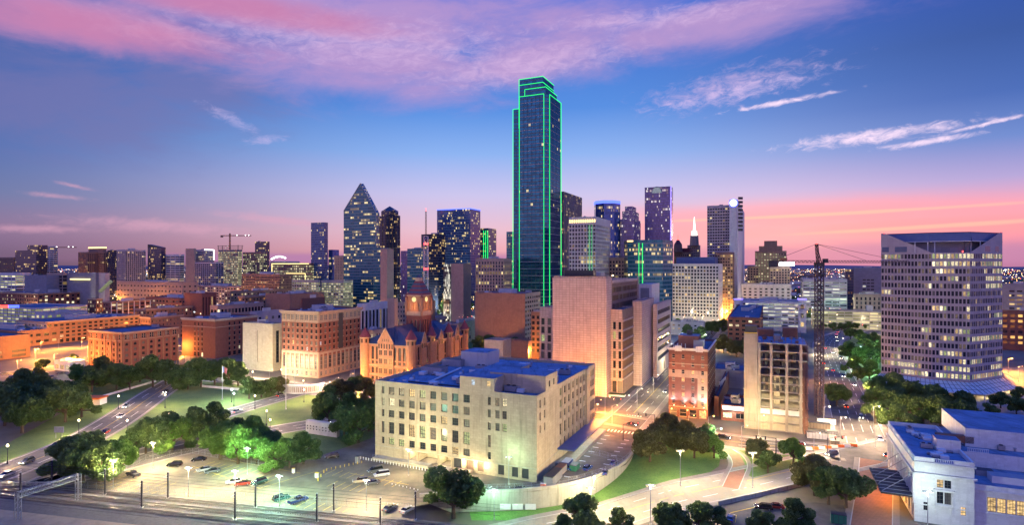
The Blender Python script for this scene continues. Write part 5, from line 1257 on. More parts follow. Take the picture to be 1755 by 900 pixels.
for k in range(nfl):
    for n_ in range(9): q = fr.pt(wF + .6 + (n_ % 2) * 1.2, 0, -1 - n_ * 2.2); mb.tube((q[0], q[1], k * fh_), (q[0], q[1], k * fh_ + fh_), .06, .06, 'rust_metal', 4, False)
    mb.box(fr, wF + .4, wF + 2.2, k * fh_ - .08, k * fh_, -dep, 0, 'rust_metal')
for k in range(nfl): 
    for n_ in range(6): mb.tube(fr.pt(wF + 1.8, k * fh_, -n_ * 3.6), fr.pt(wF + 1.8, (k + 1) * fh_, -(n_ + 1) * 3.6), .05, .05, 'rust_metal', 4, False)
mb.build('scaffold', b.root)
mb = MB(b.org)
mb.box(fr, -.2, wF + 1, h_ + .01, h_ + .12, -dep, .2, 'blue_deck' if 0 else 'roof_membrane')
for i in range(22): x, n_ = rnd.uniform(0, wF), rnd.uniform(-dep, -1); mb.box(fr, x, x + rnd.uniform(.5, 2), h_ + .13, h_ + rnd.uniform(.4, 1.4), n_ - 1, n_, rnd.choice(('rust_metal', 'white_metal', 'dark_metal', 'dirt')))
for i in range(9):
    for n_ in (-.2, -dep): q = fr.pt(wF * i / 8, h_, n_); mb.tube(q, (q[0], q[1], h_ + 3.2), .07, .07, 'rust_metal', 4)
mb.build('formwork', b.root)
mb = MB(b.org); fr2 = Frame(fr.pt(-3, 0, -dep - 1), tuple(D_)); mb.box(fr2, 0, wF + 3, 0, h_ - 2, -12, 0, 'dark_brick'); mb.box(fr2, 2, 9, h_ - 2, h_ + 3, -9, -2, 'rust_metal'); mb.box(fr2, wF - 4, wF + 2, h_ - 2, h_ + 4, -9, -2, 'rust_metal'); mb.build('rear_block', b.root)
# tower crane
Pc = Vector(P(1404, 262)); zc = Zat(452, 262); za = Zat(424, 262); cr = empty('tower_crane', (Pc.x, Pc.y, 0), 'tall tower crane standing beside the unfinished concrete frame', 'crane'); og = (Pc.x, Pc.y, 0)
def lattice(mb, a, b_, r, n, m, t=.07, diag=True):
    a, b_ = Vector(a), Vector(b_); d = (b_ - a); L_ = d.length; d.normalize(); x = d.cross(Vector((0, 0, 1)) if abs(d.z) < .9 else Vector((1, 0, 0))).normalized(); y = d.cross(x)
    cs = [x * r + y * r, -x * r + y * r, -x * r - y * r, x * r - y * r]
    for c_ in cs: mb.tube(a + c_, b_ + c_, t, t, m, 4)
    for i in range(n):
        p0, p1 = a + d * L_ * i / n, a + d * L_ * (i + 1) / n
        for k in range(4): mb.tube(p0 + cs[k], p1 + cs[(k + 1) % 4], t * .6, t * .6, m, 3, False); mb.tube(p1 + cs[k], p1 + cs[(k + 1) % 4], t * .6, t * .6, m, 3, False)
mb = MB(og); lattice(mb, (Pc.x, Pc.y, 0), (Pc.x, Pc.y, zc - 1), 1.3, 30, 'crane_steel', .26); mb.build('mast', cr)
mb = MB(og); mb.abox(Pc.x - 1.6, Pc.x + 1.6, Pc.y - 1.6, Pc.y + 1.6, zc - 1, zc + .3, 'dark_metal'); mb.abox(Pc.x + .9, Pc.x + 2.6, Pc.y - 2.8, Pc.y - 1, zc + .4, zc + 2.2, 'dark_metal'); mb.build('cab', cr)
mb = MB(og); lattice(mb, (Pc.x - .5, Pc.y, zc), (Pc.x - 1.2, Pc.y, za + 1.5), .45, 5, 'crane_steel', .16); mb.tube((Pc.x + 1.2, Pc.y, zc), (Pc.x - 1.2, Pc.y, za + 1), .2, .2, 'crane_steel'); mb.build('tower_head', cr)
jd = Vector((1, .18, 0)).normalized(); ja = Vector((Pc.x, Pc.y, zc + .9)); mb = MB(og); lattice(mb, ja, ja + jd * 46, .5, 30, 'crane_steel', .11); mb.build('jib', cr)
cj = ja - jd * 24; mb = MB(og); lattice(mb, ja, cj, .5, 12, 'crane_steel', .14); mb.abox(cj.x - .5, cj.x + 2.5, cj.y - .9, cj.y + .9, cj.z - 2.4, cj.z + .2, 'dark_metal'); mb.abox(cj.x + 4, cj.x + 7, cj.y - .6, cj.y + .6, cj.z + .4, cj.z + 1.6, 'rust_metal'); mb.build('counter_jib', cr)
tp = Vector((Pc.x - 1.2, Pc.y, za + 1.5)); mb = MB(og)
for e_ in (ja + jd * 24 + Vector((0, 0, .5)), ja + jd * 42 + Vector((0, 0, .5)), cj + Vector((1, 0, .4))): mb.tube(tp, e_, .09, .09, 'dark_metal', 4)
mb.build('pendant_line', cr); mb = MB(og); mb.tube(tp, tp + Vector((0, 0, .5)), .3, .3, 'red_beacon', 6); mb.build('beacon', cr)

# ---------------------------------------------------------------- faceted office tower on the right
Z1 = Zat(433, 320); Z2 = 86.6
KB = .93
T = [P(1510, 367 * KB), P(1597, 347 * KB), P(1663, 338 * KB), P(1718, 352 * KB)]; back = [P(1716, 372), (P(1655, 400)), P(1560, 395)]
b = start('office_tower', 'pale faceted office tower with a notched top and rows of lit windows', 'office tower', ccw(T + back), Z2)
NF = 17; z0 = 5.4; fhh = (Z1 - z0) / NF; W = MB(b.org); wn_ = []; runs = random.Random(5)
litrow = {0: .85, 1: .8, 2: .5, 3: .25, 4: .3, 5: .35, 6: .45, 7: .1, 8: .3, 9: .45, 10: .12, 11: .35, 12: .3, 13: .2, 14: .25, 15: .7, 16: .75}
eds = [(T[i], T[i + 1]) for i in range(3)] + [(b.pts[i], b.pts[(i + 1) % len(b.pts)]) for i in range(len(b.pts)) if not facing(b.pts[i], b.pts[(i + 1) % len(b.pts)])]
per = {}
for ei, (a, d) in enumerate(eds):
    fr = frame(a, d); w = math.dist(a, d)
    if ei < 3:
        n = round(w / 1.62); bw = w / n; rows = []
        for k in range(NF):
            zb = z0 + k * fhh + fhh * .20; rows.append((zb, zb + fhh * .62, [((i + .5) * bw - bw * .35, (i + .5) * bw + bw * .35, 0) for i in range(n)]))
        facade(W, fr, w, Z1, rows, .16, 'violet_precast')
        for k, (t0, t1, ws) in enumerate(rows):
            on = False
            for i, (s0, s1, _) in enumerate(ws):
                if runs.random() < .28: on = runs.random() < litrow[k]
                wn_.append((fr, s0, s1, t0, t1, on))
        for k in range(NF): W.box(fr, 0, w, z0 + k * fhh - .12, z0 + k * fhh + .12, .01, .14, 'violet_precast')
    else: W.poly([fr.pt(0, 0), fr.pt(w, 0), fr.pt(w, Z1), fr.pt(0, Z1)], 'violet_precast', [(0, 0), (w, 0), (w, Z1), (0, Z1)])
W.build('wall', b.root)
# lit and unlit windows
byrow = {}
for q in wn_: byrow.setdefault((round(q[3], 1), q[0].O[:2]), []).append(q)
order = sorted(wn_, key=lambda q: math.hypot(*q[0].pt(q[1], 0)[:2])); cache = {}
near = order[:100]; rest = order[100:]
def pm_of(on): return runs.choice(('pane_bright', 'pane_bright', 'pane_warm', 'pane_green')) if on else runs.choice(('pane_dark',) * 6 + ('pane_blind', 'pane_dim'))
for q in near:
    fr, s0, s1, t0, t1, on = q; pm = pm_of(on); key = (round(s1 - s0, 2), pm)
    if key not in cache: mb = MB(); add_window(mb, Frame((0, 0, 0), (1, 0)), -(s1 - s0) / 2, (s1 - s0) / 2, 0, t1 - t0, 0, 1, 1, None, pm); o = mb.build('window', b.root); cache[key] = o
    else: o = cache[key].copy(); link(o); o.parent = b.root
    p = fr.pt((s0 + s1) / 2, t0, -.08); o.location = [p[i] - b.org[i] for i in range(3)]; o.rotation_euler.z = fr.ang()
mb = MB(b.org)
for (fr, s0, s1, t0, t1, on) in rest: add_window(mb, fr, s0, s1, t0, t1, -.08, 1, 1, None, pm_of(on))
o = mb.build('window', b.root); o['kind'] = 'stuff'
# notched crown
c1 = MB(b.org); f0, f1, f2_ = [frame(*e_) for e_ in eds[:3]]; w0, w1, w2 = [math.dist(*e_) for e_ in eds[:3]]
c1.poly([f0.pt(0, Z1), f0.pt(w0, Z1), f0.pt(2.0, Z2), f0.pt(0, Z2)], 'violet_precast'); c1.poly([f2_.pt(0, Z1), f2_.pt(w2, Z1), f2_.pt(w2, Z2), f2_.pt(w2 - 2, Z2)], 'violet_precast')
for fr, s0, s1 in ((f0, 7, 13), (f0, .6, 4), (f2_, 14, 19), (f2_, 24, 27.5)): c1.box(fr, s0, s1, Z1 + .6, Z1 + 3.6, .01, .05, 'blue_glass')
inn = inset(T + back, .35)
for i in range(len(inn)):
    a, d = inn[i], inn[(i + 1) % len(inn)]
    if i >= 3: c1.poly([(*a, Z1), (*d, Z1), (*d, Z2), (*a, Z2)], 'violet_precast')
c1.build('crown_wall', b.root)
m2 = MB(b.org); set_ = [Vector(P(1512, 371 * KB)), Vector(P(1592, 353 * KB)), Vector(P(1664, 344 * KB)), Vector(P(1716, 356 * KB))]
zs = Zat(413, 325)
for i in range(3):
    a, d = set_[i], set_[i + 1]; fr = frame(tuple(a), tuple(d)); w = math.dist(a, d)
    m2.poly([fr.pt(0, zs, .5), fr.pt(w, zs, .5), fr.pt(w, Z2 - .05, -.4), fr.pt(0, Z2 - .05, -.4)], 'blue_awning'); m2.box(fr, 0, w, zs - .5, zs - .02, -.5, .7, 'white_stone')
    m2.poly([fr.pt(0, Z1, -3), fr.pt(w, Z1, -3), fr.pt(w, zs - .5, -3), fr.pt(0, zs - .5, -3)], 'gray_panel')
m2.build('sloped_roof', b.root)
m3 = MB(b.org)
for px in (1568, 1590, 1602, 1640, 1664, 1680): y_ = 351 if px < 1663 else 346; q = P(px, y_ * KB); m3.tube((*q, Z1), (*q, zs - .4), .25, .25, 'white_stone', 8)
m3.build('column', b.root)
m3 = MB(b.org); m3.poly([(p[0], p[1], Z1 + .02) for p in b.pts], 'roof_membrane'); m3.build('terrace', b.root); m3 = MB(b.org); bk = [p for p in ccw(T + back)]; m3.poly([(*p, Z2 - .2) for p in ccw([tuple(x) for x in set_] + back)], 'roof_membrane'); m3.build('roof', b.root)
m3 = MB(b.org)
for q, zq in ((P(1515, 368 * KB), Z2), (P(1716, 354 * KB), Z2), (P(1650, 346 * KB), Z1)): m3.tube((*q, zq), (*q, zq + 1.0), .3, .3, 'red_beacon', 6)
m3.build('beacon', b.root)
# skirt canopy and lit lobby
m4 = MB(b.org); zk = 4.4; ring_o = [P(1492, 350 * KB), P(1525, 338 * KB), P(1600, 322 * KB), P(1690, 313 * KB), P(1742, 330 * KB), P(1733, 365 * KB)]; ring_i = [P(1509, 369 * KB), P(1530, 362.5 * KB), P(1597, 346.5 * KB), P(1663, 337.5 * KB), P(1719, 351 * KB), P(1717, 372 * KB)]
for i in range(5):
    m4.poly([(*ring_o[i], zk - 1.0), (*ring_o[i + 1], zk - 1.0), (*ring_i[i + 1], zk + .5), (*ring_i[i], zk + .5)], 'white_metal'); m4.poly([(*ring_o[i + 1], zk - 1.3), (*ring_o[i], zk - 1.3), (*ring_i[i], zk + .2), (*ring_i[i + 1], zk + .2)], 'white_metal')
    m4.poly([(*ring_o[i], zk - 1.3), (*ring_o[i + 1], zk - 1.3), (*ring_o[i + 1], zk - 1.0), (*ring_o[i], zk - 1.0)], 'white_metal')
    n = 9
    for k in range(n):
        t = (k + .5) / n; a = Vector(ring_o[i]).lerp(Vector(ring_o[i + 1]), t); d = Vector(ring_i[i]).lerp(Vector(ring_i[i + 1]), t); m4.tube((*a, zk - .95), (*d, zk + .55), .14, .14, 'frame_dark', 4, False)
    for t in (.33, .66):
        a = Vector(ring_o[i]).lerp(Vector(ring_i[i]), t); d = Vector(ring_o[i + 1]).lerp(Vector(ring_i[i + 1]), t); z_ = zk - .95 + 1.5 * t; m4.tube((*a, z_), (*d, z_), .12, .12, 'frame_dark', 4, False)
m4.build('canopy', b.root)
m5 = MB(b.org)
for i in range(5):
    for t in (0, .5): a = Vector(ring_o[i]).lerp(Vector(ring_o[i + 1]), t); a = a.lerp(Vector(ring_i[i]), .08); m5.tube((*a, 0), (*a, zk - 1.3), .28, .28, 'white_stone', 8)
m5.build('canopy_post', b.root)
for px, y_ in ((1540, 336), (1575, 331), (1610, 327), (1650, 321), (1690, 321), (1725, 336)): q = P(px, y_ * KB); light((q[0] - b.org[0], q[1] - b.org[1], 2.4), 1500, LC['yellow'], .5, b.root)
m6 = MB(b.org)
for fr, w in ((f0, w0), (f1, w1), (f2_, w2)):
    n = int(w / 3)
    for i in range(n): m6.box(fr, i * w / n + .2, (i + 1) * w / n - .2, .3, 2.9, .01, .08, 'pane_bright')
m6.build('lobby_window', b.root)

# ---------------------------------------------------------------- railway station, bottom right
b = start('train_station', 'white stone railway station with balustraded roof at the lower right', 'train station', foot(1567, 155, 1670, 1522), 16.0); hu = Zat(790, 155)
u4 = b.pts; W = MB(b.org); wn_ = []; Fs = {}
for a, d in edges(b):
    fr = frame(a, d); w = math.dist(a, d)
    if not facing(a, d): W.poly([fr.pt(0, 0), fr.pt(w, 0), fr.pt(w, hu), fr.pt(0, hu)], 'union_stone', [(0, 0), (w, 0), (w, hu), (0, hu)]); continue
    if abs(fr.D[0] * V.x + fr.D[1] * V.y) > .8:
        Fs['front'] = (fr, w); m_ = fr.s_of(1618); s1_ = fr.s_of(1587); s2_ = fr.s_of(1651)
        rows = [(3.2, 5.4, [(s1_ - .55, s1_ + .55, 0), (s2_ - .55, s2_ + .55, 0)]), (5.5, 8.6, [(m_ - 1.55, m_ - .1, 0), (m_ + .1, m_ + 1.55, 0)]), (9.7, 11.8, [(m_ - 1.55, m_ - .1, 0), (m_ + .1, m_ + 1.55, 0)])]
    else:
        Fs['side'] = (fr, w); n = 9; bw = w / n; rows = [(.5, 4.2, [((i + .5) * bw - 1.1, (i + .5) * bw + 1.1, 0) for i in range(n)]), (5.6, 9.6, [((i + .5) * bw - 1.0, (i + .5) * bw + 1.0, 1) for i in range(n)]), (10.6, 12.2, [((i + .5) * bw - .8, (i + .5) * bw + .8, 0) for i in range(n)])]
    facade(W, fr, w, hu, rows, .4, 'union_stone'); wn_ += [(fr, s0, s1, t0, t1, .4) for (t0, t1, ws) in rows for s0, s1, _ in ws]
    for z, th, pd in ((4.6, .3, .15), (hu - 3.4, .5, .5), (hu - .35, .34, .35)): W.box(fr, -pd, w + pd, z, z + th, .008, pd, 'union_stone')
W.build('wall', b.root); place_windows(b, wn_, dict(mun=(2, 3), fm='frame_dark', lit=.5, pool=('pane_warm', 'pane_green')), 100)
fr, w = Fs['front']; fsd, wsd = Fs['side']
mb = MB(b.org); m_ = fr.s_of(1618)
for s_ in (m_ - 1.9, m_ + 1.65): mb.box(fr, s_, s_ + .28, 3.0, 9.3, .01, .3, 'union_stone')
mb.box(fr, m_ - 2.3, m_ + 2.3, 8.9, 9.3, .012, .6, 'union_stone'); mb.box(fr, m_ - 2.1, m_ + 2.1, 5.0, 5.3, .013, .5, 'union_stone')
for j in range(10): x = wsd * j / 9; x = min(wsd - .45, max(.45, x)); mb.box(fsd, x - .35, x + .35, 4.9, hu - 3.45, .01, .3, 'union_stone')
mb.build('pilaster', b.root)
def balus(fr, s0, s1, z):
    mb = MB(b.org); mb.box(fr, s0, s1, z, z + .15, -.3, .02, 'union_stone'); mb.box(fr, s0, s1, z + .95, z + 1.1, -.32, .03, 'union_stone'); n = int((s1 - s0) / .4)
    for i in range(n): q = fr.pt(s0 + (i + .5) * (s1 - s0) / n, z + .15, -.15); mb.tube(q, (q[0], q[1], q[2] + .8), .09, .09, 'union_stone', 6, False)
    mb.build('balustrade', b.root)
def solid(fr, s0, s1, z, hgt=1.15): part(b, 'parapet', lambda m: m.box(fr, s0, s1, z, z + hgt, -.35, .04, 'union_stone'))
solid(fr, -.04, m_ - 2.2, hu); balus(fr, m_ - 2.2, m_ + 2.2, hu); solid(fr, m_ + 2.2, w, hu)
for k in range(5): a0 = wsd * k / 5; solid(fsd, a0, a0 + 2.5, hu); balus(fsd, a0 + 2.5, a0 + wsd / 5, hu)
m = MB(b.org); m.poly([(*p, hu + .02) for p in inset(u4, .3)], 'roof_membrane'); m.build('roof', b.root)
e2 = [(a, d) for a, d in edges(b) if not facing(a, d)]
for a, d in e2: f_ = frame(a, d); solid(f_, 0, math.dist(a, d), hu)
C0 = Vector(P(1567, 155))
def sblock(su, sv, lu, lv, z0, z1, name='roof_house', m='union_stone', mt='roof_membrane'):
    o = C0 + U * su - V * sv; q = ccw([tuple(o), tuple(o + U * lu), tuple(o + U * lu - V * lv), tuple(o - V * lv)]); mb = MB(b.org); mb.prism(q, z0, z1, m, mt); mb.build(name, b.root); return q
wb = w
q2 = sblock(2.2, wb + .05, 16, 22, 0, 11.2, 'low_wing'); q3 = sblock(18.3, wb + .05, 28, 30, 0, 15.2, 'rear_wing'); q4 = sblock(24, wb + 4, 26, 34, 15.2, 20.5, 'hall')
sblock(12, 7.5, 5, 5.5, hu, hu + 3.4); sblock(24, 10, 2, 9, hu, hu + 2, m='rust_metal', mt='rust_metal')
f_ = Frame(tuple(C0 + U * 2.2 - V * (wb + .05)) + (0,), tuple(-V)); mb = MB(b.org); mb.box(f_, 0, 22, 9.6, 10.0, .01, .35, 'union_stone'); mb.box(f_, 0, 22, 3.8, 4.1, .01, .15, 'union_stone'); mb.build('cornice', b.root)
for k in range(4):
    mb = MB(b.org); s0 = 3.2 + k * 2.0; mb.box(f_, s0, s0 + 1.75, 4.6, 8.2, .01, .05, 'pane_warm'); 
    for x in (0, .58, 1.16, 1.7): mb.box(f_, s0 + x, s0 + x + .07, 4.6, 8.2, .051, .10, 'frame_dark')
    for z in (4.6, 5.8, 7.0, 8.15): mb.box(f_, s0, s0 + 1.75, z, z + .07, .052, .105, 'frame_dark')
    mb.build('window', b.root)
balus(Frame(tuple(C0 + U * 18.3 - V * (wb + .05)) + (0,), tuple(-V)), 3, 8, 15.2)
sblock(5, wb + 5, 4, 8, 11.2, 13.0, 'air_handler', 'white_metal', 'gray_metal'); sblock(10, wb + 3, 3, 4, 11.2, 12.6, 'air_handler', 'gray_metal', 'dark_metal')
rooftop(b, 16, hu + .03, pts=inset(u4, .5), s=.6, house=False)
for k in range(14):
    o = bpy.data.objects.new('air_handler', unit_mesh(k)); link(o); o.parent = b.root; q = C0 + U * rnd.uniform(20, 38) - V * (wb + rnd.uniform(3, 26)); o.location = (q.x - b.org[0], q.y - b.org[1], 15.22); o.rotation_euler.z = R(UA); o.scale = (.6, .6, .6)
# entrance canopy
A_ = fsd.s_of(1541); B_ = fsd.s_of(1558); s0, s1 = sorted((A_, B_)); mb = MB(b.org); zc_ = 6.0; mb.box(fsd, s0 - 1, s1 + 6, zc_, zc_ + .5, .05, 7.5, 'dark_metal'); mb.build('entrance_canopy', b.root)
mb = MB(b.org)
for k in range(4): x = s0 + (s1 + 5 - s0) * k / 3; mb.tube(fsd.pt(x, zc_ + .5, 7), fsd.pt(x, zc_ + 6, .1), .1, .1, 'gray_metal', 5)
for k in range(8): x = s0 - 1 + (s1 + 7 - s0) * k / 7; mb.box(fsd, x - .05, x + .05, zc_ + .5, zc_ + .62, .05, 7.5, 'gray_metal')
mb.build('tie_rod', b.root)
for k in range(3): q = fsd.pt(s0 + 2 + k * 4, zc_ - .7, 4); light((q[0] - b.org[0], q[1] - b.org[1], q[2]), 1500, LC['orange'], .4, b.root)
# ---------------------------------------------------------------- mid-distance blocks
def mk(name, label, xc, Y, xa, xb, yt, st, stu=None, d=None, z0=0, **k):
    p = foot(xc, Y, xa, xb, d=d); return bld(name, label, name.replace('_', ' '), p, Zat(yt, Y), st, stu, z0=z0, **k)
brk = lambda **k: dict(dict(wall='red_brick', bay=4.2, fl=4.0, ww=.42, wh=.52, g=4.5, top=2.0, depth=.35, mun=(1, 2), fm='frame_dark', lit=.12, gw=(.6, 3.6, .6), cornice=(.9, .6, 'tan_stone')), **k)
# brick warehouse with arches
st = dict(wall='red_brick', bay=5.4, fl=3.5, ww=.36, wh=.52, g=3.2, top=6.4, depth=.4, mun=(1, 2), fm='frame_dark', lit=.06, arch_top=1, piers=(.9, .35, 'orange_brick'), cornice=(.8, .6, 'tan_stone'), belts=((-6.0, .35, .3, 'tan_stone'),))
b = mk('warehouse', 'square brick warehouse with arched upper windows behind the park trees', 210, 382, 152, 305, 570, dict(st, bay=6.2, arch_top=0, ww=.26, wall='red_brick'), st, units=1)
h = b.h
for fr, w, e_ in zip(b.frames, b.w, edges(b)):
    if facing(*e_):
        side = abs(fr.D[0] * U.x + fr.D[1] * U.y) > .8; n = round(w / (5.4 if side else 6.2)); wn_ = []
        for i in range(n):
            for dx_ in ((-.75, .75) if side else (0,)): x = (i + .5) * w / n + dx_; wn_.append((fr, x - .6, x + .6, h - 5.0, h - 1.9, -.12))
        place_windows(b, wn_, dict(mun=(1, 2), fm='frame_pale', lit=.0), 100 + 60)
st = brk(bay=4.0, fl=3.6, ww=.36, wh=.62, g=4, top=2.6, belts=((-6.5, .4, .25, 'tan_stone'),), cornice=(1.2, .9, 'limestone_lit'), sill='tan_stone')
b = mk('warehouse', 'tall red brick block with cream cornice beside the slotted stone annex', 369, 425, 312, 441, 547, dict(st, mx=12), dict(st, mx=10, bay=4.6), units=6)
b = mk('records_building', 'plain cream stone annex with tall dark window slots', 467, 372, 416, 485, 555.5, dict(wall='limestone_lit', bay=3.4, fl=60, ww=.3, wh=.86, g=3.5, top=3.0, mx=12, depth=.5, mun=(1, 8), lit=.0), dict(wall='limestone_lit', bay=6.0, fl=60, ww=.32, wh=.86, g=3.5, top=3.0, depth=.5, mun=(1, 8)), units=3)
# criminal courts: terracotta base and brick shaft
Yh = 350; p = foot(546, Yh, 483, 618); hh = Zat(534, Yh)
st = dict(wall='red_brick', bay=3.9, fl=3.7, ww=.42, wh=.6, g=15.6, top=7.0, depth=.35, mun=(1, 2), fm='frame_dark', lit=.10, pool=('pane_cool', 'pane_dim', 'pane_warm'), sill='tan_stone', cornice=(1.3, 1.2, 'tan_stone'), belts=((15.0, .6, .4, 'tan_stone'), (4.8, .4, .3, 'tan_stone'), (-7.0, .5, .3, 'tan_stone')))
b = bld('old_courts_building', 'ornate brick and terracotta courts building, its street corner lit orange', 'office building', p, hh, st, units=5)
for fr, w, e_ in zip(b.frames, b.w, edges(b)):
    if facing(*e_):
        n = round(w / 3.9); bw = w / n; mb = MB(b.org)
        mb.box(fr, -.02, w + .02, .05, 4.8, .003, .2, 'tan_stone'); mb.box(fr, 0, w, 14.2, 15.0, .003, .2, 'tan_stone'); mb.box(fr, 0, w, hh - 6.5, hh - 1.5, .003, .12, 'tan_stone')
        for i in range(n + 1): x = min(w - .6, max(.6, i * bw)); mb.box(fr, x - .55, x + .55, 5.2, 14.2, .003, .3, 'tan_stone'); mb.box(fr, x - .35, x + .35, hh - 7, hh - 1.4, .13, .35, 'tan_stone'); mb.box(fr, x - .3, x + .3, 15.6, hh - 7, .003, .12, 'red_brick')
        mb.build('stone_facing', b.root)
        wn_ = []
        for i in range(n):
            x = (i + .5) * bw; wn_ += [(fr, x - 1.1, x + 1.1, 5.6, 12.8, -.1), (fr, x - .8, x + .8, 1.4, 3.9, -.26)]
            for dx_ in (-.65, .65): wn_.append((fr, x + dx_ - .48, x + dx_ + .48, hh - 5.6, hh - 2.4, -.18))
        place_windows(b, wn_, dict(mun=(2, 3), fm='frame_pale', lit=.12, pool=('pane_dim', 'pane_warm')), 160)
fr = [f for f, e_ in zip(b.frames, edges(b)) if facing(*e_) and abs(f.D[0] * U.x + f.D[1] * U.y) > .8][0]
mb = MB(b.org); a_, c_ = fr.s_of(580), fr.s_of(587); mb.box(fr, a_, c_, 16, hh - .5, .02, .36, 'frame_dark'); mb.build('light_court', b.root)
# West End and left side
mk('museum_annex', 'plain tan box building with one lit window at the left edge', -30, 408, -120, 52, 580, dict(wall='orange_brick', blank=1), dict(wall='orange_brick', bay=17, fl=4, ww=.6, wh=.6, g=.6, top=10, lit=1, pool=('pane_orange',), mun=(4, 2)), units=3)
mk('loft_building', 'long brick loft building with a cream left wing and orange-lit base', 80, 500, 28, 238, 552, brk(wall='limestone_lit', bay=6, fl=3.6, ww=.5, wh=.45, pair=1, cornice=(.6, .4, 'tan_stone')), brk(wall='orange_brick', bay=4.8, fl=3.6, ww=.6, wh=.55, lit=.55, pool=('pane_warm', 'pane_dim', 'pane_orange')), units=8)
mk('loft_building', 'red brick lofts with scattered bright windows above the lit garage', 65, 720, -8, 172, 503, brk(wall='red_brick', fl=4.2, bay=5, lit=.3, pool=('pane_bright', 'pane_warm')), brk(wall='red_brick', fl=4.4, bay=6, lit=.45, ww=.5, pool=('pane_bright', 'pane_warm')), units=5)
mk('garage', 'open parking garage glowing yellow left of the brick lofts', 60, 590, -14, 150, 528, dict(wall='pale_concrete', bay=7, fl=3.3, ww=.92, wh=.55, g=1, top=1, depth=.6, glaze='glaze_garage'), units=0)
mk('shed', 'long white shed roof building with a bright yellow lit front', 78, 560, 60, 150, 537, dict(wall='pale_concrete', bay=8, fl=5, ww=.5, wh=.5, g=.5, top=1.2, lit=.8, pool=('pane_bright', 'pane_green'), mun=(2, 1)), units=2)
mk('brick_block', 'red brick block with bright square windows beside the white-trimmed mill', 165, 640, 150, 176, 512, brk(wall='dark_brick', lit=.5, pool=('pane_bright',)), brk(wall='dark_brick', lit=.5, pool=('pane_bright',)), units=1)
mk('mill', 'brick mill with white arched bays in the old brick district', 190, 620, 176, 258, 517, brk(wall='red_brick', lit=.3), brk(wall='red_brick', bay=6.5, ww=.7, wh=.5, lit=.35, piers=(.8, .3, 'white_stone'), belts=((6.5, .6, .35, 'white_stone'),)), units=3)
mk('brick_block', 'orange-lit low brick block with square corner pavilions', 258, 520, 240, 314, 544, brk(wall='orange_brick', bay=3.6, ww=.3), brk(wall='orange_brick', bay=3.6, ww=.3, wh=.5, arch_top=1), units=6)
mk('brick_block', 'orange-lit low block with blue roof behind the corner pavilions', 250, 600, 232, 330, 530, brk(wall='orange_brick'), brk(wall='orange_brick', bay=5), units=5)
mk('brick_block', 'plain red brick box standing behind the cream-corniced block', 346, 650, 316, 371, 503, brk(wall='red_brick', blank=1), dict(wall='red_brick', bay=3.4, fl=30, ww=.4, wh=.85, g=2, top=2, depth=.4, mun=(1, 6)), units=3)
mk('office_block', 'low tan office with a strip of dark windows and blue roof', 372, 560, 360, 452, 524, dict(wall='tan_stone', bay=4, fl=8, ww=.7, wh=.5, g=2, top=2, lit=.15, mun=(1, 1)), units=6)
mk('office_block', 'low grey block with three square openings behind the slotted annex', 440, 470, 428, 484, 535, dict(wall='violet_precast', bay=6, fl=6, ww=.4, wh=.4, g=9, top=2.5, mun=(1, 1)), units=2)
mk('brick_block', 'brown blank block behind the ornate courts roofline', 497, 610, 455, 556, 504, dict(wall='brown_stone', blank=1), dict(wall='brown_stone', blank=1), units=3)
mk('brick_block', 'small dark red box with round vents before the brown blank block', 517, 560, 515, 557, 512, dict(wall='dark_brick', blank=1), dict(wall='dark_brick', blank=1), units=2)
mk('brick_block', 'low orange-lit terrace with a pair of wall lamps in the old brick district', 420, 640, 408, 500, 508, brk(wall='orange_brick', bay=6, ww=.5, lit=.4, pool=('pane_orange',)), brk(wall='orange_brick', bay=5), units=5)
mk('office_block', 'wide low block with a green-lit roof edge', 395, 720, 385, 500, 500, dict(wall='brown_stone', bay=5, fl=4, ww=.5, wh=.5, lit=.3), units=4)
mk('county_building', 'pale county building with tall brown bays left of the courthouse tower', 619, 500, 612, 667, 521, dict(wall='white_stone', bay=4.5, fl=30, ww=.6, wh=.75, g=5, top=3, depth=.6, mun=(2, 5)), dict(wall='white_stone', bay=5.0, fl=30, ww=.62, wh=.75, g=5, top=3, depth=.6, mun=(2, 5)), units=5)
mk('stair_tower', 'plain tan stair tower between the pale county building and the clock tower', 676, 490, 664, 682, 512, dict(wall='tan_stone', blank=1), dict(wall='tan_stone', blank=1), units=0)
mk('office_block', 'tan block half hidden by the clock tower', 690, 520, 680, 700, 519, dict(wall='tan_stone', bay=4, fl=4, ww=.5, wh=.5), units=1)
mk('office_block', 'low block with blue roof right behind the left courthouse turret', 640, 400, 618, 662, 566, dict(wall='tan_stone', bay=3, fl=4.4, ww=.5, wh=.5, lit=.1), dict(wall='tan_stone', bay=3, fl=4.4, ww=.5, wh=.6, lit=.1), units=2)
mk('orange_kiosk', 'small orange-lit block at the right shoulder of the clock tower', 738, 540, 730, 746, 516, dict(wall='orange_brick', blank=1), dict(wall='orange_brick', blank=1), units=0)
mk('exhibit_hall', 'broad low hall with blue roof and pink walls right of the courthouse', 752, 470, 735, 850, 560, dict(wall='tan_stone', blank=1), dict(wall='limestone_lit', bay=12, fl=8, ww=.2, wh=.4, g=.5, top=4, lit=.6), units=4)
mk('exhibit_hall', 'second low hall with dark blue roof farther from the courthouse', 800, 540, 786, 905, 552, dict(wall='tan_stone', blank=1), dict(wall='limestone_lit', blank=1), units=6)
mk('records_hall', 'brown block with a pale panel and a gridded garage side', 900, 470, 814, 926, 503, dict(wall='brown_stone', blank=1), dict(wall='tan_stone', bay=4.5, fl=3.6, ww=.72, wh=.5, g=3, top=2, depth=.6, lit=.5, mun=(1, 1), pool=('pane_dim', 'pane_green')), units=5)
b = sc.objects.get('records_hall'); 
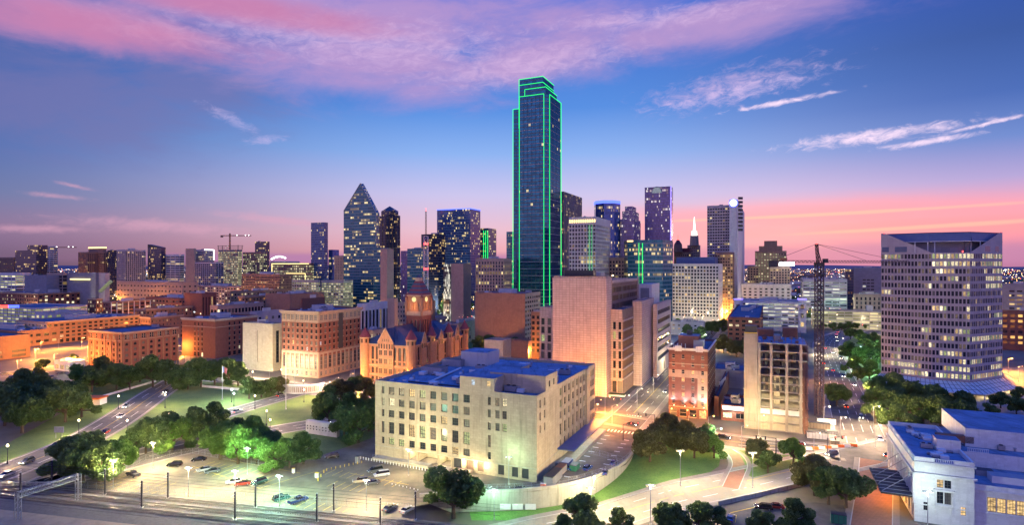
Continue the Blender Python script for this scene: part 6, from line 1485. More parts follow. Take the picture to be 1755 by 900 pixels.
mk('small_block', 'low windowless brown wall building left of the granite courts wing', 905, 402, 874, 912, 562 + 22, dict(wall='brown_stone', blank=1), dict(wall='brown_stone', blank=1), units=1)
mk('apartment_block', 'slim orange-lit block with a window grid left of the granite courts wing', 926, 420, 910, 930, 535, dict(wall='orange_brick', bay=3.4, fl=4, ww=.6, wh=.6, lit=.25, mun=(1, 1)), units=1)
mk('small_block', 'small pale pavilion among the trees behind the limestone block', 862, 350, 830, 876, 584, dict(wall='limestone_lit', blank=1), dict(wall='limestone_lit', blank=1), units=0)
mk('plaza_building', 'low pale building with few lit windows across the teal plaza', 1206, 560, 1150, 1209, 553, dict(wall='pale_concrete', bay=5, fl=4, ww=.4, wh=.4, lit=.5, mun=(1, 1)), units=3)
mk('parking_block', 'dark red brick block with lit shops above the orange tree', 1303, 455, 1247, 1309, 545, dict(wall='dark_brick', bay=4.5, fl=3.6, ww=.55, wh=.5, g=5, top=1.5, lit=.08, gw=(.5, 3.6, .8), pool=('pane_warm', 'pane_bright'), mun=(2, 1)), units=7)
mk('garage', 'long white garage with purple-lit corner towers behind the building site', 1374, 590, 1262, None, 517, dict(wall='white_stone', bay=6, fl=3.6, ww=.88, wh=.45, g=4, top=2, depth=.6, glaze='glaze_white'), units=5, d=40)
for k, px in enumerate((1258, 1368)):
    bb = mk('garage_tower', 'purple-trimmed stair tower at the %s end of the long white garage' % ('left', 'right')[k], px + 14, 585 + 22 * (1 - k), px, None, 512, dict(wall='white_stone', bay=7, fl=8, ww=.4, wh=.5, g=4, top=4, mun=(1, 1), lit=.4), units=0, d=9)
    q = bb.pts; part(bb, 'led_band', lambda m: [m.box(frame(*e_), -.3, math.dist(*e_) + .3, bb.h - 1.2, bb.h - .2, .02, .4, 'led_violet') for e_ in edges(bb) if facing(*e_)])
mk('classical_block', 'stepped pale classical office block with dark rooftop machinery', 1356, 710, 1272, None, 488, dict(wall='pale_concrete', bay=6, fl=4, ww=.45, wh=.5, g=6, top=4, lit=.06, piers=(.8, .4, 'white_stone'), cornice=(1.5, 1, 'white_stone'), mun=(1, 1)), units=9, d=35)
mk('white_office', 'broad pale office with lit ribbon windows right of the crane mast', 1376, 790, 1452, 1372, 478, dict(wall='pale_concrete', bay=9, fl=4.2, ww=.86, wh=.42, g=4, top=3, depth=.5, glaze='glaze_white'), units=6)
mk('dark_glass_block', 'narrow dark glass block beside the broad pale office', 1449, 860, 1463, 1447, 462, dict(curtain='glass_black', cw=3, ch=4), units=0)
mk('grey_office', 'grey slab office with one lit panel of windows left of the faceted tower', 1462, 880, 1515, 1460, 459, dict(wall='gray_panel', bay=5, fl=4.4, ww=.8, wh=.5, g=20, top=16, mx=12, depth=.4, glaze='glaze_white'), units=3)
mk('tan_office', 'low tan office with vertical piers in front of the grey slab', 1465, 720, 1518, 1463, 504, dict(wall='tan_stone', bay=5, fl=5, ww=.4, wh=.7, g=3, top=3, lit=.15, piers=(.8, .4, 'tan_stone'), mun=(1, 2)), units=5)
mk('garage', 'long yellow-lit parking garage above the green hedge', 1392, 630, 1520, 1390, 531, dict(wall='limestone_lit', bay=8, fl=3.3, ww=.93, wh=.5, g=.8, top=1, depth=.7, glaze='glaze_garage'), units=0)
mk('stair_tower', 'plain concrete stair tower in front of the yellow-lit garage', 1486, 612, 1496, 1484, 524, dict(wall='pale_concrete', blank=1), units=0)
mk('grey_office', 'grey block with lit corner windows right of the faceted tower', 1716, 640, 1780, 1712, 486, dict(wall='gray_panel', bay=6, fl=5, ww=.7, wh=.4, g=14, top=6, mx=6, glaze='glaze_warm'), units=3)
mk('brick_block', 'red-lit brick complex at the right edge of the picture', 1716, 470, 1810, 1712, 532, dict(wall='red_brick', bay=5, fl=4, ww=.6, wh=.5, g=4, top=2, depth=.5, glaze='glaze_red'), units=6)
mk('exhibit_hall', 'low tan hall with dark roof just behind the right side of the clock tower', 742, 560, 702, None, 545, dict(wall='tan_stone', bay=6, fl=5, ww=.5, wh=.4, g=1, top=2, lit=.3, mun=(1, 1)), d=24, units=3)
mk('depot', 'long dark-roofed depot under the distant elevated road', 312, 700, 250, None, 511, dict(wall='red_brick', bay=6, fl=5, ww=.6, wh=.4, g=1, top=2, lit=.5, mun=(1, 1)), d=30, units=4)
mk('depot', 'flat dark shed roof between the tan box and the yellow garage', 30, 480, -60, None, 568, dict(wall='orange_brick', bay=6, fl=5, ww=.6, wh=.4, g=1, top=2, lit=.3, mun=(1, 1)), d=30, units=4)
mk('office_block', 'low pale hall before the orange-glowing unfinished tower', 415, 850, 318, None, 491, dict(wall='tan_stone', bay=6, fl=4, ww=.6, wh=.4, g=1, top=2, lit=.4, mun=(1, 1)), d=30, units=4)
mk('county_annex', 'brick annex block in the gap between cream annex and ornate courts', 500, 430, 452, None, 566, dict(wall='dark_brick', bay=4, fl=4, ww=.5, wh=.5, g=3, top=2, lit=.1), d=20, units=2)
# ---------------------------------------------------------------- skyline towers
def tower(name, label, xc, Y, xa, xb, yt, mat, cw=3.0, ch=4.0, d=None, units=2, **k):
    st = dict(curtain=mat, cw=cw, ch=ch); st.update(k); return bld(name, label, 'skyscraper' if Zat(yt, Y) > 110 else 'office tower', foot(xc, Y, xa, xb, d=d), Zat(yt, Y), st, units=units, roof='roof_gravel')
def conc(name, label, xc, Y, xa, xb, yt, wall, glaze, bay=3.5, fl=3.8, ww=.6, wh=.6, d=None, units=2, **k):
    st = dict(wall=wall, bay=bay, fl=fl, ww=ww, wh=wh, g=4, top=3, depth=.45, glaze=glaze); st.update(k); return bld(name, label, 'office tower', foot(xc, Y, xa, xb, d=d), Zat(yt, Y), st, units=units, roof='roof_gravel')
# the tallest tower, outlined in green
Yb = 661; hb_ = Zat(160, Yb); C_ = Vector(P(939, Yb)); f1 = Frame((C_.x, C_.y, 0), tuple(-V)); f2 = Frame((C_.x, C_.y, 0), tuple(U))
lw_ = -f1.s_of(891); rw_ = f2.s_of(961); ch_ = 5.0
base = [tuple(C_ + V * ch_), tuple(C_ + U * ch_), tuple(C_ + U * rw_), tuple(C_ + U * rw_ + V * lw_), tuple(C_ + V * lw_)]; base = ccw(base)
b = start('bank_tower', 'tallest dark glass skyscraper outlined in green light', 'skyscraper', base, hb_)
GLm = MB(b.org); LED = []
def shaft(pts, z0, z1, cw=2.6, chh=4.0):
    for a, d in [(pts[i], pts[(i + 1) % len(pts)]) for i in range(len(pts))]:
        w = math.dist(a, d); n = max(1, round(w / cw)); k = round((z1 - z0) / chh); fr = frame(a, d, z0); GLm.poly([fr.pt(0, 0), fr.pt(w, 0), fr.pt(w, z1 - z0), fr.pt(0, z1 - z0)], 'glass_bank', [(0, z0 / 4), (n, z0 / 4), (n, z0 / 4 + k), (0, z0 / 4 + k)])
    GLm.poly([(*p, z1) for p in pts], 'dark_metal')
shaft(base, 0, hb_)
bay = ccw([tuple(C_ + V * (lw_ + .02) + U * 9), tuple(C_ + V * (lw_ + 12) + U * 9), tuple(C_ + V * (lw_ + 12) + U * (rw_ - 6)), tuple(C_ + V * (lw_ + .02) + U * (rw_ - 6))]); zb = Zat(180, Yb + 8); shaft(bay, 0, zb)
bay2 = ccw([tuple(C_ + U * (rw_ + .02) + V * 8), tuple(C_ + U * (rw_ + 16) + V * 8), tuple(C_ + U * (rw_ + 16) + V * (lw_ - 4)), tuple(C_ + U * (rw_ + .02) + V * (lw_ - 4))]); shaft(bay2, 0, Zat(292, Yb + 20))
t1 = ccw([tuple(C_ + V * 4 + U * 3), tuple(C_ + V * 4 + U * (rw_ - 3)), tuple(C_ + V * 29 + U * (rw_ - 3)), tuple(C_ + V * 29 + U * 3)]); z1_ = Zat(147, Yb); shaft(t1, hb_, z1_)
t2 = ccw([tuple(C_ + V * 8 + U * 5), tuple(C_ + V * 8 + U * (rw_ - 3)), tuple(C_ + V * 37 + U * (rw_ - 3)), tuple(C_ + V * 37 + U * 5)]); z2_ = Zat(131, Yb + 8); shaft(t2, hb_ - 20, z2_)
GLm.build('glazing', b.root)
mb = MB(b.org)
for a, d in [(base[i], base[(i + 1) % 5]) for i in range(5)]:
    if facing(a, d):
        fr = frame(a, d); w = math.dist(a, d); k = round(hb_ / 4)
        for j in range(0, k, 2): mb.box(fr, .6, w - .6, j * hb_ / k + .1, j * hb_ / k + .75, .01, .12, 'gray_metal')
        for j in range(1, round(w / 5.2)): x = j * w / round(w / 5.2); mb.box(fr, x - .1, x + .1, 2, hb_, .012, .22, 'dark_metal')
mb.build('mullion', b.root)
def vled(p, z0, z1): LED.append(((p[0], p[1], z0), (p[0], p[1], z1)))
off = lambda p, k=.7: tuple(Vector(p) + (Vector(p) - Vector((b.org[0], b.org[1]))).normalized() * k)
for p in (C_ + V * lw_, C_ + V * ch_, C_ + U * ch_, C_ + U * rw_): vled(off(p), 20 if p != C_ + U * rw_ else 50, hb_ + .3)
vled(off(C_ + V * (lw_ + 12) + U * 9), 40, zb); vled(off(C_ + V * 37 + U * 5), hb_ - 35, z2_)
def hled(ps, z):
    q = [off(p) for p in ps]
    for i in range(len(q) - 1): LED.append(((*q[i], z), (*q[i + 1], z)))
hled([C_ + V * lw_, C_ + V * ch_, ], hb_ + .3); hled([C_ + U * ch_, C_ + U * rw_], hb_ + .3)
hled([C_ + V * 29 + U * 3, C_ + V * 4 + U * 3, C_ + V * 4 + U * (rw_ - 3)], z1_ + .3); hled([C_ + V * 37 + U * 5, C_ + V * 8 + U * 5, C_ + V * 8 + U * (rw_ - 3)], z2_ + .3)
hled([C_ + V * 37 + U * 5, C_ + V * 8 + U * 5, C_ + V * 8 + U * (rw_ - 3)], z2_ - 6.5); hled([C_ + V * (lw_ + 12) + U * 9, C_ + V * lw_ + U * 9], zb + .3)
vled(off(C_ + V * 29 + U * 3), hb_, z1_)
for a, d in LED: m = MB(b.org); m.tube(a, d, .33, .33, 'led_green', 6); m.build('light_tube', b.root)
mb = MB(b.org)
for k in range(7): q = C_ + V * (12 + k * 3) + U * 15; mb.tube((*q, z2_), (*q, z2_ + 3 + k % 3 * 1.5), .15, .08, 'dark_metal', 4)
mb.build('antenna', b.root)
# prism with a pointed gable
Yf = 800; C_ = Vector(P(645, Yf)); lf = -Frame((C_.x, C_.y, 0), tuple(-V)).s_of(589); u5 = 7
b = start('prism_tower', 'blue-green glass prism tower rising to a sharp point', 'skyscraper', ccw([tuple(C_), tuple(C_ + U * u5), tuple(C_ + U * u5 + V * lf), tuple(C_ + V * lf)]), 180)
zsL, zsR, zA = Zat(359, Yf), Zat(365, Yf), Zat(312, Yf); G0 = MB(b.org); fA = Frame(tuple(C_ + V * lf) + (0,), tuple(-V)); w = lf; ap = w * .52; n = round(w / 3)
def pf(fr, n_, fl=False):
    q = [(0, 0), (w, 0), (w, zsR), (ap, zA), (0, zsL)]; pp = [fr.pt(s_, t_, n_) for s_, t_ in q]; uv = [(s_ / 3, t_ / 4) for s_, t_ in q]
    G0.poly(pp[::-1] if fl else pp, 'glass_teal', uv[::-1] if fl else uv)
pf(fA, 0); pf(fA, -u5, True)
for (s0, t0_), (s1, t1_) in (((w, 0), (w, zsR)), ((w, zsR), (ap, zA)), ((ap, zA), (0, zsL)), ((0, zsL), (0, 0))): G0.poly([fA.pt(s0, t0_), fA.pt(s0, t0_, -u5), fA.pt(s1, t1_, -u5), fA.pt(s1, t1_)], 'glass_teal', [(0, 0), (7, 0), (7, 30), (0, 30)])
G0.build('glazing', b.root); tubes(b, 'edge_trim', [fA.pt(0, zsL, .2), fA.pt(ap, zA, .2), fA.pt(w, zsR, .2), fA.pt(w, 0, .2)], .35, 'gray_metal')
tower('podium_tower', 'lower step at the right foot of the glass prism', 652, 790, 640, None, 424, 'glass_teal', d=18, units=0)
# pyramid-topped tower
b = tower('office_tower', 'dark granite tower with a pyramid top right of the glass prism', 680, 850, 650, 686, 369, 'glass_black', 2.4, 4, units=0, fins=(4, .5, 'brown_stone'))
q0 = b.pts; cn = Vector((sum(p[0] for p in q0) / 4, sum(p[1] for p in q0) / 4)); mb = MB(b.org); mb.prism([tuple(cn.lerp(Vector(p), .82)) for p in q0], b.h - 1, b.h + 7, 'glass_black')
q1 = [tuple(cn.lerp(Vector(p), .8)) for p in q0]
for i in range(4): mb.poly([(*q1[i], b.h + 7), (*q1[(i + 1) % 4], b.h + 7), (cn.x, cn.y, Zat(352, 850))], 'glass_black', [(0, 0), (10, 0), (5, 5)])
mb.build('pyramid_roof', b.root)
conc('slab_building', 'plain tan concrete slab in front of the glass prism', 663, 700, 652, None, 426, 'tan_stone', 'glaze_few', blank=1, d=14, units=0)
b = tower('led_building', 'low tower laced with violet light lines', 698, 800, 687, None, 430, 'glass_violet', d=15, units=0)
for k in range(5):
    fr = [f for f, e_ in zip(b.frames, edges(b)) if facing(*e_)][0]; w = b.w[[f is fr for f in b.frames].index(True)]; x = w * (k + .5) / 5; pp = [fr.pt(x, 4, .4)]
    z = 4
    while z < b.h - 6: z += 9; x = min(w, max(0, x + rnd.uniform(-1.2, 1.2))); pp.append(fr.pt(x, min(z, b.h), .4))
    tubes(b, 'light_tube', pp, .32, 'led_violet')
tower('office_tower', 'low dark green glass tower left of the mast tower', 724, 780, 698, 735, 426, 'glass_teal', d=None, units=3)
b = tower('office_tower', 'dark tower carrying a red and white lattice mast', 751, 900, 722, None, 401, 'glass_black', 2.6, 4, d=30, units=2)
mast = empty('radio_mast', (*P(730, 905), b.h - 1), 'red and white lattice radio mast on the dark tower', 'mast'); mb = MB((*P(730, 905), b.h - 1)); q = P(730, 905)
lattice(mb, (*q, b.h - 1), (*q, Zat(362, 905)), .9, 14, 'rust_metal', .22); mb.build('lattice', mast); mb = MB((*q, b.h - 1)); mb.tube((*q, Zat(362, 905)), (*q, Zat(357, 905)), .4, .3, 'red_beacon', 6)
mb.build('beacon', mast)
mast2 = empty('radio_mast', (*P(730, 700), 0), 'lower lattice mast with red lamps in front of the dark towers', 'mast'); q = P(730, 700); mb = MB((*q, 0)); lattice(mb, (*q, 0), (*q, Zat(405, 700)), 2.4, 16, 'white_metal', .22); mb.build('lattice', mast2); mb = MB((*q, 0))
for y_ in (418, 461): mb.tube((*q, Zat(y_, 700) - 1), (*q, Zat(y_, 700) + 1), 2.7, 2.7, 'red_beacon', 8)
mb.build('beacon', mast2)
b = tower('skyscraper', 'broad dark blue tower with a glowing blue top edge', 806, 900, 749, None, 358, 'glass_navy', 2.4, 4, d=34, units=0); part(b, 'led_band', lambda m: [m.box(frame(*e_), 0, math.dist(*e_), b.h + .1, b.h + 1.4, -.2, .5, 'led_blue') for e_ in edges(b) if facing(*e_)])
b = tower('office_tower', 'teal glass tower with a vertical green glow left of the tallest tower', 837, 950, 800, None, 391, 'glass_teal', 2.6, 4, d=30, units=0); fr = [f for f, e_ in zip(b.frames, edges(b)) if facing(*e_) and abs(f.D[0] * V.x + f.D[1] * V.y) > .8][0]
for px in (829, 832.5, 836): s_ = fr.s_of(px); tubes(b, 'light_tube', [fr.pt(s_, 60, .4), fr.pt(s_, b.h - 4, .4)], .5, 'led_green')
conc('slab_building', 'blank tan block with a lit glass strip left of it', 794, 700, 771, None, 452, 'tan_stone', 'glaze_few', blank=1, d=20, units=1)
tower('glass_annex', 'small pale lit glass strip beside the blank tan block', 771, 705, 760, None, 453, 'glaze_white', 2, 3, d=18, units=0)
conc('hotel_block', 'tan hotel with vertical bays left of the tallest tower base', 863, 620, 815, 877, 443, 'tan_stone', 'glaze_some', 3.2, 3.6, .55, .75, units=3)
tower('office_tower', 'slim dark block peeking out behind the left edge of the tallest tower', 878, 800, 868, None, 397, 'glass_teal', d=20, units=0)
# right of the tallest tower
tower('office_tower', 'black slab tower just right of the tallest tower', 966, 760, 962, 997, 328, 'glass_black', 2.0, 4, units=0, fins=(2, .5, 'gray_metal'))
b = conc('office_tower', 'green-lit gridded office block with a glowing crown row', 1021, 560, 975, 1046, 371, 'pale_concrete', 'glaze_some', 3.0, 3.9, .72, .68, top=7, units=3)
for fr, w, e_ in zip(b.frames, b.w, edges(b)):
    if facing(*e_) and abs(fr.D[0] * V.x + fr.D[1] * V.y) > .8:
        part(b, 'crown_light', lambda m: [m.box(fr, i * w / 12 + .5, (i + 1) * w / 12 - .5, b.h - 5.5, b.h - 2.6, .02, .25, 'crown_warm') for i in range(12)])
        for px in (1010, 1014.5): s_ = fr.s_of(px); tubes(b, 'light_tube', [fr.pt(s_, 8, .5), fr.pt(s_, b.h - 8, .5)], .10, 'led_green')
        q = fr.pt(w * .5, 0, 22); light((q[0] - b.org[0], q[1] - b.org[1], 14), 26000, LC['green'], 2, b.root)
oct_ = lambda xc, Y, r: [(P(xc, Y)[0] + r * math.cos(a), Y + r * math.sin(a)) for a in [math.pi / 4 * i + math.pi / 8 for i in range(8)]]
def octo(name, label, px0, px1, Y, yt, mat, **k):
    r = (px1 - px0) / 2 * Y / F / math.cos(math.pi / 8); c = (px0 + px1) / 2; st = dict(curtain=mat, cw=2.6, ch=4); st.update(k); return bld(name, label, 'skyscraper', oct_(c, Y + r, r), Zat(yt, Y), st, units=0, roof='roof_gravel')
b = octo('skyscraper', 'eight-sided dark blue tower with a bright blue crown', 1019, 1062, 800, 343, 'glass_blue'); part(b, 'led_band', lambda m: [m.box(frame(*e_), 0, math.dist(*e_), b.h - 4, b.h - .2, .05, .3, 'led_blue') for e_ in edges(b) if facing(*e_)])
b = tower('stepped_tower', 'stepped violet glass tower between the two blue skyscrapers', 1086, 800, 1063, 1098, 375, 'glass_violet', units=0)
for k, (f_, y_) in enumerate(((.82, 361), (.55, 352))): cn = Vector(b.org[:2]); m = MB(b.org); m.prism([tuple(cn.lerp(Vector(p), f_)) for p in b.pts], b.h - 1 + k * 10, Zat(y_, 800), 'glass_violet'); m.build('upper_tier', b.root)
b = tower('skyscraper', 'tall violet-blue tower with an arched window at its crown', 1150, 850, 1105, 1153.5, 319, 'glass_violet', 2.6, 4, units=0)
fr = [f for f, e_ in zip(b.frames, edges(b)) if facing(*e_) and abs(f.D[0] * V.x + f.D[1] * V.y) > .8][0]; w = fr.s_of(1149.5)
def archw(m):
    c_ = w * .47; r = w * .19; z0 = b.h - 9
    for i in range(10): a0, a1 = math.pi * i / 10, math.pi * (i + 1) / 10; m.poly([fr.pt(c_, z0, .3), fr.pt(c_ + r * math.cos(a0), z0 + r * math.sin(a0) * 1.3, .3), fr.pt(c_ + r * math.cos(a1), z0 + r * math.sin(a1) * 1.3, .3)], 'pane_cool'); m.tube(fr.pt(c_ + r * math.cos(a0), z0 + r * math.sin(a0) * 1.3, .3), fr.pt(c_ + r * math.cos(a1), z0 + r * math.sin(a1) * 1.3, .3), .5, .5, 'gray_metal', 5)
part(b, 'arched_window', archw); tubes(b, 'edge_trim', [fr.pt(w + .1, 30, .3), fr.pt(w + .1, b.h, .3)], .5, 'led_violet'); tubes(b, 'edge_trim', [fr.pt(0, b.h - .5, .3), fr.pt(w, b.h - .5, .3)], .5, 'gray_metal')
b = octo('office_tower', 'dark green faceted office block with green light strips', 1071, 1150, 560, 411, 'glass_teal', cw=3)
for px, y_ in ((1095, 562), (1101, 561)): q = P(px, y_ + 1); tubes(b, 'light_tube', [(*q, 10), (*q, b.h - 3)], .28, 'led_green')
fr = frame(P(1073, 578), P(1112, 558)); part(b, 'crown_light', lambda m: m.box(Frame((*P(1075, 573), 0), (1, -.35)), 0, 20, b.h - 1.4, b.h - .2, 0, .8, 'crown_warm'))
conc('tan_office', 'low tan office between the gridded block and the green faceted block', 1070, 600, 1044, None, 441, 'tan_stone', 'glaze_few', d=18, units=1)
# domed and spired old towers
b = conc('old_tower', 'old tower with a red-lit roof and small dome', 1184, 900, 1155, None, 432, 'brown_stone', 'glaze_some', 3, 4, .45, .55, d=26, units=0)
q = P(1162, 905); part(b, 'red_roof', lambda m: m.prism([tuple(Vector(b.org[:2]).lerp(Vector(p), .85)) for p in b.pts], b.h - 1, b.h + 6, 'red_slate')); m = MB(b.org); m.tube((*q, b.h), (*q, b.h + 12), 7, 6, 'brown_stone', 10); m.tube((*q, b.h + 12), (*q, b.h + 19), 6, 1.5, 'red_slate', 10); m.tube((*q, b.h + 19), (*q, b.h + 27), 1.0, .4, 'red_beacon', 6); m.build('dome', b.root)
b = conc('old_tower', 'old stepped tower with a brightly lit white spire', 1198, 930, 1178, None, 420, 'tan_stone', 'glaze_some', 3, 4, .45, .55, d=20, units=0)
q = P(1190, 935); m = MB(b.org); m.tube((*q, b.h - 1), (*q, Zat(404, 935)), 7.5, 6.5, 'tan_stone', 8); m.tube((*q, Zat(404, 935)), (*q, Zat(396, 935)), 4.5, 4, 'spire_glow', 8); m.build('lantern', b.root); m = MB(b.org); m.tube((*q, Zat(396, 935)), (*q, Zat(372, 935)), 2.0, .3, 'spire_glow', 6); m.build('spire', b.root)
# pale slab tower with the round emblem
b = conc('office_tower', 'dark windowed tower joined to a pale slab with a round white sign', 1256, 780, 1212, None, 351, 'violet_precast', 'glaze_some', 3.2, 4, .8, .55, d=26, units=1)
m = MB(b.org); o = foot(1264, 770, 1250, 1276); m.prism(o, 0, Zat(341, 770) - .5, 'white_stone', 'roof_gravel'); m.build('slab', b.root)
fr = [frame(*e_) for e_ in [(o[i], o[(i + 1) % 4]) for i in range(4)] if facing(*e_) and abs(frame(*e_).D[0] * V.x + frame(*e_).D[1] * V.y) > .8][0]; c_ = Vector(fr.pt(fr.s_of(1257), Zat(347.5, 770))); n_ = Vector((fr.N[0], fr.N[1], 0))
m = MB(b.org); m.tube(c_, c_ + n_ * .5, 5.6, 5.6, 'led_blue', 20); m.tube(c_ + n_ * .5, c_ + n_ * .7, 4.3, 4.3, 'sign_white', 20); m.tube(c_ + n_ * .7 + Vector((1, 0, -.8)), c_ + n_ * .8 + Vector((1, 0, -.8)), 1.5, 1.5, 'led_blue', 14); m.build('round_sign', b.root)
fs2 = Frame((*P(1264.5, 769), 0), tuple(U)); m = MB(b.org)
for k in range(9): m.box(Frame((*P(1265, 768), 0), (1, .1)), 0, 6.5, Zat(396, 768) + k * 5.2, Zat(396, 768) + k * 5.2 + 3.4, 0, .12, 'frame_dark')
m.build('louvre', b.root)
conc('office_tower', 'brown windowed tower between the fin-fronted block and the pale slab', 1256, 740, 1225, 1262, 432, 'brown_stone', 'glaze_warm', 3, 4, .7, .6, units=1)
b = bld('federal_building', 'white fin-fronted courthouse block behind the lit trees', 'office building', foot(1232, 690, 1147, 1250), Zat(452, 690), dict(wall='white_stone', bay=3.6, fl=4.2, ww=.62, wh=.62, g=6, top=2.5, depth=.7, glaze='glaze_some', piers=(.9, .9, 'white_stone')), dict(wall='white_stone', bay=3.6, fl=4.2, ww=.5, wh=.6, g=6, top=8, depth=.5, glaze='glaze_few'), units=0, roof='roof_gravel')
part(b, 'roof_house', lambda m: m.prism([tuple(Vector(b.org[:2]).lerp(Vector(p), .8)) for p in b.pts], b.h - 1, b.h + 8, 'blue_awning', 'roof_gravel'))
b = conc('stepped_office', 'stepped square office with regular lit windows', 1348, 860, 1294, None, 430, 'brown_stone', 'glaze_many', 4, 4.2, .5, .45, units=0, d=34)
for k, (f_, y_) in enumerate(((.75, 422), (.42, 413))): cn = Vector(b.org[:2]); m = MB(b.org); m.prism([tuple(cn.lerp(Vector(p), f_)) for p in b.pts], b.h - 1, Zat(y_, 880), 'brown_stone', 'roof_gravel'); m.build('upper_tier', b.root)
conc('annex_block', 'low brown block joined left of the stepped square office', 1300, 870, 1281, None, 456, 'brown_stone', 'glaze_some', d=20, units=1)
b = conc('office_tower', 'tan block with a blazing white rooftop billboard', 1354, 820, 1320, None, 457, 'tan_stone', 'glaze_some', d=20, units=0); m = MB((*P(1346, 815), b.h - 1))
s2 = empty('billboard', (*P(1346, 815), b.h - 1), 'blazing white rooftop billboard left of the crane', 'billboard'); o = (*P(1335, 815), b.h); m = MB((*P(1346, 815), b.h - 1)); m.box(Frame(o, (1, -.2)), 0, 20, 1, 6.5, 0, .5, 'sign_white'); m.build('panel', s2); m = MB((*P(1346, 815), b.h - 1)); [m.tube((o[0] + x, o[1] + .4, b.h - 1), (o[0] + x, o[1] + .4, b.h + 2), .2, .2, 'dark_metal', 4) for x in (1, 10, 19)]; m.build('frame', s2)
# left skyline
tower('office_tower', 'slim dark blue residential tower standing alone left of the prism', 556, 900, 533, 562, 381, 'glass_navy', 2.4, 3.6, units=1)
tower('office_tower', 'narrow blue-lit glass tower touching the slim residential tower', 570, 920, 563, None, 428, 'glass_blue', d=15, units=0)
conc('office_tower', 'brown concrete tower at the left edge of the prism', 590, 830, 573, None, 438, 'tan_stone', 'glaze_few', 3, 4, .35, .8, d=14, units=0)
b = conc('office_block', 'wide office outlined with bright yellow light lines', 530, 900, 466, 541, 451, 'brown_stone', 'glaze_many', 3.5, 4, .65, .5, units=2)
fr = [f for f, e_ in zip(b.frames, edges(b)) if facing(*e_) and abs(f.D[0] * V.x + f.D[1] * V.y) > .8][0]; w = fr.s_of(529.5); tubes(b, 'light_tube', [fr.pt(.5, 10, .5), fr.pt(.5, b.h - 1, .5), fr.pt(w, b.h - 1, .5)], .45, 'led_yellow')
b = conc('office_block', 'lower office wing with a yellow light line in front of the outlined office', 524, 860, 490, 535, 468, 'brown_stone', 'glaze_many', 3.5, 4, .7, .5, units=0); fr = [f for f, e_ in zip(b.frames, edges(b)) if facing(*e_) and abs(f.D[0] * V.x + f.D[1] * V.y) > .8][0]; tubes(b, 'light_tube', [fr.pt(.5, b.h - .8, .5), fr.pt(fr.s_of(523.5), b.h - .8, .5), fr.pt(fr.s_of(523.5), b.h - 14, .5)], .4, 'led_yellow')
b = conc('arena', 'low hall with a glowing pale blue arched roof sign', 490, 980, 463, None, 448, 'gray_panel', 'glaze_few', d=30, units=0); m = MB(b.org); q0_ = P(465, 975)
for i in range(8): a0, a1 = i / 8, (i + 1) / 8; m.tube((q0_[0] + 24 * a0, q0_[1], b.h + 1 + 7 * math.sin(math.pi * (a0 * .7 + .1))), (q0_[0] + 24 * a1, q0_[1], b.h + 1 + 7 * math.sin(math.pi * (a1 * .7 + .1))), 1.2, 1.2, 'sign_white', 6)
m.build('arched_sign', b.root)
conc('office_block', 'broad brown office with sparkling windows before the yellow garages', 480, 800, 414, 501, 470, 'brown_stone', 'glaze_some', 2.6, 3.4, .6, .55, units=3)
conc('garage', 'bright yellow lit garage block left of the prism', 546, 760, 500, 549, 480, 'limestone_lit', 'glaze_garage', 4, 3.4, .8, .6, units=0)
conc('garage', 'second bright yellow garage touching the prism foot', 588, 770, 551, None, 481, 'limestone_lit', 'glaze_garage', 4, 3.4, .8, .6, d=20, units=0)
tower('cylinder_tower', 'dark tower with a pink-lit cap behind the lit office', 456, 1150, 437, 462, 414, 'glass_black', 2.6, 4, units=1)
conc('office_block', 'squarish office with nearly all its windows lit green-yellow', 452, 1000, 416, 458, 432, 'brown_stone', 'glaze_many', 3.4, 3.8, .66, .6, units=1)
b = conc('building_shell', 'tower under construction glowing orange inside with bare top floors', 408, 1020, 374, 415, 428, 'tan_stone', 'glaze_garage', 3.2, 4, .8, .6, units=0)
m = MB(b.org)
for k in range(3): m.prism([tuple(Vector(b.org[:2]).lerp(Vector(p), 1.0 + .05 * k)) for p in b.pts], b.h + k * 3.4, b.h + k * 3.4 + .5, 'dark_metal', bottom=True); 
for p in b.pts: m.tube((*p, b.h), (*p, b.h + 8), .5, .5, 'dark_metal', 4)
m.build('open_floor', b.root)
def far_crane(px, Y, zb, yt, l0, l1, label):
    q = Vector(P(px, Y)); z = Zat(yt, Y); r = empty('tower_crane', (q.x, q.y, zb), label, 'crane'); o = (q.x, q.y, zb); m = MB(o); lattice(m, (q.x, q.y, zb), (q.x, q.y, z + 4), .8, 10, 'rust_metal', .3); m.build('mast', r); m = MB(o); lattice(m, (q.x - l0, q.y, z), (q.x + l1, q.y, z), .7, 24, 'rust_metal', .25); m.build('jib', r)
    m = MB(o); m.abox(q.x - l0, q.x - l0 + 4, q.y - 1, q.y + 1, z - 3, z, 'dark_metal'); m.build('counterweight', r); m = MB(o)
    for x in (.35, .75, .9): m.tube((q.x + l1 * x, q.y - 1, z + .2), (q.x + l1 * x, q.y - 1, z + 1.4), .7, .7, 'sign_white', 6)
    m.build('jib_lamp', r); return r
far_crane(394, 1020, b.h, 404, 16, 37, 'crane on top of the orange-glowing unfinished tower')
far_crane(80, 1100, 60, 424, 6, 56, 'crane with lamps above the striped unfinished tower at the left')
b = conc('office_tower', 'violet slab tower with a white outlined corner', 350, 1050, 334, 367, 428, 'violet_precast', 'glaze_few', 3, 4, .7, .5, units=1); conc('slab_building', 'plain pinkish slab left of the white outlined tower', 333, 1040, 318, 336, 426, 'tan_stone', 'glaze_few', blank=1, units=0)
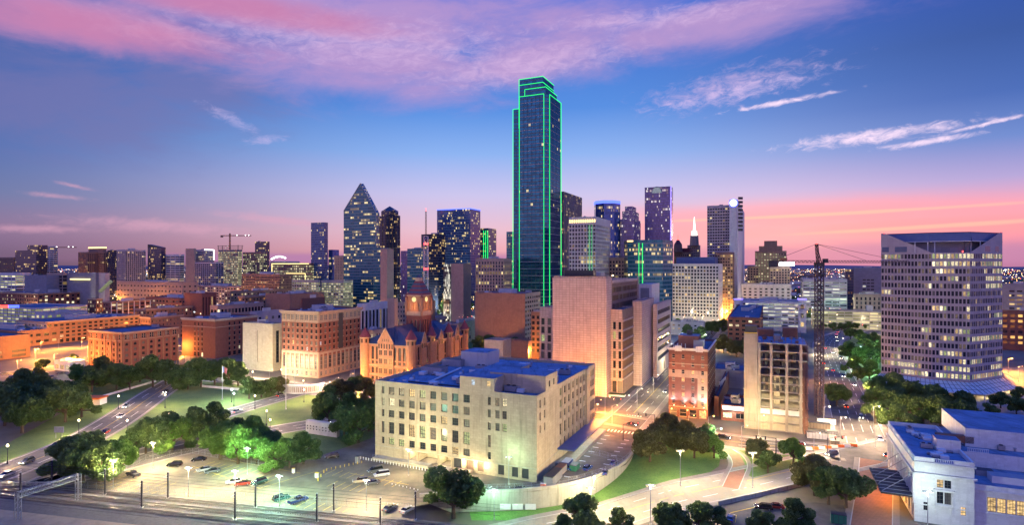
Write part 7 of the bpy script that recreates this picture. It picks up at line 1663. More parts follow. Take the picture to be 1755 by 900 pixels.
fr = [f for f, e_ in zip(b.frames, edges(b)) if facing(*e_) and abs(f.D[0] * U.x + f.D[1] * U.y) > .8][0]; tubes(b, 'light_tube', [fr.pt(0, b.h, .5), fr.pt(fr.s_of(366.5), b.h, .5), fr.pt(fr.s_of(366.5), b.h - 18, .5)], .5, 'sign_white')
conc('office_block', 'lower gridded block with pale frames before the violet slab tower', 370, 960, 334, 383, 449, 'violet_precast', 'glaze_few', 4.5, 3.6, .82, .68, units=1)
conc('office_tower', 'white banded office with a green-lit rooftop', 308, 1050, 284, 316, 436, 'white_stone', 'glaze_some', 12, 4, .94, .5, units=1)
b = tower('office_tower', 'dark glass tower with a slanted top and yellow windows', 276, 1060, 253, 284, 424, 'glass_black', 2.4, 4, units=0); m = MB(b.org); q = b.pts; zt_ = b.h; zz = [zt_ + 6 if p[0] < b.org[0] else zt_ for p in q]; m.poly([(*p, z) for p, z in zip(q, zz)], 'dark_metal')
for i in range(4): j = (i + 1) % 4; m.poly([(*q[i], zt_), (*q[j], zt_), (*q[j], zz[j]), (*q[i], zz[i])], 'dark_metal')
m.build('slanted_top', b.root)
conc('apartment_tower', 'wide pale-framed apartment tower in the left skyline', 215, 1000, 200, 250, 428, 'violet_precast', 'glaze_few', 3.6, 3.4, .72, .66, units=2)
tower('office_tower', 'dark blue tower just left of the pale-framed apartment tower', 200, 1080, 184, None, 429, 'glass_black', d=20, units=1)
b = conc('office_tower', 'brown tower with an orange-lit crown of columns', 178, 1100, 150, 184, 431, 'brown_stone', 'glaze_few', 3, 4, .6, .6, units=0); part(b, 'crown_light', lambda m: m.prism([tuple(Vector(b.org[:2]).lerp(Vector(p), .9)) for p in b.pts], b.h - 1, b.h + 6, 'brown_stone')); part(b, 'crown_light', lambda m: m.prism([tuple(Vector(b.org[:2]).lerp(Vector(p), .93)) for p in b.pts], b.h + 6, b.h + 8.5, 'crown_warm'))
conc('office_tower', 'brown stepped shoulder tower left of the orange crown', 150, 1090, 134, None, 432, 'brown_stone', 'glaze_few', d=20, units=0)
b = conc('building_shell', 'striped unfinished tower with open lit floors at the left', 92, 1120, 64, 99, 422, 'white_stone', 'glaze_some', 14, 4, .94, .55, units=0)
tower('office_tower', 'black glass office at the far left of the skyline', 62, 1040, 26, 66, 429, 'glass_black', 2.6, 4, units=1)
tower('office_tower', 'stepped glass tower between the black office and the striped shell', 64, 1060, 47, None, 420, 'glass_black', d=16, units=0)
conc('office_block', 'brown office block at the left end of the skyline', 24, 1100, -30, None, 441, 'brown_stone', 'glaze_few', d=20, units=1)
conc('office_block', 'low office with bright ribbon windows at the left edge', 26, 830, -30, None, 468, 'white_stone', 'glaze_many', 9, 4, .94, .5, d=20, units=1)
# science museum: grey cube on plinth
conc('museum', 'grey concrete cube museum with a thin lit slot and glass escalator tube', 164, 750, 107, 180, 468, 'gray_panel', 'glaze_few', blank=1, units=1)
o = [x for x in sc.objects if x.get('label', '').startswith('grey concrete cube museum')][0]; org = tuple(o.location); fr = frame(P(107, 775), P(164, 750)); m = MB(org); w = fr.s_of(163); m.box(fr, fr.s_of(121), fr.s_of(155), Zat(480, 755), Zat(478, 755), .3, .8, 'led_yellow'); m.build('lit_slot', o)
m = MB(org); q0_, q1_ = (*P(171, 742), Zat(500, 742)), (*P(190, 742), Zat(482, 742)); m.tube(q0_, q1_, 2.4, 2.4, 'pane_green', 8); m.tube(q0_, q1_, 2.6, 2.6, 'gray_metal', 4, False); m.build('escalator_tube', o)
m = MB(org); q = foot(180, 748, 164, 188); m.prism(q, 0, Zat(468, 748), 'violet_precast'); m.build('pale_wing', o)
conc('garage', 'lattice-fronted open block left of the grey cube museum', 107, 770, 80, None, 468, 'tan_stone', 'glaze_some', 8, 4.4, .86, .8, d=20, units=1)
conc('office_block', 'low grey wall block left of the lattice-fronted block', 80, 760, 42, None, 472, 'gray_panel', 'glaze_few', blank=1, d=20, units=1)
conc('arena_garage', 'long low pale block with a row of warm lamps below the apartment tower', 312, 860, 200, None, 484, 'tan_stone', 'glaze_few', 8, 8, .4, .3, d=26, units=3)
# ---------------------------------------------------------------- park monuments
def peristyle(pxc, pyc, r, a0, a1, label):
    c = G(pxc, pyc); o = empty('peristyle', (*c, 0), label, 'colonnade'); arc = lambda t, rr: (c[0] + rr * math.cos(R(a0 + (a1 - a0) * t)), c[1] + rr * math.sin(R(a0 + (a1 - a0) * t)))
    n = 14; m = MB((*c, 0)); m2 = MB((*c, 0)); m3 = MB((*c, 0))
    for i in range(n):
        p, q = arc(i / n, r), arc((i + 1) / n, r); fr = frame(p, q); w = math.dist(p, q); m.box(fr, -.1, w + .1, 3.6, 4.6, -1.6, 0, 'white_stone'); m.box(fr, 0, w, .05, .7, -1.5, -.1, 'white_stone')
        m2.box(fr, 0, .5, .7, 3.6, -.6, -.1, 'white_stone'); m2.box(fr, w * .5, w * .5 + .35, .7, 3.6, -.5, -.15, 'white_stone'); m3.box(fr, 0, w, .7, 3.6, -1.5, -1.3, 'tan_stone')
    m.build('beam', o); m2.build('pillars', o); m3.build('rear_wall', o); return c
peristyle(524, 668, 12, 200, 345, 'curved white colonnade on the lawn below the ornate courts building')
peristyle(401, 650, 9, 200, 300, 'smaller curved white colonnade by the flagpole')
w_ = empty('garden_wall', (*G(500, 655), 0), 'low white garden wall along the park edge', 'wall'); m = MB((*G(500, 655), 0)); m.box(frame(G(345, 664), G(480, 676)), 0, math.dist(G(345, 664), G(480, 676)), 0, 1.2, -.3, 0, 'white_stone'); m.build('wall', w_)
w_ = empty('garden_wall', (*G(170, 683), 0), 'pale garden wall left of the highway road', 'wall'); m = MB((*G(170, 683), 0)); m.box(frame(G(160, 686), G(268, 655)), 0, math.dist(G(160, 686), G(268, 655)), 0, 1.1, -.3, 0, 'white_stone'); m.build('wall', w_)
o = bld('garden_pavilion', 'small white block pavilion with pierced wall beside the lawn', 'pavilion', foot(577, 270 - 40, 524, 582), 5.2, dict(wall='white_stone', bay=1.6, fl=1.2, ww=.5, wh=.5, g=1.4, top=1.6, depth=.3, mun=(1, 1), fm=None), dict(wall='white_stone', blank=1), units=0, par=.5)
bld('visitor_pavilion', 'low white roofed pavilion glowing warm behind the left trees', 'pavilion', foot(120, 372, 93, 146), 6.5, dict(wall='white_stone', bay=5, fl=4, ww=.7, wh=.7, g=.4, top=2, lit=1, pool=('pane_bright', 'pane_warm'), mun=(2, 1)), units=1, par=.5)
q = P(104, 360); light((*q, 4), 2500, LC['yellow'], .4)
k_ = empty('kiosk', (*G(150, 695), 0), 'orange awninged kiosk under the left trees', 'kiosk'); m = MB((*G(150, 695), 0)); p = G(150, 695); m.abox(p[0] - 6, p[0] + 6, p[1], p[1] + 5, 0, 3, 'white_metal'); m.build('body', k_); m = MB((*p, 0)); m.abox(p[0] - 6.4, p[0] + 6.4, p[1] - 1.5, p[1] + 5.4, 3, 3.7, 'orange_plastic'); m.build('awning', k_)
m = MB((*p, 0)); light((*(p[0], p[1] - 3), 2.6), 900, LC['orange'], .3)
def flagpole(px, py, h, label, flag=True):
    p = G(px, py); o = empty('flagpole', (*p, 0), label, 'flagpole'); m = MB(); m.tube((0, 0, 0), (0, 0, .5), .35, .3, 'white_stone', 10); m.tube((0, 0, .5), (0, 0, h), .14, .07, 'white_metal', 8); m.tube((0, 0, h), (0, 0, h + .25), .16, .02, 'yellow_paint', 8); m.build('pole', o)
    if flag:
        m = MB(); n = 8
        for i in range(n): x0, x1 = .1 + i * .28, .1 + (i + 1) * .28; y0, y1 = .18 * math.sin(i * .9), .18 * math.sin((i + 1) * .9); m.poly([(x0, y0, h - 3.2 - i * .12), (x1, y1, h - 3.2 - (i + 1) * .12), (x1, y1, h - .3 - (i + 1) * .1), (x0, y0, h - .3 - i * .1)], 'blue_awning' if i < 3 else 'red_slate')
        m.build('flag', o)
flagpole(381, 685, 17, 'tall white flagpole with a limp flag before the left colonnade')
flagpole(490, 702, 22, 'tall white flagpole without flag on the right lawn', False)
sg = empty('road_sign', (*G(101, 752), 0), 'blank backed road sign on two posts on the left lawn', 'road sign'); m = MB(); [m.tube((x, 0, 0), (x, 0, 4), .08, .08, 'gray_metal', 5) for x in (-1.2, 1.2)]; m.build('post', sg); m = MB(); m.abox(-1.9, 1.9, -.06, .06, 2.3, 4.6, 'gray_metal'); m.build('panel', sg)
# ---------------------------------------------------------------- trees
trees([(8, 730, 66), (38, 742, 72), (20, 708, 62), (62, 722, 66), (36, 695, 58), (88, 712, 62), (112, 724, 64), (140, 716, 52), (70, 698, 54), (118, 700, 50)], 'dark trees massed at the left edge', 'trees at the left edge')
trees([(138, 665, 46, 'leaf_green'), (158, 672, 48), (178, 660, 46), (200, 668, 46), (222, 668, 48), (240, 655, 40), (262, 664, 52), (284, 660, 46)], 'trees in front of the square brick warehouse', 'trees before the brick warehouse')
trees([(305, 668, 46), (322, 668, 44), (345, 664, 48), (368, 660, 46), (392, 658, 46), (408, 662, 40), (427, 684, 40), (448, 682, 34)], 'trees near the cream stone annex', 'trees at the top of the park')
trees([(118, 812, 78), (142, 828, 84), (170, 830, 74), (196, 818, 66, 'leaf_green'), (152, 800, 66)], 'big trees at the left end of the car park', 'trees at the left end of the car park')
trees([(228, 782, 56), (250, 778, 56), (272, 776, 62), (296, 775, 60, 'leaf_green'), (318, 768, 58), (342, 764, 60), (262, 760, 50), (300, 750, 50), (336, 742, 48), (366, 740, 50)], 'trees behind the car park fence', 'trees behind the car park fence')
trees([(378, 788, 74, 'leaf_green'), (408, 796, 72, 'leaf_green'), (402, 772, 58), (432, 778, 60, 'leaf_green'), (440, 796, 50, 'leaf_green'), (470, 806, 56, 'leaf_green'), (496, 802, 56), (520, 796, 54), (460, 782, 46)], 'bright green trees right of the floodlight', 'bright trees beside the car park')
trees([(462, 680, 34), (477, 676, 36, 'leaf_olive'), (562, 700, 42), (584, 690, 44, 'leaf_olive'), (606, 682, 44), (628, 690, 44, 'leaf_olive'), (564, 730, 52), (590, 752, 56), (614, 760, 62), (632, 740, 48), (600, 720, 46), (638, 715, 36)], 'trees beside the limestone block', 'trees beside the limestone block')
trees([(777, 890, 104)], 'single round tree standing by the railway below the limestone block', 'single tree by the railway')
trees([(994, 925, 92), (1062, 918, 48), (1150, 915, 56), (1198, 912, 60), (1230, 905, 44), (962, 922, 40)], 'tree tops along the bottom edge', 'trees at the bottom edge')
trees([(1114, 792, 60, 'leaf_olive'), (1132, 778, 56, 'leaf_olive'), (1152, 764, 54, 'leaf_olive'), (1172, 775, 56, 'leaf_olive'), (1190, 786, 52, 'leaf_olive'), (1208, 772, 48), (1224, 786, 44, 'leaf_green'), (1140, 758, 46, 'leaf_olive')], 'trees in front of the brick hotel', 'trees in front of the brick hotel')
trees([(1302, 792, 46, 'leaf_olive'), (1316, 812, 44), (1360, 796, 50, 'leaf_green')], 'trees on the small green island', 'trees on the green island')
trees([(1396, 850, 70, 'leaf_olive'), (1420, 866, 66), (1450, 872, 78), (1410, 832, 50)], 'trees left of the station canopy', 'trees left of the station')
trees([(1364, 915, 60), (1308, 918, 46), (1338, 925, 36)], 'round trees in the small car park', 'trees in the small car park')
trees([(1502, 694, 52), (1530, 702, 58), (1558, 708, 60), (1590, 714, 62), (1618, 722, 62), (1648, 728, 56), (1515, 712, 52), (1548, 724, 58), (1582, 732, 60), (1612, 738, 60), (1640, 742, 56), (1672, 738, 44), (1500, 726, 44), (1536, 742, 50)], 'dark oaks massed in front of the faceted tower', 'oaks before the faceted tower')
trees([(1434, 696, 42), (1426, 686, 30), (1470, 652, 30)], 'trees along the avenue beside the crane', 'avenue trees beside the crane')
trees([(1456, 618, 34), (1478, 624, 34, 'leaf_green'), (1500, 632, 36), (1462, 640, 34, 'leaf_green'), (1490, 650, 36, 'leaf_green'), (1508, 612, 30), (1482, 600, 26), (1500, 592, 26), (1474, 586, 20, 'leaf_green'), (1458, 582, 20)], 'trees in the park left of the faceted tower', 'trees of the triangular park')
trees([(1428, 567, 15), (1442, 567, 15), (1454, 566, 14), (1467, 566, 14), (1480, 566, 14), (1410, 566, 14)], 'small trees on the hedge below the yellow garage', 'trees below the yellow garage')
trees([(1240, 606, 30, 'leaf_olive'), (1262, 612, 34, 'leaf_olive'), (1278, 610, 30, 'leaf_olive')], 'orange-lit trees behind the brick hotel', 'orange-lit trees behind the hotel')
trees([(1180, 578, 26), (1200, 584, 26), (1220, 574, 26), (1238, 568, 24), (1160, 562, 20, 'leaf_green')], 'trees on the teal plaza', 'trees on the teal plaza')
trees([(820, 606, 28), (838, 600, 28), (858, 612, 28), (882, 606, 30), (896, 614, 28), (914, 612, 30), (928, 614, 26), (848, 590, 24, 'leaf_green')], 'trees on the lawn behind the limestone block', 'trees behind the limestone block')
trees([(1715, 700, 30), (1742, 712, 34), (1700, 716, 26), (1748, 690, 30)], 'trees right of the faceted tower foot', 'trees right of the faceted tower')
trees([(66 + i * 0, 650, 22) for i in range(1)] + [(74, 634, 20), (112, 630, 20, 'leaf_green'), (126, 622, 18)], 'small street trees in the orange-lit street', 'street trees in the orange street')
trees([(335, 634, 20, 'leaf_green'), (326, 636, 18)], 'young trees between two brick warehouses', 'young trees between the warehouses')
fp = random.Random(3); L_ = [(fp.uniform(575, 640), fp.uniform(508, 530), 18) for _ in range(9)]; trees(L_, 'trees at the foot of the glass prism', 'trees at the foot of the prism')
L_ = [(fp.uniform(712, 812), fp.uniform(518, 548), 20, fp.choice(('leaf_dark', 'leaf_green'))) for _ in range(16)]; trees(L_, 'trees in the lit square right of the clock tower', 'trees right of the clock tower')
# far planting reads as one mass
rs = np.random.RandomState(4); n = 9000; far = []
for _ in range(n):
    Y = 700 * math.exp(rs.uniform(0, 1.9)); px = rs.uniform(-200, 1950)
    if Y < 900 and 380 < px < 1300: continue
    far.append((*P(px, Y), rs.uniform(3, 7)))
V_ = []
for x, y, r in far:
    for _ in range(5):
        c = np.array([x, y, r * .8]) + rs.normal(size=3) * r * .45; a = rs.normal(size=3); a /= np.linalg.norm(a); b2 = np.cross(a, rs.normal(size=3)); b2 /= np.linalg.norm(b2); s = r * .55; V_ += [c - a * s, c + b2 * s, c + a * s, c - b2 * s]
V_ = np.array(V_); me = bpy.data.meshes.new('far_trees'); me.vertices.add(len(V_)); me.vertices.foreach_set('co', V_.ravel()); me.loops.add(len(V_)); me.loops.foreach_set('vertex_index', np.arange(len(V_))); nf = len(V_) // 4
me.polygons.add(nf); me.polygons.foreach_set('loop_start', np.arange(nf) * 4); me.materials.append(M['leaf_dark']); me.update(); o = link(bpy.data.objects.new('far_trees', me)); tag(o, kind='stuff')
# far suburbs: low blocks and lamps out to the horizon
mb = MB(); fr_ = random.Random(9)
for _ in range(2600):
    Y = 680 * math.exp(fr_.uniform(0, 2.6)); px = fr_.uniform(-150, 1900)
    if Y < 1150 and 20 < px < 1520: continue
    x, y = P(px, Y); w = fr_.uniform(8, 26) * (1 + Y / 4000); mb.abox(x - w, x + w, y, y + w, 0, fr_.uniform(4, 14), fr_.choice(('brown_stone', 'gray_panel', 'tan_stone', 'dark_brick', 'pale_concrete')))
o = struct('far_suburb', mb, 'stuff')
mb = MB()
for _ in range(7000):
    Y = 600 * math.exp(fr_.uniform(0, 2.75)); px = fr_.uniform(-150, 1900); x, y = P(px, Y); s = .22 * (Y / 700) ** .75 * fr_.uniform(.5, 1.5); z = fr_.uniform(6, 16)
    mb.abox(x - s, x + s, y - s, y + s, z - s, z + s, fr_.choice(('far_warm', 'far_warm', 'far_orange', 'far_orange', 'far_white', 'far_red')))
o = struct('far_lights', mb, 'stuff')
# infill: low blocks of the near and middle distance
ib = random.Random(21); cnt = 0
hills = MB()
for i in range(60):
    a0, a1 = [math.radians(-55 + 110 * (i + k) / 60) for k in (0, 1)]; z = lambda a: 70 + 26 * math.sin(a * 5 + 1) + 14 * math.sin(a * 17)
    p0, p1 = [(13000 * math.sin(a), 13000 * math.cos(a)) for a in (a0, a1)]; q0_, q1_ = [(16000 * math.sin(a), 16000 * math.cos(a)) for a in (a0, a1)]
    hills.poly([(*p0, 0), (*p1, 0), (*q1_, z(a1)), (*q0_, z(a0))], 'hill')
struct('hills', hills)
# ---------------------------------------------------------------- cars
CARS = [(228, 817, 'pickup', 'paint_gray', 150, 'grey pickup truck parked by the fence under the big left trees'), (299, 800, 'suv', 'paint_black', 190, 'black car parked nose to the fence behind the floodlight'), (341, 791, 'sedan', 'paint_black', 190, 'black car half under the trees at the lot corner'),
(350, 808, 'sedan', 'paint_silver', 215, 'silver car in the middle of the left lot'), (364, 811, 'sedan', 'paint_gray', 215, 'dark grey car parked next to the silver one'), (401, 829, 'sedan', 'paint_white', 200, 'white car beside the red one'), (416, 832, 'sedan', 'paint_red', 200, 'red car between the white and the dark one'), (444, 830, 'suv', 'paint_green', 235, 'dark green car right of the red one'),
(482, 858, 'suv', 'paint_green', 45, 'dark teal car in the green light near the tracks'), (511, 862, 'pickup', 'paint_blue', 50, 'dark blue pickup in the green light near the tracks'), (569, 786, 'suv', 'paint_black', 200, 'black car on the entrance lane by the white pavilion'),
(643, 810, 'van', 'paint_gray', 215, 'dark van standing behind the white van'), (654, 817, 'van', 'paint_white', 205, 'white van in the bright yellow light'), (618, 828, 'suv', 'paint_tan', 195, 'tan car at the left of the parked group of four'), (638, 831, 'sedan', 'paint_gray', 205, 'dark grey car in front of the white van'),
(668, 875, 'sedan', 'paint_gray', 60, 'grey car close to the tracks in the yellow light'), (698, 878, 'sedan', 'paint_silver', 60, 'pale blue car right of the grey one near the tracks'), (887, 841, 'sedan', 'paint_green', 185, 'green-tinted sedan under the wall floodlight'), (806, 843, 'suv', 'paint_black', 5, 'black car at the edge of the yard above the round tree'),
(1007, 806, 'suv', 'paint_blue', 60, 'leftmost blue car in the lower yard'), (1037, 813, 'sedan', 'paint_blue', 70, 'middle one of the blue cars in the lower yard'), (1052, 812, 'sedan', 'paint_blue', 66, 'rightmost blue car, close to the curved wall'), (968, 806, 'sedan', 'paint_blue', 160, 'blue car behind the yard containers'), (1328, 872, 'sedan', 'paint_red', 165, 'red car under the low wall of the small car park'),
(1252, 893, 'sedan', 'paint_blue', 60, 'blue car at the bottom in the small car park'), (1308, 874, 'suv', 'paint_black', 165, 'dark car left of the red one in the small car park')]
for i in range(9): CARS.append((8 + i * 11 + (i % 3) * 4, 642 + (i % 2) * 7, ('sedan', 'suv')[i % 2], ('paint_gray', 'paint_black', 'paint_silver', 'paint_white', 'paint_tan')[(i * 2) % 5], 60, ORD[i] + ' car from the left in the far lot behind the left trees'))
for px, py, kd, pt_, an, lb in CARS: car(px, py, kd, pt_, an, lb)
# traffic, standing where the photograph has its streaks of light
def traffic(key, lst, what):
    c, w = ROADS[key]; tot = len(c) - 1; n = len(lst)
    for i, (t, lane, dirn, pt_, kd) in enumerate(lst):
        k = min(tot - 1, int(t * tot)); a, b2 = Vector(c[k]), Vector(c[k + 1]); d = (b2 - a).normalized(); nn = Vector((-d.y, d.x)); p = a + nn * lane * w; ang = math.degrees(math.atan2(d.y, d.x)) + (0 if dirn > 0 else 180)
        car(0, 0, kd, pt_, ang, '%s from its %s end' % ((ORD[i] + ' car on ' + what), 'near' if key in ('jackson', 'avenue') else 'left'), 'cars driving on ' + what, on=2 if p.y < 450 else 1, p=(p.x, p.y), z=gh(p.x, p.y) + .06)
cl = ['paint_silver', 'paint_black', 'paint_white', 'paint_gray', 'paint_red']
tr = lambda n, t0, t1, lanes, dr: [(t0 + (t1 - t0) * (i + .5) / n, lanes[i % len(lanes)], dr[i % len(dr)], cl[(i * 3) % 5], ('sedan', 'suv')[i % 2]) for i in range(n)]
traffic('elm', tr(8, .08, .97, (-.30, 0, .30), (-1,)), 'the wide road across the left lawn')
traffic('main', tr(3, .55, .95, (-.25, .25), (1,)), 'the narrow middle park road')
traffic('commerce', tr(2, .72, .95, (-.3, .1), (1,)), 'the park road next to the white pavilion')
traffic('houston', tr(9, .22, .98, (-.3, .1, .3), (1,)), 'the street below the ornate courts')
traffic('jackson', tr(6, .12, .9, (-.36, -.12, .3), (-1, -1, 1)), 'the street between granite courts and hotel')
traffic('avenue', tr(18, .06, .95, (-.38, -.16, .1, .34), (-1, -1, 1, 1)), 'the avenue beside the crane')
traffic('boulevard', tr(3, .62, .93, (-.3, .3), (1, -1)), 'the pale boulevard')
traffic('expressway', tr(10, .1, .95, (-.35, -.1, .2, .4), (1, 1, -1, -1)), 'the distant elevated road at the left')
traffic('westend', tr(6, .25, .9, (-.3, .1, .3), (1, 1, -1)), 'the orange-lit street at the left')
# ---------------------------------------------------------------- lamps
def lamps(lst, kind, colr, power, what, group, s=1.0, rz=0, pf=1.0):
    o = sorted(range(len(lst)), key=lambda i: lst[i][0]); rk = {i: k for k, i in enumerate(o)}
    for i, t in enumerate(lst):
        p = Gh(t[0], t[1]); pw = (t[3] if len(t) > 3 else power) * pf; lamp(kind, t[2] if len(t) > 2 else colr, p, pw, nth(rk[i], len(lst), what), group, rz, s, zo(p))
lamps([(13, 796), (135, 748), (203, 702), (283, 700), (289, 724 + 10), (218, 748)], 'globe', 'warm', 3200, 'warm globe lamps along the left park road', 'globe lamps by the left park road', 1.35)
lamps([(397, 690, 'white'), (401, 697, 'white'), (437, 702), (521, 690, 'warm'), (457, 730), (463, 747), (520, 673), (433, 656), (482, 652)], 'globe', 'warm', 3000, 'globe lamps on the middle lawns', 'globe lamps on the middle lawns', 1.35)
lamps([(262, 803, 'yellow', 8500), (424, 814, 'green', 5000), (194, 838, 'yellow', 5000), (479, 868, 'green', 8500), (323, 852, 'yellow', 7500), (403, 858, 'yellow', 5000), (628, 876, 'yellow', 9000)], 'flood', 'white', 15000, 'tall floodlight masts of the car park', 'floodlight masts of the car park', .66)  # the green mast nearest the bright trees is added to brighten them
lamps([(872, 832, 'green', 500), (847, 892, 'green', 1800), (1018, 868, 'yellow', 3000)], 'flood', 'green', 8000, 'green-white floodlight masts near the curved wall', 'floodlights near the curved wall', .68)
lamps([(700, 816, 'yellow', 2600)], 'flood', 'yellow', 9000, 'yellow floodlight mast between the parked vans and the ramp', 'floodlight by the ramp', .66)
lamps([(1166, 834, 'yellow', 5200), (1115, 902, 'yellow', 5200), (1290, 838, 'yellow', 5000), (1012, 905, 'yellow', 4000), (1590, 918, 'white', 1200)], 'flood', 'yellow', 9000, 'tall lamp masts along the pale boulevard', 'lamp masts along the boulevard', .85)
lamps([(1037, 712, 'orange', 9000), (1016, 726, 'orange', 9000), (1049, 728, 'orange', 3500), (1132, 760, 'orange', 2500), (1214, 750, 'orange', 3500), (1226, 774, 'green', 3500), (1180, 748, 'orange', 3500), (1271, 768, 'orange', 4200), (1300, 748, 'yellow', 2500), (1440, 752, 'warm', 4200), (1500, 768, 'warm', 4500), (1395, 782, 'warm', 3500)], 'cobra', 'orange', 4000, 'orange street lamps around the big crossing', 'street lamps around the crossing', .9)  # the green one is an added lamp, put there to brighten the tree
lamps([(1092, 700, 'yellow', 3500), (1120, 672, 'yellow', 3500), (1150, 640, 'yellow', 3500), (1180, 605, 'yellow', 4500), (1165, 590, 'white', 7000), (1205, 592, 'white', 6000), (1230, 600, 'orange', 7000), (1268, 600, 'orange', 5000)], 'cobra', 'yellow', 4000, 'street lamps running away between granite courts and hotel', 'street lamps in the receding street')
lamps([(1412, 735, 'warm', 3500), (1497, 735, 'warm', 4000), (1480, 690, 'warm', 4200), (1412, 660, 'orange', 4200), (1456, 640, 'yellow', 5000), (1398, 610, 'yellow', 5000), (1440, 600, 'yellow', 5000), (1470, 616, 'green', 7000), (1486, 640, 'green', 7000), (1450, 562, 'green', 8000), (1480, 562, 'green', 8000), (1418, 548, 'white', 16000), (1500, 575, 'yellow', 6000)], 'cobra', 'warm', 4000, 'street lamps along the avenue beside the crane', 'street lamps along the avenue', pf=1.5)
lamps([(93, 628, 'orange', 22000), (124, 634, 'orange', 24000), (60, 618, 'orange', 20000), (150, 612, 'orange', 14000), (30, 640, 'orange', 12000), (180, 606, 'orange', 8000), (308, 634, 'orange', 12000), (350, 642, 'white', 6000), (304, 612, 'orange', 9000), (240, 600, 'orange', 12000), (100, 598, 'orange', 16000), (70, 604, 'orange', 14000), (140, 596, 'orange', 14000), (188, 590, 'orange', 12000)], 'cobra', 'orange', 9000, 'orange street lamps of the old brick district', 'orange lamps of the brick district', .9, pf=.75)
lamps([(417, 650, 'yellow', 6500), (462, 652, 'yellow', 7500), (505, 662, 'warm', 3000), (600, 660, 'orange', 6500), (575, 668, 'orange', 5000), (608, 676, 'warm', 5000), (560, 676, 'warm', 3500), (640, 672, 'orange', 2200), (668, 690, 'orange', 2200), (690, 664, 'orange', 3000)], 'cobra', 'orange', 6000, 'street lamps below the ornate courts building', 'street lamps below the ornate courts', .7)
lamps([(742, 600, 'orange', 9000), (765, 592, 'yellow', 9000), (800, 582, 'yellow', 8000), (840, 575, 'white', 9000), (862, 612, 'orange', 9000), (878, 618, 'orange', 6000), (905, 624, 'orange', 6000), (850, 640, 'orange', 6000), (738, 532, 'white', 26000), (803, 545, 'white', 20000), (768, 540, 'white', 14000), (720, 545, 'green', 12000), (780, 522, 'green', 12000)], 'cobra', 'orange', 8000, 'street lamps behind the limestone block', 'street lamps behind the limestone block')
lamps([(250, 560, 'orange', 20000), (275, 575, 'orange', 18000), (300, 545, 'orange', 20000), (210, 560, 'orange', 20000), (160, 560, 'orange', 20000), (110, 545, 'orange', 24000), (50, 550, 'yellow', 24000), (20, 545, 'orange', 24000), (330, 540, 'orange', 20000), (380, 545, 'orange', 16000), (440, 540, 'orange', 16000), (470, 528, 'orange', 24000), (230, 535, 'orange', 24000), (190, 530, 'orange', 26000), (270, 525, 'orange', 24000), (390, 515, 'green', 40000), (60, 520, 'orange', 30000), (130, 520, 'orange', 30000), (560, 540, 'yellow', 16000), (600, 560, 'orange', 12000)], 'cobra', 'orange', 20000, 'distant lamps among the brick district roofs', 'distant lamps among the roofs', pf=.8)
lamps([(1735, 600, 'orange', 40000), (1750, 575, 'orange', 20000), (1728, 640, 'orange', 12000), (1745, 655, 'orange', 12000), (1732, 560, 'orange', 24000)], 'cobra', 'orange', 12000, 'orange lamps at the right edge of the picture', 'orange lamps at the right edge')
lamps([(820, 520, 'yellow', 30000), (905, 560, 'yellow', 12000), (620, 515, 'green', 30000), (600, 512, 'yellow', 30000), (1165, 558, 'yellow', 11000), (1200, 558, 'yellow', 11000), (1240, 548, 'orange', 40000), (1262, 540, 'orange', 30000), (1330, 560, 'warm', 14000), (1300, 540, 'warm', 16000)], 'cobra', 'yellow', 20000, 'far street lamps between the skyline blocks', 'far lamps between the skyline blocks')
q = P(740, 148); small_flood((q[0] + 0, 160), .3, 0, 'yellow', (0, 182, 10), 'small floodlight on the platform below the limestone block') if 0 else None
q = (*P(12, 548), Zat(528, 548)); s_ = empty('neon_sign', q, 'red and blue glowing rooftop sign at the left edge above the yellow garage', 'neon sign')
for k, (x0, x1, mt) in enumerate(((-8, 1, 'sign_red'), (1.2, 10, 'led_blue'))): m = MB(q); m.box(Frame(q, (1, .2)), x0, x1, 0, 2.6, 0, .4, mt); m.build('panel', s_)
m = MB(q); [m.tube((q[0] + x, q[1] + .6, q[2] - 6), (q[0] + x, q[1] + .6, q[2] + 1), .15, .15, 'dark_metal', 4) for x in (-7, 0, 9)]; m.build('frame', s_)
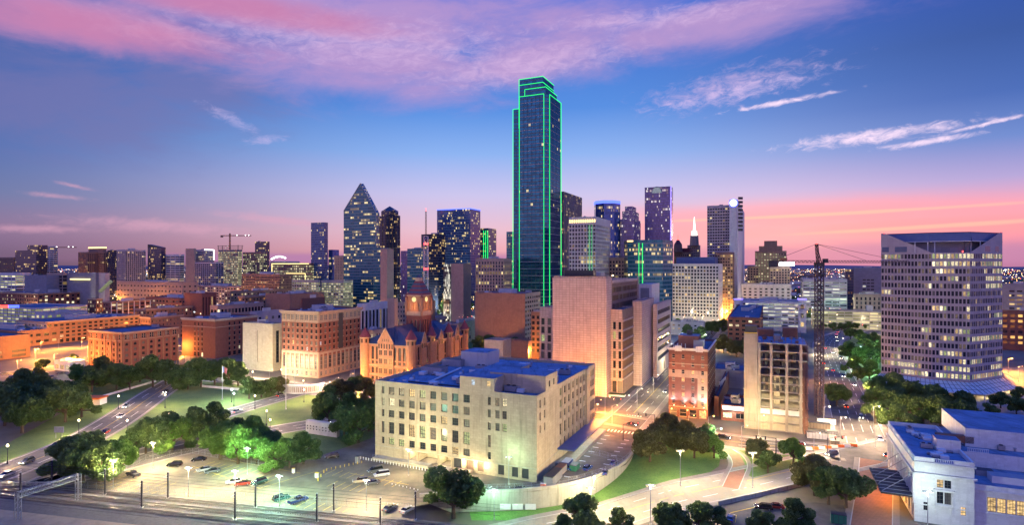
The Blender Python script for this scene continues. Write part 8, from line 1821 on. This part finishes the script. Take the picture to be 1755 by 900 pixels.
# building-site clutter at the foot of the crane
for k, (px, py, m, lb, wv) in enumerate(((1400, 752, 'white_metal', 'white site trailer beside the crane foot', 7), (1404, 735, 'dirt', 'low brown material stack behind the site trailer', 8), (1430, 762, 'dirt', 'wooden crate pile at the building site fence', 3), (1425, 745, 'gray_metal', 'grey steel box between crane and avenue', 4), (1416, 727, 'white_metal', 'second pale site trailer beyond the crane foot', 7))):
    box_thing('site_trailer' if 'trailer' in lb else 'material_stack', lb, 'trailer' if 'trailer' in lb else 'building material', px, py, wv, 2.6, 2.4 if 'trailer' in lb else 1.4, m, ang=-20)
for k in range(8): p = G(1386 + k * 11, 772 - k * .8); r = empty('barrier', (*p, .1), 'orange and white road barrier in the row before the building site', 'barrier', 'road barriers before the building site', R(-18)); m = MB(); m.prism([(-1.2, -.3), (1.2, -.3), (1.2, .3), (-1.2, .3)], 0, .35, 'orange_plastic' if k % 2 else 'white_paint'); m.prism([(-1.2, -.13), (1.2, -.13), (1.2, .13), (-1.2, .13)], .35, 1.0, 'orange_plastic' if k % 2 else 'white_paint'); m.build('body', r)
# traffic signals on mast arms
def signal(px, py, ang, label):
    p = G(px, py); r = empty('traffic_signal', (*p, .1), label, 'traffic signal', 'traffic signals of the big crossing', R(ang)); m = MB(); m.tube((0, 0, 0), (0, 0, 6.4), .16, .1, 'dark_metal', 8); m.tube((0, 0, 6.1), (7.5, 0, 6.5), .1, .05, 'dark_metal', 6); m.build('pole', r)
    m = MB(); l_ = MB()
    for x in (3.5, 6.5): m.abox(x - .22, x + .22, -.2, .2, 5.4, 6.6, 'dark_metal'); l_.tube((x, -.21, 6.3), (x, -.25, 6.3), .14, .14, 'red_beacon', 8)
    m.build('signal_head', r); l_.build('signal_lens', r)
signal(1068, 756, 20, 'traffic signal arm in front of the courts crossing'); signal(1122, 738, 160, 'traffic signal arm at the hotel corner'); signal(1040, 706, -20, 'traffic signal arm at the granite slab corner'); signal(1418, 782, 15, 'traffic signal arm before the building site'); signal(1330, 782, 160, 'traffic signal arm beside the green island')
